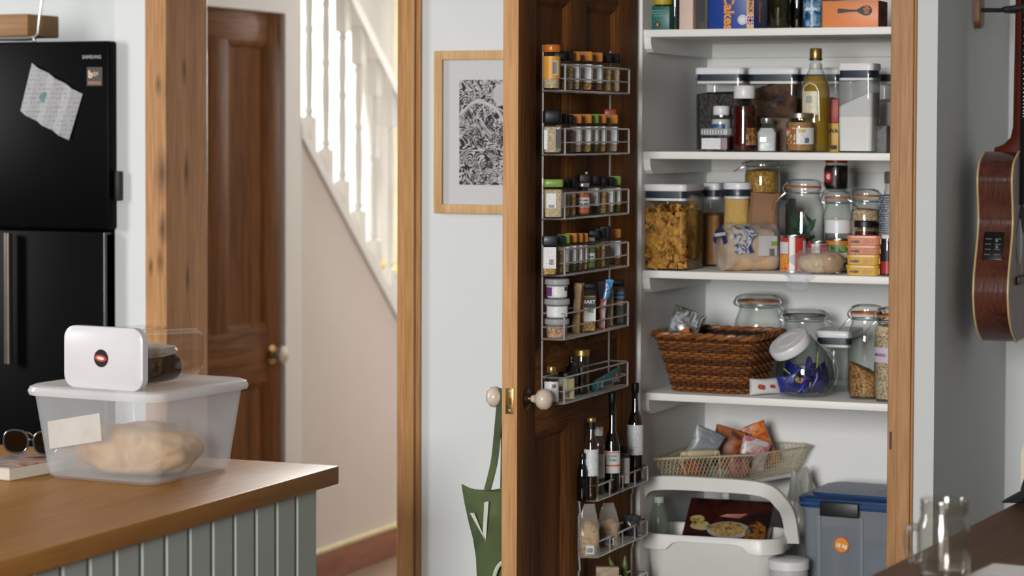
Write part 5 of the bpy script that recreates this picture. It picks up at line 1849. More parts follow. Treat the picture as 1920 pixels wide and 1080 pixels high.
# --- fourth shelf
# wicker basket
WK = [plain('#74431f', .5, 0, .2, 60), plain('#532d13', .5, 0, .2, 60), plain('#8f5929', .45, 0, .2, 60)]
bx0_, bx1_ = onY(1250, 735, YS + .04).x, onY(1402, 745, YS + .04).x
btx0, btx1 = onY(1217, 625, YS + .03).x, onY(1432, 640, YS + .03).x
bz = ZS[3] + .001
bh_ = onY(1240, 628, YS + .03).z - ZS[3]
bc = Vector(((bx0_ + bx1_) / 2, YS + .135, bz))
bas = thing('wicker_basket', 'dark brown wicker basket with flared sides on the fourth shelf', 'basket', bc, math.radians(-4))
wb0, wb1 = (bx1_ - bx0_) * .93, (btx1 - btx0) * .90
db0, db1 = .17, .235
def bring(v, off=0.0, ph=0):
    w_, d_ = wb0 + (wb1 - wb0) * v, db0 + (db1 - db0) * v
    return rr(w_ + off, d_ + off, .035, bh_ * v, 6)
def even(ring, n):
    ring = ring + [ring[0]]
    acc = [0.0]
    for a, b in zip(ring, ring[1:]):
        acc.append(acc[-1] + (b - a).length)
    out_ = []
    j = 0
    for i in range(n):
        s = acc[-1] * i / n
        while acc[j + 1] < s:
            j += 1
        out_.append(ring[j].lerp(ring[j + 1], (s - acc[j]) / max(1e-9, acc[j + 1] - acc[j])))
    return out_
NST = 54
NR = 22
for k in range(NR):
    v = .02 + .94 * k / (NR - 1)
    base = even(bring(v), NST * 4)
    pts = []
    for q, p in enumerate(base):
        s = math.sin(PI * (q / 4 + .5) + PI * k)
        tn = (base[(q + 1) % len(base)] - base[q - 1]).normalized()
        dirv = tn.cross(Vector((0, 0, 1)))
        pts.append(p + dirv * .0038 * s + Vector((0, 0, .0016 * noise.noise(Vector((q * .2, k, 0))))))
    o = obj('woven_strand', tube(B(), pts, .0026, 5, True), WK[(k * 2 + k // 3) % 3], bas)
for s_ in range(2):
    base = bring(1.0, .006)
    base = even(base, 120)
    pts = [p + Vector((0, 0, .004 * math.sin(q * .9 + PI * s_))) + Vector((p.x, p.y, 0)).normalized() * .004 * math.cos(q * .9 + PI * s_) for q, p in enumerate(base)]
    obj('braided_rim', tube(B(), pts, .0052, 6, True), WK[s_ * 2], bas)
for a, b in zip(even(bring(0.0), NST), even(bring(1.0), NST)):
    obj('stake', tube(B(), [a, b], .0021, 5), WK[1], bas)
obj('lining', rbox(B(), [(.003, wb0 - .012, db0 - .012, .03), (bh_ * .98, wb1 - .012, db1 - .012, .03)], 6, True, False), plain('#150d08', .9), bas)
obj('base', rbox(B(), [(0, wb0, db0, .034), (.004, wb0, db0, .034)], 6), WK[1], bas)
pp_ = onY(1276, 600, bc.y)
CRISP = blotch('crisp_packet_foil', ['#2a2d33', '#b4b8bc', '#6d6f72', '#4a4038', '#c8ccce'], 30, .18, 1.4, .5)
pack('shiny crumpled crisp packet sticking out of the wicker basket', pp_.x - .005, bc.y - .02, ZS[3] + bh_ * .56, .085, .05, .105, CRISP, .2, (0, .35), seed=3.3)
pack('dark wrapped packet lying inside the wicker basket', bc.x + .045, bc.y + .02, ZS[3] + bh_ * .55, .14, .07, .055, plain('#1d1815', .5), .1, (.1, 0), seed=6.1)
pack('small orange wrapped sweet in the wicker basket', pp_.x + .042, bc.y - .055, ZS[3] + bh_ * .70, .03, .02, .05, plain('#b5622f', .35), .3, (0, -.3), seed=8.1)
# jars at the back
x, y, z, d, h, rz = P(1376, 1466, 550, 3, .33)
kilner('empty clip top jar with orange ring behind the wicker basket', x, y, z, d, h, None, 0, rz - .2, plain('#9a5a35', .5), clip=1, necks=.82)
x, y, z, d, h, rz = P(1462, 1552, 579, 3, .28)
kilner('squat clip top jar with a dark ring behind the cookie jar', x, y, z, d, h, None, 0, rz, plain('#55584f', .5), clip=1, necks=.84)
x, y, z, w_, h_ = PB(1524, 1592, 621, 3, .20)
oxo('wide clear storage box with a white lid behind the cookie jar', x, y, z, w_ , .15, h_, None, 0, rz=math.radians(2))
OATB = speckle('brown_flakes', ['#8a6236', '#a97c46', '#6a4824', '#b98f58'], 300, .9, .6)
OATS = speckle('oat_flakes', ['#b7a284', '#c9b698', '#9a8466', '#d6c6aa'], 300, .9, .6)
x, y, z, d, h, rz = P(1589, 1657, 571, 3, .055)
kilner('tall clip top jar with brown flakes at the bottom', x, y, z, d, h, OATB, .38, rz, RUBBER, clip=-1, slope=-.5)
x, y, z, d, h, rz = P(1638, 1706, 576, 3, .018)
t = kilner('tall clip top jar of oat flakes half behind the casing', x, y, z, d, h, OATS, 1.0, rz, RUBBER, clip=-1)
obj('label', band(B(), d / 2 + .0005, h * .42, h * .58, -85, 30, 12), plain('#c3bccb', .6), t)
text(t, 'SMOKED', .009, plain('#6a3f72', .6), (0, 0, h * .50), (0, 0, math.radians(-42)), bend=d / 2 + .0011, bold=.0002)
# tilted cookie jar
x, y, z, d, h, rz = P(1454, 1566, 650, 3, .028)
r = d / 2
cj = thing('cookie_jar', 'round glass jar with a tilted white lid full of wrapped sweets', 'jar', (x, y, z), rz - .15)
CJ = glass('cookie_jar_glass', '#eef4f3', .09, .85)
H_ = onY(1510, 640, y).z - ZS[3]
rings = []
tl = math.radians(27)
for i, (k, v) in enumerate(((.001, .004), (.55, .004), (.66, .0), (.86, .06), (.98, .25), (1.0, .42), (.95, .60), (.86, .74), (.74, .86), (.70, .93), (.70, 1.02))):
    rot = Matrix.Rotation(-tl * max(0, (v - .45) / .57) if v > .45 else 0, 4, 'Y')
    rings.append([rot @ (Vector((r * k * math.cos(a), r * k * math.sin(a), (v - .45) * H_)) if v > .45 else Vector((r * k * math.cos(a), r * k * math.sin(a), (v - .45) * H_))) + Vector((0, 0, .45 * H_)) for a in [2 * PI * q / 36 for q in range(36)]])
obj('jar', loft(B(), rings, True, False), CJ, cj)
LM = Matrix.Translation((0, 0, .45 * H_)) @ Matrix.Rotation(-tl, 4, 'Y') @ Matrix.Rotation(math.radians(24), 4, 'X') @ Matrix.Translation((0, 0, .55 * H_))
LR = (1528 - 1450) * depth(Vector((x, y, 1))) / F / 2 * 1.03
lidc = B()
lathe(lidc, [(LR * .86, -.006), (LR * .97, -.002), (LR, .004), (LR, .016), (LR * .95, .020), (LR * .56, .0215), (LR * .53, .0200), (LR * .50, .0215), (.0001, .0218)], 36)
obj('lid', xform(lidc, LM), LIDW, cj)
hoop = smoothpts([(r * .55, -.01, H_ * .93), (r * .9, -.012, H_ * .80), (r * 1.12, -.012, H_ * .48), (r * 1.02, -.012, H_ * .22)], 6)
obj('handle', tube(B(), hoop, .0015, 6), plain('#7d8484', .2), cj)
cjm = cj.matrix_basis.copy()
WR = [('#242a78', 'deep blue'), ('#2c2f86', 'bright blue'), ('#1c1f5c', 'navy')]
def incj(u, v, zz_):
    a = rz - .15
    return x + u * math.cos(a) - v * math.sin(a), y + u * math.sin(a) + v * math.cos(a), z + zz_
def sweet(label, u, v, zz_, w_, h_, col, tilt, sd, mt=None, cat='sweet'):
    X_, Y_, Z_ = incj(u, v, zz_)
    return pack(label, X_, Y_, Z_, w_, .020, h_, mt or plain(col, .3, 0, .15, 60), rz + sd, tilt, cat, 'wrapped_sweet', sd)
s1 = sweet('deep blue foil sweet with white script at the jar front', 0.0, -r * .62, .006, .062, .036, '#23287a', (.5, .1), 1.1)
text(s1, 'chocolate', .012, plain('#d5d7e6', .4), (0.0, -.0125, .016), (PI / 2 - .2, -.1, 0))
sweet('blue foil sweet leaning on the left of the cookie jar', -r * .55, -r * .30, .008, .04, .062, '#252b80', (.1, -.35), 2.3)
sweet('navy foil sweet at the right inside the cookie jar', r * .48, -r * .35, .008, .045, .055, '#191c56', (.2, .5), 3.7)
sweet('blue foil sweet standing at the centre of the cookie jar', r * .10, -.002, .008, .036, .080, '#2a2f8c', (0, .15), 4.9)
for k, (lb2, u, v, zz_, w__, h__, c_, t1, sd) in enumerate((
        ('violet blue foil sweet at the front left of the cookie jar', -.42, -.55, .008, .055, .040, '#262b82', (.3, -.2), 6.1),
        ('violet blue foil sweet at the front right of the cookie jar', .42, -.55, .008, .055, .042, '#20256f', (.3, .3), 7.2),
        ('inky blue foil sweet at the far left of the cookie jar', -.62, .1, .012, .05, .06, '#1c2060', (0, -.3), 8.3),
        ('inky blue foil sweet at the back of the cookie jar', .05, .5, .010, .06, .06, '#1e2266', (-.2, .1), 9.4),
        ('inky blue foil sweet at the far right of the cookie jar', .62, .1, .012, .05, .055, '#191d58', (0, .4), 10.5))):
    sweet(lb2, u * r, v * r, zz_, w__, h__, c_, t1, sd)
sweet('turquoise sweet at the bottom of the cookie jar', -r * .12, -r * .2, .004, .05, .018, '#1f7f96', (0, 0), 5.3)
for lb2, u, v, zz_, col in (('red lollipop with a green stick in the cookie jar', .002, -r * .72, .034, '#b8342f'), ('yellow lollipop beside the red lollipop', .018, -r * .70, .030, '#b7a030'), ('olive yellow lollipop at the left of the red one', -.014, -r * .68, .042, '#a8932f'), ('pinkish red lollipop high at the right of the jar', r * .42, -r * .25, .060, '#b83848')):
    X_, Y_, Z_ = incj(u, v, zz_)
    lo = thing('lollipop', lb2, 'sweet', (X_, Y_, Z_), rz)
    obj('sweet', blob(B(), (0, 0, 0), (.0085, .0075, .008), .2, 3, u * 90, 2), plain(col, .3, 0, .2, 90), lo)
    e = {'red': (-.045, .004, .010), 'yel': (.02, .014, -.014), 'oli': (-.03, .006, .024), 'pin': (.002, .012, .042)}[lb2[:3]]
    obj('stick', tube(B(), [(0, 0, 0), e], .0018, 6), plain('#a9b85a', .5), lo)
# white packet with red letters
q0 = onY(1392, 742, YS + .02)
q1 = onY(1462, 722, YS + .09)
cp = pack('white packet with red letters lying beside the wicker basket', q0.x + .016, YS + .030, ZS[3] + .001, .042, .026, .095, plain('#cfcfd0', .45, 0, .03), math.radians(50), (0, 0), seed=2.2, lying=True)
text(cp, 'co', .020, plain('#b03a34', .5), (.022, -.0150, .022), (PI / 2 - .15, .2, 0), bold=.0012)
text(cp, 'co', .014, plain('#b03a34', .5), (.052, -.0160, .022), (PI / 2 - .15, .1, 0), bold=.001)

# --- bottom: cream wire basket with wooden handles
CRMW = plain('#b7ac8e', .5, 0, .08)
WC = Vector((-1.78, 5.72, 0))
zt0 = onY(1416, 853, 5.626).z
wh_ = zt0 - ZLOW - .002
wbk = thing('wire_basket', 'cream chicken wire basket with turned wooden handles', 'basket', (WC.x, WC.y, ZLOW + .001))
WTOP = [Vector(p) - WC for p in ((-1.893, 5.462, 0), (-1.695, 5.626, 0), (-1.613, 5.850, 0), (-1.640, 5.884, 0), (-1.893, 5.884, 0))]
WCEN = Vector((-.01, .02, 0))
NW = len(WTOP)
def wcorner(k, v):
    p = WCEN + (WTOP[k] - WCEN) * (.84 + .16 * v)
    return Vector((p.x, p.y, .002 + (wh_ - .002) * v))
def wring(v):
    return [wcorner(k, v) for k in range(NW)]
for v, rad in ((0.0, .0022), (1.0, .0028)):
    obj('rim_wire', tube(B(), wring(v), rad, 6, True), CRMW, wbk)
bm = B()
def wpt(u, v, side):
    a, b = {'f': (0, 1), 'r': (1, 2), 'b': (4, 3), 'l': (0, 4), 'c': (2, 3)}[side]
    return wcorner(a, v).lerp(wcorner(b, v), u)
for side, n in (('f', 24), ('b', 22), ('r', 20), ('l', 30), ('c', 4)):
    nv = 6
    for i in range(-nv, n + nv):
        for sgn in (1, -1):
            pts = []
            for j in range(nv + 1):
                u = (i + sgn * j * .55 + (0 if sgn > 0 else nv * .55)) / n
                if 0 <= u <= 1:
                    pts.append(wpt(u, j / nv, side))
            if len(pts) > 1:
                tube(bm, pts, .0008, 3)
o = obj('wire_mesh', bm, CRMW, wbk)
o['kind'] = 'stuff'
for u in (.27, .66):
    obj('frame_wire', tube(B(), [wpt(u, .1, 'f'), wpt(u, 1.0, 'f')], .002, 6), CRMW, wbk)
obj('frame_wire', tube(B(), [wpt(.27, .1, 'f'), wpt(.66, .1, 'f')], .002, 6), CRMW, wbk)
for (u0, u1, side, zoff) in ((.27, .66, 'f', .010), (.30, .62, 'b', .012)):
    a, b = wpt(u0, 1, side), wpt(u1, 1, side)
    up_ = Vector((0, 0, zoff))
    obj('handle_wire', tube(B(), [a, a + up_, b + up_, b], .002, 6), CRMW, wbk)
    L = (b - a).length
    pr_ = [(.0001, 0), (.0045, .001), (.006, .006), (.0075, .012), (.006, .016), (.0085, .022), (.0085, L - .022), (.006, L - .016), (.0075, L - .012), (.006, L - .006), (.0045, L - .001), (.0001, L)]
    rot = (b - a).to_track_quat('Z', 'Y').to_matrix().to_4x4()
    obj('wooden_handle', xform(lathe(B(), pr_, 14), Matrix.Translation(a + up_) @ rot), plain('#b9ad90', .5, 0, .05), wbk)
GREYP = blotch('grey_packet', ['#5d6266', '#8d9498', '#6f767b', '#a5abae'], 25, .35, .6)
REDP = blotch('red_brown_packet', ['#3a1a10', '#7c3a1c', '#a3592c', '#4a1a12'], 30, .35, .8)
REDO = blotch('red_orange_packet', ['#8c2a22', '#c2542a', '#d9883c', '#7a1f20'], 30, .3, .8)
for lb2, px0, yy, w_, h_, mt, tl2, rz2, sd in (
        ('grey pointed packet at the left in the wire basket', 1300, 5.62, .085, .105, GREYP, (.10, .40), .5, 1.5),
        ('red and brown packet standing in the wire basket', 1350, 5.72, .085, .100, REDP, (-.1, .30), .3, 2.5),
        ('orange red packet at the right in the wire basket', 1440, 5.80, .070, .110, REDO, (.05, -.40), .5, 3.5),
        ('pink and white packet lying in the wire basket', 1405, 5.72, .085, .075, blotch('pink_white', ['#c9c4c4', '#b0485a', '#d2cdcb', '#8d3345'], 30, .35), (0, .3), .7, 4.5),
        ('dull red packet behind the front mesh of the wire basket', 1385, 5.65, .06, .055, blotch('dull_red', ['#7c3530', '#b58078', '#5a2722'], 28, .5), (0, 0), .7, 5.5),
        ('orange tipped packet below the wooden handle', 1302, 5.565, .075, .042, blotch('dark_orange', ['#1f2428', '#b0502c', '#3a3f44', '#20252a'], 18, .35), (0, -.2), .72, 6.5)):
    p = onY(px0, 870, yy)
    pack(lb2, p.x, yy, ZLOW + .006, w_, .026, h_, mt, rz2, tl2, seed=sd)

# white tub with raised handle
WTB = plain('#c9cac4', .4, 0, .015)
ty = 5.43
tx0, tx1 = onY(1192, 1020, ty).x, onY(1452, 1040, ty).x
trim_z = onY(1330, 1008, ty).z
tw_, td_ = tx1 - tx0, .20
rzt = math.radians(4)
wt_ = thing('white_tub', 'white plastic tub with its broad handle raised on the pantry floor', 'tub', ((tx0 + tx1) / 2, ty + td_ / 2, ZP + .001), rzt)
th_ = trim_z - ZP
obj('body', rbox(B(), [(0, tw_ * .74, td_ * .70, .03), (.006, tw_ * .78, td_ * .74, .04), (th_ - .02, tw_ * .93, td_ * .92, .05), (th_ - .004, tw_ * .93, td_ * .92, .05), (th_ - .02, tw_ * .90, td_ * .88, .048), (.012, tw_ * .74, td_ * .70, .035)], 8), WTB, wt_)
bm = B()
def rimring(off, z):
    return rr(tw_ + off, td_ + off, .055, z, 8)
lp_ = []
for ring, zz_ in ((rimring(-.020, th_ - .004), 0), (rimring(-.016, th_), 0), (rimring(-.004, th_), 0), (rimring(.0, th_ - .005), 0)):
    lp_.append(ring)
skirt = rimring(.003, th_ - .028)
for p in skirt:                                  # the skirt dips at the corners and rises along the front
    if p.y < 0 and abs(p.x) < tw_ * .27:
        p.z += .014
    else:
        p.z -= .010
sk2 = [Vector((p.x * .985, p.y * .98, p.z)) for p in skirt]
nring = len(skirt)
def dense(ring):
    out_ = []
    for i in range(len(ring)):
        a, b = ring[i], ring[(i + 1) % len(ring)]
        m_ = max(1, int((b - a).length / .012))
        m_ = 14 if m_ > 3 else 1
        for k in range(m_):
            out_.append(a.lerp(b, k / m_))
    return out_
rings = [dense(r_) for r_ in lp_]
sd_ = dense(rimring(.003, th_ - .030))
for p in sd_:
    e = max(0, min(1, (tw_ * .30 - abs(p.x)) / (tw_ * .07))) if p.y < 0 else 0
    p.z += .016 * e - .006 * (1 - e)
rings.append(sd_)
rings.append([Vector((p.x * .985, p.y * .98, p.z)) for p in sd_])
loft(bm, rings, False, False)
obj('rim', bm, plain('#d3d4ce', .35, 0, .01), wt_)
hz = onY(1330, 909, ty + .018).z - ZP
hw_ = tw_ / 2 + .012
path = smoothpts([(-hw_, .0, th_ - .02), (-hw_ - .002, -.032, th_ + .04), (-hw_ + .010, -.066, hz - .035), (-hw_ + .05, -.080, hz - .004), (0, -.083, hz), (hw_ - .055, -.080, hz - .006), (hw_ - .014, -.060, hz - .04), (hw_ - .002, -.030, th_ + .045), (hw_ + .001, 0, th_ - .02)], 5)
bm = B()
rings = []
for i, p in enumerate(path):
    t_ = (path[min(i + 1, len(path) - 1)] - path[max(i - 1, 0)]).normalized()
    nrm = Vector((0, 1, 0)).cross(t_).normalized()
    rings.append([p + nrm * a + Vector((0, b, 0)) for a, b in ((-.016, -.008), (.016, -.008), (.018, 0), (.016, .014), (-.016, .014), (-.018, 0))])
loft(bm, rings)
obj('handle', bm, plain('#d0d1cb', .35, 0, .01), wt_, angle=45)
# ready-meal box leaning inside
mb0, mb1 = onY(1262, 1000, ty + .09), onY(1452, 1005, ty + .09)
ml = carton('dark ready meal carton with a noodle picture inside the white tub', (mb0.x + mb1.x) / 2 - .004, ty + .075, ZP + th_ - .050, (mb1.x - mb0.x) * .82, .03, .165, blotch('dark_meal_box', ['#0c0807', '#1c0c0a', '#3a100c', '#100908'], 16, .35, .5), rz=math.radians(3))
ml.rotation_euler = (math.radians(-47), 0, math.radians(3))
mw = (mb1.x - mb0.x) * .82
def ell(u, v, a_, b_, y0=-.0004):
    bm = B()
    n = 26
    rg = []
    for i in range(n):
        k = 1 + .16 * noise.noise(Vector((math.cos(2 * PI * i / n) * 2, math.sin(2 * PI * i / n) * 2, u * 50)))
        rg.append(Vector((u + a_ * k * math.cos(2 * PI * i / n), y0, v + b_ * k * math.sin(2 * PI * i / n))))
    return loft(bm, [rg, [p + Vector((0, .0004, 0)) for p in rg]])
pl_ = obj('printed_plate', xform(lathe(B(), [(.0001, .0004), (.042, .0004), (.043, 0)], 36), Matrix.Translation((.008, 0, .072)) @ Matrix.Scale(.60, 4, (0, 0, 1)) @ Matrix.Scale(1.25, 4, (1, 0, 0)) @ Matrix.Rotation(PI / 2, 4, 'X')), plain('#8f8d87', .5), ml)
obj('printed_noodles', xform(lathe(B(), [(.0001, .0009), (.034, .0009), (.035, .0004)], 28), Matrix.Translation((.006, 0, .074)) @ Matrix.Scale(.58, 4, (0, 0, 1)) @ Matrix.Scale(1.25, 4, (1, 0, 0)) @ Matrix.Rotation(PI / 2, 4, 'X')), blotch('noodle_picture', ['#3a2912', '#8a6c38', '#a98f58', '#3f2b12'], 70, .5, 1.5), pl_)
obj('printed_food', ell(-mw * .36, .100, .018, .011), blotch('yellow_food', ['#1a100c', '#8f7c38', '#a39a70', '#3a2812'], 22, .5, 1), ml)
obj('printed_food', ell(-mw * .30, .080, .026, .013), MATS['yellow_food'], ml)
obj('printed_food', ell(mw * .36, .066, .026, .036), blotch('amber_food', ['#100908', '#4a2a0c', '#8a5a18', '#120a08'], 60, .5, 1), ml)
bm = B()
for k in range(4):
    tube(bm, [(-.02 + .004 * k, -.0006, .112 + .002 * k), (.03 + .005 * k, -.0006, .110 + .004 * k)], .0009, 4)
obj('printed_chopsticks', bm, plain('#b06a4a', .5), ml)['kind'] = 'stuff'
# pale green bottle in the tub, plastic bag behind, white pot
p = onY(1234, 1000, ty + .06)
gb = thing('green_bottle', 'pale green crinkled plastic bottle inside the white tub', 'bottle', (p.x, ty + .065, ZP + .02))
gtop = onY(1234, 942, ty + .06).z - ZP - .02
obj('bottle', lathe(B(), [(.0001, 0), (.022, 0), (.025, .01), (.024, gtop * .5), (.026, gtop * .62), (.0235, gtop * .72), (.026, gtop * .80), (.022, gtop * .90), (.012, gtop * .97), (.011, gtop)], 24), film('green_plastic', '#8d9a88', .55, .2), gb)
obj('cap', lathe(B(), [(.0125, gtop), (.0125, gtop + .014), (.0001, gtop + .015)], 18), plain('#a9b0a4', .4), gb)
p = onY(1492, 1000, 5.60)
bgt = onY(1492, 895, 5.62).z
bm = blob(B(), (0, 0, (bgt - ZP) / 2), (.038, .04, (bgt - ZP) / 2), .32, 2.4, 9, 4, -(bgt - ZP) / 2 + .001)
pbg = obj('carrier_bag', bm, film('white_bag_film', '#c9c9c2', .30, .25), None, loc=(onY(1502, 1000, 5.80).x, 5.80, ZP + .001), angle=20)
tag(pbg, 'crumpled translucent white carrier bag between the tub and blue lidded box', 'bag')
x, y, z, d, h, rz = P(1440, 1515, 1047, 3, .012, ZP)
jar('round white plastic pot at the bottom edge of the pantry', x, y, z, d, h, LIDW, None, 0, .12, None, rz, .97, 'pot', 'white_pot', gm=plain('#b9babd', .4), lidr=1.03)
# blue-lidded storage box
BX = film('grey_clear_box', '#a9b2bc', .32, .3)
yx = 5.525
a0, a1 = onY(1497, 1000, yx).x, onY(1690, 1000, yx).x
lidz = onY(1560, 945, yx).z
bw = a1 - a0
sbx = thing('blue_lidded_box', 'large clear storage box with a blue lid and black clip', 'storage box', ((a0 + a1) / 2, yx, ZP + .001), math.radians(-2.5))
bh2 = lidz - ZP
bd_ = .25
obj('body', xform(rbox(B(), [(0, bw * .86, bd_ * .86, .02), (.005, bw * .88, bd_ * .88, .025), (bh2 - .02, bw * .985, bd_ * .985, .028), (bh2 - .016, bw * 1.0, bd_ * 1.0, .028), (bh2 - .002, bw * 1.0, bd_ * 1.0, .028)], 6, True, False), Matrix.Translation((0, bd_ / 2, 0))), BX, sbx)
bm = B()
for u in (-.30, .12):
    rb = [Vector((bw * u + q, -.004 + (bd_ * .06 * (1 - z_ / bh2)), z_)) for q, z_ in ((-.004, .03), (.004, .03), (.004, bh2 - .03), (-.004, bh2 - .03))]
    loft(bm, [rb, [p_ + Vector((0, .006, 0)) for p_ in rb]])
obj('corner_ribs', bm, BX, sbx)['kind'] = 'stuff'
BLU = plain('#133c6c', .35, 0, .03)
obj('lid', xform(rbox(B(), [(bh2 - .012, bw * 1.03, bd_ * 1.05, .03), (bh2 + .004, bw * 1.05, bd_ * 1.07, .03), (bh2 + .010, bw * 1.05, bd_ * 1.07, .03), (bh2 + .014, bw * 1.0, bd_ * 1.0, .03), (bh2 + .014, bw * .86, bd_ * .82, .03), (bh2 + .020, bw * .85, bd_ * .80, .03)], 6), Matrix.Translation((0, bd_ / 2, 0))), BLU, sbx)
obj('lid_groove', box(B(), -bw * .5, bw * .5, -.0105, -.0085, bh2 - .004, bh2 + .001), plain('#163656', .4), sbx)
cx0, cx1 = onY(1541, 950, yx).x - (a0 + a1) / 2, onY(1614, 950, yx).x - (a0 + a1) / 2
obj('clip', box(B(), cx0, cx1, -.022, -.008, bh2 - .028, bh2 + .006, .003), plain('#121417', .45), sbx)
obj('lid_disc', lathe(B(), [(.0001, .0215), (.034, .0212), (.035, .020)], 28, cx=bw * .28, cy=bd_ * .42), plain('#8d98a5', .5), sbx).location = (0, 0, bh2)
sp2 = onY(1577, 1023, yx)
sx_ = sp2.x - (a0 + a1) / 2
szz = sp2.z - ZP
ORS2 = plain('#d98a2c', .45, 0, .06)
off = bd_ * .06 * (1 - szz / bh2)
stx = obj('round_sticker', xform(lathe(B(), [(.0001, .0008), (.0185, .0008), (.019, 0)], 32), Matrix.Translation((sx_, off - .002, szz)) @ Matrix.Rotation(PI / 2, 4, 'X')), plain('#c9541f', .45), sbx)
obj('sticker_face', xform(lathe(B(), [(.0001, .0012), (.0165, .0012), (.0168, .0008)], 32), Matrix.Translation((sx_, off - .002, szz)) @ Matrix.Rotation(PI / 2, 4, 'X')), ORS2, stx)
text(stx, '15 kg', .0125, plain('#f0e6d2', .5), (sx_, off - .0036, szz - .002), (PI / 2, .05, 0), bold=.0006)
# things inside the blue-lidded box
pack('teal packet at the bottom inside the blue lidded box', sbx.location.x + .02, yx + .10, ZP + .012, .13, .07, .20, blotch('teal_pack', ['#1f3a44', '#33606a', '#20343c'], 16, .5), .1, (0, .12), seed=7.7)
pack('dark grey packet inside the blue lidded box', sbx.location.x - .06, yx + .13, ZP + .012, .09, .06, .23, plain('#2c3338', .5), -.1, (0, -.08), seed=9.9)

# ---------------------------------------------------------------- wire racks on the pantry door
XG = XD + .004                                    # back wires stand just off the door
def sy(px):
    return onX(px, 500, XD).y
S0, S1 = 4.773, 5.185
ND = .052
BZ = [onX(1057, y, XD + ND).z for y in (170, 290, 411, 517, 637, 757)]
rack = thing('spice_rack', 'tall chrome wire spice rack with six baskets on the pantry door', 'rack', (XG, S0, BZ[-1]))
WRR = .0022
def basket(s0, s1, zb, hr, nd, mids, vert, name='wire_basket'):
    bm = B()
    xf = XD + nd
    def U(z):                                      # three-sided rail with rounded front corners
        rc = .010
        return [(XG, s0, z), (xf - rc, s0, z)] + [(xf - rc + rc * math.sin(a), s0 + rc - rc * math.cos(a), z) for a in (.4, .8, 1.2)] + [(xf, s0 + rc, z), (xf, s1 - rc, z)] + [(xf - rc + rc * math.cos(a), s1 - rc + rc * math.sin(a), z) for a in (.4, .8, 1.2)] + [(xf - rc, s1, z), (XG, s1, z)]
    for z in [zb] + [zb + hr * m for m in mids] + [zb + hr]:
        tube(bm, U(z), WRR if z in (zb, zb + hr) else WRR * .8, 6)
    for (s, dx) in ((s0 + .006, 0), (s1 - .006, 0)):
        tube(bm, [(xf, s, zb), (xf, s, zb + hr)], WRR * 1.15, 6)
    for s in vert:
        tube(bm, [(xf, s, zb - .003), (xf, s, zb + hr + .002)], WRR * .9, 6)
    for k in range(5):                             # floor wires
        x_ = XG + (xf - XG) * (k + .5) / 5.4
        tube(bm, [(x_, s0, zb), (x_, s1, zb)], WRR * .7, 5)
    for k in range(3):
        s = s0 + (s1 - s0) * (k + .5) / 3
        tube(bm, [(XG, s, zb - .002), (xf, s, zb - .002)], WRR * .7, 5)
    tube(bm, [(XG, s0, zb), (XG, s1, zb)], WRR, 6)
    tube(bm, [(XG, s0, zb + hr), (XG, s1, zb + hr)], WRR, 6)
    return bm
HR = .055
for k, zb in enumerate(BZ):
    obj('wire_basket', basket(S0, S1, zb, HR, ND, (.47,), ()), CHROME, rack, world=True)
    top = zb + HR + (.040 if k == 0 else 0)
    for s in (S0, S1):
        if k == 0:
            obj('upright', tube(B(), [(XG, s, zb + HR), (XG, s, zb + HR + .042)], WRR, 6), CHROME, rack, world=True)
        else:
            obj('upright', tube(B(), [(XG, s, zb + HR), (XG, s, BZ[k - 1] - .003)], WRR, 6), CHROME, rack, world=True)
        obj('upright', tube(B(), [(XG, s, zb), (XG, s, zb + HR)], WRR, 6), CHROME, rack, world=True)

T0, T1 = 4.998, 5.345
NB = .045
TZ = [onX(1117, y, XD + NB).z for y in (940, 1046)]
TZ.append(TZ[1] - (TZ[0] - TZ[1]) * .98)
rack2 = thing('bottle_rack', 'lower chrome wire rack with three baskets on the pantry door', 'rack', (XG, T0, TZ[-1]))
HB = .034
for k, zb in enumerate(TZ):
    vs = [onX(px, 925, XD + NB).y for px in (1143, 1167, 1190)]
    obj('wire_basket', basket(T0, T1, zb, HB, NB, (), vs), CHROME, rack2, world=True)
for s in (T0, T1):
    pts = [(XG, s, TZ[0] + HB + .004)]
    for zb in TZ:
        pts += [(XG, s, zb + .004), (XG + .003, s, zb - .028), (XG, s, zb - .036)]
    obj('upright', tube(B(), pts, WRR * 1.1, 6), CHROME, rack2, world=True)

# ---------------------------------------------------------------- what stands in the racks
FACE = math.radians(24)                           # turn of the jars towards the room


def R(cx, yt, row, n=.028, zb=None):
    """A place in a basket: pixel of the centre, top line -> X, Y, z, height, metres per pixel."""
    z0 = (BZ[row] if zb is None else zb) + .0022
    p = onX(cx, 247 + (1.6 - z0) * 880, XD + n)
    q = onX(cx, yt, XD + n)
    return p.x, p.y, z0, q.z - z0, depth(p) / F


HERB = {k: speckle('spice_' + k, c, 460, .85, .4) for k, c in dict(tan=['#c09a5e', '#a88248', '#d4b47c', '#8f6a38'], brown=['#6a4a2e', '#7d583a', '#4f3626', '#8f6844'], green=['#4f5a34', '#3c4628', '#66704a', '#5a5636'], pale=['#c2b292', '#a8977a', '#d0c4a8', '#b7a584'], black=['#1d1a18', '#2c2824', '#151312', '#38322c'], red=['#7a2f1c', '#8f3f24', '#5f2416', '#a04f2a']).items()}
CAPO = plain('#b9772a', .35, 0, .05)
CAPG = plain('#71913f', .35, 0, .05)
JG = glass('spice_glass', '#fafbf9', .05, .6, .04, '#ffffff', .8)


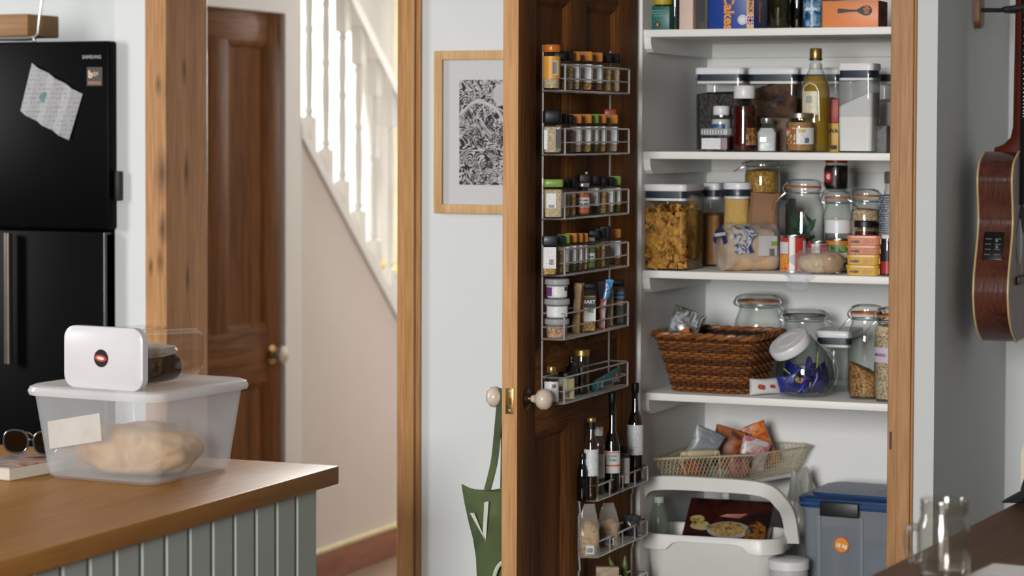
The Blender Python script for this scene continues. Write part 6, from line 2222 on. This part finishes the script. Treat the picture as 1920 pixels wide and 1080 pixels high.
def spice(label, cx, yt, row, wpx, cap, herb, lab=None, n=.028, capf=.24, fill=.86, group=None, rot=FACE, labz=(.22, .68), zb=None, square=True, name='spice_jar'):
    x, y, z, h, m = R(cx, yt, row, n, zb)
    w_ = wpx * m
    t = thing(name, label, 'jar', (x, y, z), rot, group)
    zc = h * (1 - capf)
    r = w_ * (.16 if square else .5)
    obj('glass', rbox(B(), [(0, w_ * .88, w_ * .88, r), (.003, w_ * .96, w_ * .96, r), (zc * .90, w_ * .96, w_ * .96, r), (zc * .96, w_ * .84, w_ * .84, r), (zc, w_ * .80, w_ * .80, r)], 4, True, False), JG, t)
    hc = zc * .94 * fill
    obj('spice', rbox(B(), [(.003, w_ * .84, w_ * .84, r * .9), (hc - .002, w_ * .90, w_ * .90, r * .9), (hc, w_ * .82, w_ * .82, r * .9)], 4), herb, t)
    obj('cap', rbox(B(), [(zc + .0004, w_ * .95, w_ * .95, r), (zc + .002, w_, w_, r), (h - .003, w_, w_, r), (h, w_ * .93, w_ * .93, r)], 4), cap, t)
    if lab is not None:
        if square:
            obj('label', slab(B(), -w_ * .41, w_ * .41, h * labz[0], h * labz[1], -w_ * .48 - .0002), lab, t)
            obj('label', box(B(), w_ * .48 + .0002, w_ * .48 + .0007, -w_ * .40, w_ * .40, h * labz[0], h * labz[1]), lab, t)
        else:
            obj('label', band(B(), w_ * .48 + .0004, h * labz[0], h * labz[1], -80, 80), lab, t)
    return t, w_, h


YLAB = plain('#c98f2f', .45, 0, .04)
# row 1
t, w_, h = spice('large yellow labelled jar with an orange cap, first in the top basket', 1034, 84, 0, 33, plain('#b5611f', .35), HERB['pale'], YLAB, .030, .17, .35, labz=(.24, .74), square=False)
bars(t, .007, h * .48, .010, .026, 0, 10, INK, w_ * .48 + .0009)
obj('label_patch', band(B(), w_ * .48 + .0007, h * .32, h * .64, 8, 46, 6), plain('#d6d2c6', .5), t)
ROW1 = [('first black capped spice jar of the top basket', 1049, 96, CAPBLK, 'brown', None), ('second black capped spice jar of the top basket', 1062, 96, CAPBLK, 'tan', None), ('narrow orange capped jar in the top basket', 1075, 97, CAPO, 'pale', LBLG), ('orange capped jar with a white label in the top basket', 1097, 97, CAPO, 'tan', LBLW), ('orange capped jar before the black pair in the top basket', 1117, 99, CAPO, 'brown', LBLG), ('black capped jar of tan spice near the top basket\'s far end', 1134, 100, CAPBLK, 'tan', None), ('black capped jar last in the top basket', 1150, 101, CAPBLK, 'pale', None)]
for lb2, cx, yt, cap, hb, la_ in ROW1:
    spice(lb2, cx, yt, 0, 25 if cx != 1097 else 27, cap, HERB[hb], la_)
# row 2
t, w_, h = spice('large black topped grinder jar first in the second basket', 1035, 207, 1, 34, CAPBLK, HERB['pale'], None, .030, .30, .95)
obj('label', slab(B(), w_ * .18, w_ * .47, h * .06, h * .66, -w_ * .48 - .0004), BLACK, t)
text(t, 'BART', .0062, plain('#d5d5d2', .5), (w_ * .325, -w_ * .48 - .0012, h * .585), bold=.0002, squeeze=.55)
obj('label', slab(B(), -w_ * .46, -w_ * .26, h * .10, h * .55, -w_ * .48 - .0004), LBLW, t)
obj('label', slab(B(), w_ * .20, w_ * .45, h * .06, h * .12, -w_ * .48 - .0010), plain('#3f6a52', .5), t)
ROW2 = [('first black capped jar behind the grinder in the second basket', 1050, 214, CAPBLK, 'tan', None), ('second black capped jar in the second basket', 1063, 215, CAPBLK, 'brown', None), ('orange capped jar left of the wider orange one in the second basket', 1078, 214, CAPO, 'pale', LBLW), ('wider orange capped jar in the second basket', 1096, 214, CAPO, 'tan', LBLW), ('green capped jar in the second basket', 1110, 214, CAPG, 'green', LBLW), ('orange capped jar right of the green cap in the second basket', 1124, 214, CAPO, 'tan', LBLW), ('red brown capped jar at the second basket\'s far end', 1143, 205, plain('#8c3a20', .35), 'black', None), ('orange capped jar last in the second basket', 1146, 215, CAPO, 'pale', LBLG)]
for k, (lb2, cx, yt, cap, hb, la_) in enumerate(ROW2):
    spice(lb2, cx, yt, 1, 24 if k != 3 else 26, cap, HERB[hb], la_, n=.028 if k != 6 else .018)
# row 3
t, w_, h = spice('green capped square jar first in the third basket', 1037, 336, 2, 37, CAPG, HERB['pale'], None, .030, .20, .98, labz=(.2, .7))
obj('label', slab(B(), -w_ * .36, w_ * .14, h * .26, h * .64, -w_ * .48 - .0004), LBLW, t)
bars(t, -w_ * .10, h * .31, .012, .006, -w_ * .48 - .0010)
obj('label', box(B(), w_ * .48, w_ * .48 + .0006, -w_ * .38, w_ * .2, h * .26, h * .62), LBLW, t)
spice('black capped jar next to the green cap in the third basket', 1056, 335, 2, 24, CAPBLK, HERB['pale'], None)
spice('black capped tan jar in the third basket', 1068, 335, 2, 24, CAPBLK, HERB['tan'], None)
ORL = plain('#c2653a', .45)
t, w_, h = spice('small round jar with a silver lid and orange label in the third basket', 1092, 343, 2, 26, plain('#b9bbb8', .3, .8), HERB['brown'], ORL, .036, .13, .9, square=False, labz=(.10, .72))
obj('label', band(B(), w_ * .48 + .0009, h * .26, h * .56, -78, 78), plain('#d5d5d2', .5), t)
text(t, 'GROUND', .0052, INK, (0, 0, h * .47), bend=w_ * .48 + .0015, bold=.00015)
text(t, 'MIXED SPICE', .0050, INK, (0, 0, h * .37), bend=w_ * .48 + .0015, bold=.00015, squeeze=.85)
t, w_, h = spice('tall black pepper mill with a chrome knob in the third basket', 1096, 327, 2, 24, CAPBLK, HERB['black'], None, .016, .34)
obj('chrome_knob', blob(B(), (.004, 0, h + .003), (.004, .004, .004), 0, 1, 1, 2), CHROME, t)
spice('black capped jar behind the orange labelled jar', 1111, 329, 2, 24, CAPBLK, HERB['black'], LBLG, .024)
spice('black capped jar of tan sticks in the third basket', 1125, 332, 2, 24, CAPBLK, HERB['tan'], None)
spice('black capped jar with a grey label in the third basket', 1139, 332, 2, 24, CAPBLK, HERB['pale'], LBLG)
spice('green capped jar last in the third basket', 1152, 330, 2, 23, CAPG, HERB['green'], LBLW)
# row 4
t, w_, h = spice('navy capped square jar with a white label, first in the fourth basket', 1030, 442, 3, 27, plain('#1c2736', .35), HERB['tan'], None, .033, .24, .5)
obj('label', slab(B(), -w_ * .44, w_ * .44, h * .18, h * .72, -w_ * .48 - .0004), LBLW, t)
bars(t, w_ * .12, h * .34, .009, .012, -w_ * .48 - .0010)
spice('navy capped jar of tan spice, second in the fourth basket', 1044, 441, 3, 25, plain('#1c2736', .35), HERB['tan'], None)
spice('green capped jar in the fourth basket', 1056, 439, 3, 24, CAPG, HERB['pale'], LBLW)
spice('orange capped jar next to the green cap in the fourth basket', 1070, 437, 3, 23, CAPO, HERB['green'], LBLW)
spice('second orange capped jar in the fourth basket', 1081, 437, 3, 23, CAPO, HERB['brown'], LBLW)
spice('third orange capped jar in the fourth basket', 1091, 437, 3, 22, CAPO, HERB['tan'], LBLW)
t, w_, h = spice('round green jar with silver lid in the fourth basket', 1104, 445, 3, 23, plain('#b9bbb8', .3, .8), HERB['green'], plain('#5f7a3f', .5), .034, .12, .9, square=False, labz=(.1, .74))
obj('label', band(B(), w_ * .48 + .0009, h * .28, h * .52, -70, 70), plain('#d5d5d2', .5), t)
text(t, 'ROSEMARY', .0052, INK, (0, 0, h * .40), bend=w_ * .48 + .0015, bold=.00015, squeeze=.9)
spice('tall black capped jar of tan spice in the fourth basket', 1113, 432, 3, 23, CAPBLK, HERB['tan'], None, .024)
spice('second tall black capped jar in the fourth basket', 1124, 428, 3, 23, CAPBLK, HERB['tan'], None, .026)
t, w_, h = spice('black pepper grinder with a red band in the fourth basket', 1133, 424, 3, 22, CAPBLK, HERB['black'], None, .034, .36)
obj('red_band', slab(B(), -w_ * .4, w_ * .4, h * .52, h * .58, -w_ * .48 - .0004), plain('#a8402c', .5), t)
spice('orange capped jar last in the fourth basket', 1152, 429, 3, 23, CAPO, HERB['red'], LBLG)
# row 5: three stacked clear tubs, sachets, black-capped jars, foil
x, y, z, h, m = R(1044, 522, 4, .031)
CLR = film('clear_pot_plastic', '#d4d8da', .80, .12)
CRL = film('clear_pot_lid', '#cfd3d5', .35, .2)
hs = h / 3 * .99
for i, (lb2, cm, fl2) in enumerate((('clear pot of toasted nut crumbs, bottom of the stack of three', speckle('nut_crumbs', ['#a8703a', '#c08a4e', '#8a5528', '#d0a468'], 210, .8, .7), .78), ('clear pot with a white label, middle of the stack', plain('#c6c4be', .6), .5), ('clear pot with a purple and white label, top of the stack', plain('#c9c9cb', .6), .9))):
    r_ = (22 if i != 1 else 23) * m
    t = thing('clear_pot', lb2, 'pot', (x, y, z + hs * i + .0004 * i), FACE)
    obj('pot', lathe(B(), [(.0001, .001), (r_ * .80, 0), (r_ * .86, .003), (r_ * .95, hs * .70)], 28), CLR, t)
    obj('contents', lathe(B(), [(.0001, .002), (r_ * .80, .002), (r_ * .90, hs * .7 * fl2), (.0001, hs * .7 * fl2)], 24), cm, t)
    obj('lid', lathe(B(), [(r_ * .97, hs * .70), (r_ * 1.05, hs * .72), (r_ * 1.05, hs * .95), (r_ * .98, hs * .99), (.0001, hs * .985)], 28), CRL, t)
    if i:
        obj('label', band(B(), r_ * .93, hs * .10, hs * .62, -60, 62), LBLW, t)
    if i == 2:
        obj('label_patch', band(B(), r_ * .945, hs * .14, hs * .58, -72, -30, 6), plain('#6a3a72', .5), t)
        obj('label_patch', band(B(), r_ * .945, hs * .40, hs * .60, 40, 62, 4), plain('#2a2f4a', .5), t)
def sachet(label, cx, yt, row, wpx, mat, n=.026, rot=.5, tilt=0.0, th=.006):
    x, y, z, h, m = R(cx, yt, row, n)
    return pack(label, x, y, z, wpx * m, th, h, mat, rot, (0, tilt), seed=cx * .013)
sachet('tan and brown sachet in the fifth basket', 1079, 533, 4, 16, blotch('tan_sachet', ['#3a2315', '#b08a5a', '#c9a878', '#5a3a20'], 32, .45), .03, .45, .05)
s_ = sachet('red and cream spice sachet with a large letter C', 1086, 532, 4, 20, blotch('red_cream_sachet', ['#7c2418', '#b9935f', '#c2a070', '#a8442a', '#4a1f14'], 26, .4), .022, .45, .0)
x, y, z, h, m = R(1084, 540, 4, .030)
text(s_, 'C', .024, plain('#c98438', .5), (.002, -.0045, .050), bold=.001)
t, w_, h = spice('black capped jar with a black and white label in the fifth basket', 1104, 531, 4, 27, CAPBLK, HERB['tan'], None, .036, .12, .9)
obj('label', slab(B(), -w_ * .42, w_ * .44, h * .22, h * .50, -w_ * .48 - .0004), plain('#d0d0cd', .5), t)
obj('label', slab(B(), -w_ * .42, w_ * .44, h * .50, h * .72, -w_ * .48 - .0004), BLACK, t)
text(t, 'BART', .0105, plain('#dcdcd8', .5), (0, -w_ * .48 - .0012, h * .62), bold=.0003)
text(t, 'DILL', .0075, INK, (.002, -w_ * .48 - .0012, h * .43), bold=.0002)
sachet('crumpled bright blue foil packet in the fifth basket', 1123, 526, 4, 16, blotch('blue_foil', ['#1f6fa8', '#4fa3cf', '#1a4f86', '#9cc8dd'], 40, .2, 1, .4), .026, .4, .22, .014)
sachet('red and white sachet below the blue foil packet', 1126, 562, 4, 18, blotch('red_white_sachet', ['#a3252e', '#b02c35', '#d5c8c4', '#8c1f28'], 22, .35), .040, .4, .05)
sachet('purple packet at the floor of the fifth basket', 1129, 592, 4, 20, plain('#2c2448', .4), .034, .4, 0, .012)
t, w_, h = spice('slim clear tube of pale sticks in the fifth basket', 1143, 528, 4, 14, CAPBLK, HERB['pale'], None, .03, .06, .95)
t, w_, h = spice('black jar with blue and gold stripes last in the fifth basket', 1158, 525, 4, 24, CAPBLK, HERB['black'], plain('#17191f', .4), .026, .14, .9, labz=(.05, .8))
for z0, z1, c in ((.70, .74, '#2f6fa0'), (.60, .64, '#3a7fb0'), (.50, .53, '#b58a3c'), (.44, .47, '#b58a3c')):
    obj('label_stripe', slab(B(), -w_ * .40, w_ * .40, h * z0, h * z1, -w_ * .48 - .0010), plain(c, .4), t)
    obj('label_stripe', box(B(), w_ * .48 + .0008, w_ * .48 + .0012, -w_ * .40, w_ * .40, h * z0, h * z1), plain(c, .4), t)
sachet('dark sachet between the sticks and the striped jar', 1128, 530, 4, 18, plain('#22242a', .5), .012, .4, 0)
# row 6
def bottle6(label, cx, yt, row, wpx, neck, gm, liq, fill, capm, n=.03, zb=None, labm=None, labz=(.1, .5), capf=.1, shoulder=.62, rot=FACE, lab_a=(-75, 75)):
    x, y, z, h, m = R(cx, yt, row, n, zb)
    r = wpx * m / 2
    t = thing('sauce_bottle', label, 'bottle', (x, y, z), rot)
    k = neck
    zc = h * (1 - capf)
    lathe_bottle(t, [(.0001, .003), (r * .8, .0005), (r * .96, .004), (r, .012), (r, h * shoulder), (r * (.55 + .45 * k), h * (shoulder + .10)), (r * k * 1.06, h * (shoulder + .18) if shoulder + .18 < 1 - capf - .03 else zc - .006), (r * k, zc + .003)], gm, liq, fill)
    obj('cap', lathe(B(), [(r * k * 1.05, zc - .002), (r * k * 1.18, zc), (r * k * 1.18, h - .002), (r * k * 1.05, h), (.0001, h)], 22), capm, t)
    if labm is not None:
        obj('label', band(B(), r + .0003, h * labz[0], h * labz[1], *lab_a), labm, t)
    return t, r, h
t, r_, h = bottle6('small flavouring bottle with a gold cap, first in the sixth basket', 1034, 687, 5, 27, .5, GLASS, plain('#33373a', .3), .5, GOLD, .032, None, LBLW, (.06, .60), .14, .66)
bars(t, .004, h * .48, .009, .008, 0, 8, INK, r_ + .0008)
t, r_, h = bottle6('black capped jar with cream barcode label in the sixth basket', 1062, 697, 5, 30, .92, GLASS, plain('#1f1a14', .4), .7, CAPBLK, .034, None, plain('#c9bf94', .5), (.04, .78), .14, .80)
bars(t, -.002, h * .22, .016, .014, 0, 13, INK, r_ + .0008)
bottle6('tall dark sauce bottle behind the cream labelled jar', 1072, 668, 5, 26, .4, glass('dark_bottle_glass', '#2a2a28', .08, .6), plain('#14100e', .3), .6, CAPBLK, .016, None, None)
bottle6('tall glass bottle of dark sauce with a gold lid in the sixth basket', 1091, 655, 5, 28, .86, GLASS, plain('#231a18', .3), .66, GOLD, .028, None, None, (.1, .5), .13, .74)
# teal tube lying along the basket
x, y, z, h, m = R(1107, 715, 5, .030)
x2, y2 = XD + .034, onX(1165, 715, XD + .034).y
tt = thing('paste_tube', 'turquoise squeezy tube leaning along the sixth basket', 'tube', (x, y, z + .011))
L_ = (y2 - y)
bm = B()
rings = []
for i in range(10):
    v = i / 9
    rad = .0125
    fl2 = 1 - v ** 1.5
    rings.append([Vector(((.0045 + (rad - .0045) * fl2) * .8 * math.cos(a), L_ * (.12 + .82 * v), (rad + .004 * v) * math.sin(a) + .012 * v)) for a in [2 * PI * q / 20 for q in range(20)]])
loft(bm, rings)
TEAL = plain('#2b8288', .3, 0, .05)
obj('body', bm, TEAL, tt)
obj('cap', xform(lathe(B(), [(.0085, 0), (.0085, L_ * .11), (.0001, L_ * .115)], 18), Matrix.Translation((0, L_ * .12, 0)) @ Matrix.Rotation(PI / 2, 4, 'X')), plain('#1f6a70', .35), tt)
obj('crimp', box(B(), -.001, .001, L_ * .94, L_ * 1.02, -.006, .030), plain('#1d97a0', .3), tt)
bm = B()
for k in range(6):
    box(bm, .0096, .0104, L_ * (.30 + .05 * k), L_ * (.33 + .05 * k), -.004, .006)
obj('label', box(B(), .0088, .0098, L_ * .26, L_ * .62, -.006, .010), plain('#8fb0b0', .5), tt)
obj('barcode', bm, INK, tt)['kind'] = 'stuff'
obj('pink_band', box(B(), .0072, .0082, L_ * .76, L_ * .82, 0, .018), plain('#c2766a', .5), tt)

# lower rack, first basket: tall bottles
ZB0 = TZ[0]
AMB = plain('#8a7426', .25)
t, r_, h = bottle6('oil bottle with gold screw cap at the front of the lower rack', 1108, 783, 0, 27, .52, GLASS, glass('pale_oil', '#c2b04a', .04, .3, .1), .34, GOLD, .034, ZB0, LBLG, (.30, .62), .05, .62)
obj('cap_collar', lathe(B(), [(r_ * .62, h * .86), (r_ * .62, h * .945), (r_ * .56, h * .95)], 20), CAPBLK, t)
bottle6('short dark bottle behind the oil bottle in the lower rack', 1092, 850, 0, 20, .5, glass('dark_bottle_glass'), plain('#121412', .3), .6, CAPBLK, .022, ZB0)
bottle6('clear square shouldered bottle behind the oil bottle', 1122, 800, 0, 22, .62, GLASS, plain('#4a4436', .4), .3, plain('#a9adab', .3), .020, ZB0, LBLG, (.25, .6), .12, .72)
t, r_, h = bottle6('long necked dark vinegar bottle with white and orange label', 1147, 736, 0, 30, .42, glass('vinegar_glass', '#6d6a62', .09, .7), plain('#1a0f0c', .3), .52, CAPBLK, .036, ZB0, plain('#cfcdc8', .5), (.20, .42), .10, .45)
obj('label_stripe', band(B(), r_ + .0009, h * .27, h * .285, -75, 75), plain('#c2532c', .5), t)
obj('label_stripe', band(B(), r_ + .0009, h * .40, h * .41, -75, 75), plain('#c2532c', .5), t)
text(t, 'LONG', .0075, plain('#4a6f8a', .5), (0, 0, h * .37), bend=r_ + .0010, bold=.0002)
text(t, 'CHIN', .0075, plain('#4a6f8a', .5), (0, 0, h * .33), bend=r_ + .0010, bold=.0002)
bottle6('short bottle with a white label beside the vinegar bottle', 1169, 838, 0, 22, .6, GLASS, plain('#2a1d18', .35), .7, CAPBLK, .036, ZB0, plain('#b7b4ae', .5), (.12, .74), .12, .70)
bottle6('tallest dark bottle at the far end of the lower rack', 1190, 718, 0, 30, .40, glass('vinegar_glass'), plain('#17100e', .3), .62, CAPBLK, .030, ZB0, LBLG, (.28, .58), .09, .55)
# second basket: pasta bags and dark packet
ZB1 = TZ[1]
FIL2 = film('cello_bag', '#cfcac0', .70, .08)
def cello(label, cx, yt, wpx, n, cont, sd, rot):
    x, y, z, h, m = R(cx, yt, 0, n, ZB1)
    t = thing('pasta_bag', label, 'bag', (x, y, z), rot)
    w_ = wpx * m
    bm = B()
    rings = []
    for i in range(12):
        v = i / 11
        k = 1 if v < .55 else 1 - .55 * ((v - .55) / .45) ** 1.2
        dk = .038 * (1 if v < .5 else max(.06, 1 - 1.5 * (v - .5) / .5))
        ring = rr(w_ * k, dk, .010, h * v, 4)
        for q, p in enumerate(ring):
            p.x += .004 * noise.noise(Vector((q * .8, v * 6, sd)))
            p.y += .004 * noise.noise(Vector((q * .8, v * 6, sd + 5)))
        rings.append(ring)
    loft(bm, rings)
    obj('bag', bm, FIL2, t, angle=20)
    obj('contents', blob(B(), (0, 0, h * .30), (w_ * .45, .017, h * .36), .14, 3, sd, 3, -h * .29, .7), cont, t)
    obj('label', slab(B(), -w_ * .2, w_ * .22, h * .08, h * .24, -.0215), LBLG, t)
    bars(t, 0, h * .15, w_ * .3, h * .09, -.0221, 8)
    return t
TWIST = blotch('pasta_twists', ['#6a4a24', '#a9824a', '#c4a26c', '#5a3c1c'], 60, .7, 1.0, .6)
cello('clear bag of pasta twists at the front of the lower rack', 1104, 945, 38, .030, TWIST, 2.0, .45)
cello('second clear bag of pasta twists behind the first', 1140, 943, 40, .026, TWIST, 5.0, .45)
x, y, z, h, m = R(1181, 968, 0, .028, ZB1)
pack('dark shiny packet at the far end of the pasta basket', x, y, z, 36 * m, .03, h, blotch('dark_foil', ['#1c1d20', '#4a4d52', '#26282b', '#6d7075'], 30, .2, 1, .4), .5, (0, .1), seed=4.4)
# third basket, only its top shows
ZB2 = TZ[2]
x, y, z, h, m = R(1138, 1062, 0, .026, ZB2)
pk = obj('paper_packet', box(B(), -.026, .026, -.012, .012, 0, h, .002), blotch('paper_pack', ['#5a4a3a', '#8a7a68', '#a3937e', '#6a5a48'], 30, .7), None, loc=(x, y, z), rz=.45)
tag(pk, 'paper packet at the bottom of the lower rack', 'packet')
x, y, z, h, m = R(1160, 1042, 0, .024, ZB2)
for lb2, u, hh2, b_ in (('shorter green chilli curving left at the bottom of the lower rack', -.010, h * .97, -.014), ('straight green chilli, right of the two at the lower rack bottom', .012, h, .002)):
    ch_ = obj('green_chilli', tube(B(), smoothpts([(u, 0, 0), (u, 0, hh2 * .5), (u + b_ * .5, 0, hh2 * .8), (u + b_, 0, hh2)], 4), [.007] * 6 + [.0075, .007, .006, .0045, .003, .002, .001][:7], 10), plain('#5c7a35', .35, 0, .1), None, loc=(x, y, z), rz=.4)
    tag(ch_, lb2, 'chilli', 'green chillies in the lower rack')

# ---------------------------------------------------------------- green tote bag hanging from the outer knob
TOTE = blotch('green_cloth', ['#2f3c22', '#414f2b', '#515f36'], 9, .8, .6, .15)
KY = ky
xk = onY(934, 745, KY).x
def tp(px, py, dy=0.0):
    return onY(px, py, KY + dy)
tote = thing('tote_bag', 'green shopping bag hanging from the outer door knob', 'bag', (xk, KY, tp(934, 745).z))
secs = [(866, 950, 912), (872, 950, 940), (879, 952, 975), (887, 952, 1010), (893, 953, 1045), (897, 954, 1090), (900, 955, 1150), (905, 956, 1230)]
rings = []
xr = XD - .040
for i, (l, r_2, py) in enumerate(secs):
    pl2 = tp(l, py)
    wdt = xr - pl2.x
    n = 22
    ring = []
    for q in range(n):
        a = 2 * PI * q / n
        k = 1 + .10 * noise.noise(Vector((math.cos(a) * 2.2, math.sin(a) * 2.2, i * .55)))
        ring.append(Vector((pl2.x + wdt / 2 + wdt / 2 * math.copysign(abs(math.cos(a)) ** .7, math.cos(a)), KY + (.012 + .022 * i / 7) * math.sin(a) * k + .004 * math.sin(a * 3 + i), pl2.z + (.006 * math.sin(a * 2 + 1) if i == 0 else 0))))
    rings.append(ring)
obj('body', loft(B(), rings, False, True), TOTE, tote, world=True, angle=60)
def strap(pts, w_, th):
    bm = B()
    rings = []
    for i, p in enumerate(pts):
        rings.append([p + Vector((a, b, 0)) for a, b in ((-w_ / 2, -th), (w_ / 2, -th * .5), (w_ / 2, th), (-w_ / 2, th * .5))])
    loft(bm, rings)
    return bm
obj('handle', strap(smoothpts([tp(941, 728, -.008), tp(937, 765, -.012), tp(932, 820, -.014), tp(926, 870, -.014), tp(914, 918, -.012)], 4), .015, .002), TOTE, tote, world=True)
obj('handle', strap(smoothpts([tp(943, 730, .006), tp(944, 780, .004), tp(944, 850, .0), tp(943, 915, -.004)], 4), .011, .002), plain('#2a3a1b', .85), tote, world=True)
CREAM = plain('#b9bfae', .8)
for (a, b, c, d_) in (((881, 962), (889, 962), (912, 1018), (908, 1010)), ((908, 942), (916, 940), (911, 1012), (905, 1000))):
    qs = [tp(*q, -.030) for q in (a, b, c, d_)]
    obj('printed_stripe', loft(B(), [qs, [p + Vector((0, .0012, 0)) for p in qs]]), CREAM, tote, world=True)
ring = [tp(948 - 22 * math.sin(a), 1095 - 42 * math.cos(a), -.036) for a in [PI * .05 + PI * .6 * q / 12 for q in range(13)]]
obj('printed_curve', tube(B(), ring, .0045, 6), CREAM, tote, world=True)

# ---------------------------------------------------------------- repeats carry one group phrase each
GROUPS = dict(spice_jar='spice jars in the door racks', sauce_bottle='sauce bottles in the door racks', clear_pot='stack of clear pots in the fifth basket', pasta_bag='pasta bags in the lower rack',
              pantry_shelf='white pantry shelves', storage_container='clear push-top containers on the pantry shelves', clip_top_jar='clip top jars on the pantry shelves', snack_tub='stack of four snack tubs',
              food_tin='tins on the third shelf', wrapped_sweet='wrapped sweets in the cookie jar', lollipop='lollipops in the cookie jar', carton='cartons on the pantry shelves', food_jar='jars on the pantry shelves', food_packet='packets in the pantry and the racks')
for o in list(S.objects):
    if o.parent is None and 'category' in o.keys() and 'group' not in o.keys():
        st_ = o.name.split('.')[0]
        if st_ in GROUPS:
            o['group'] = GROUPS[st_]
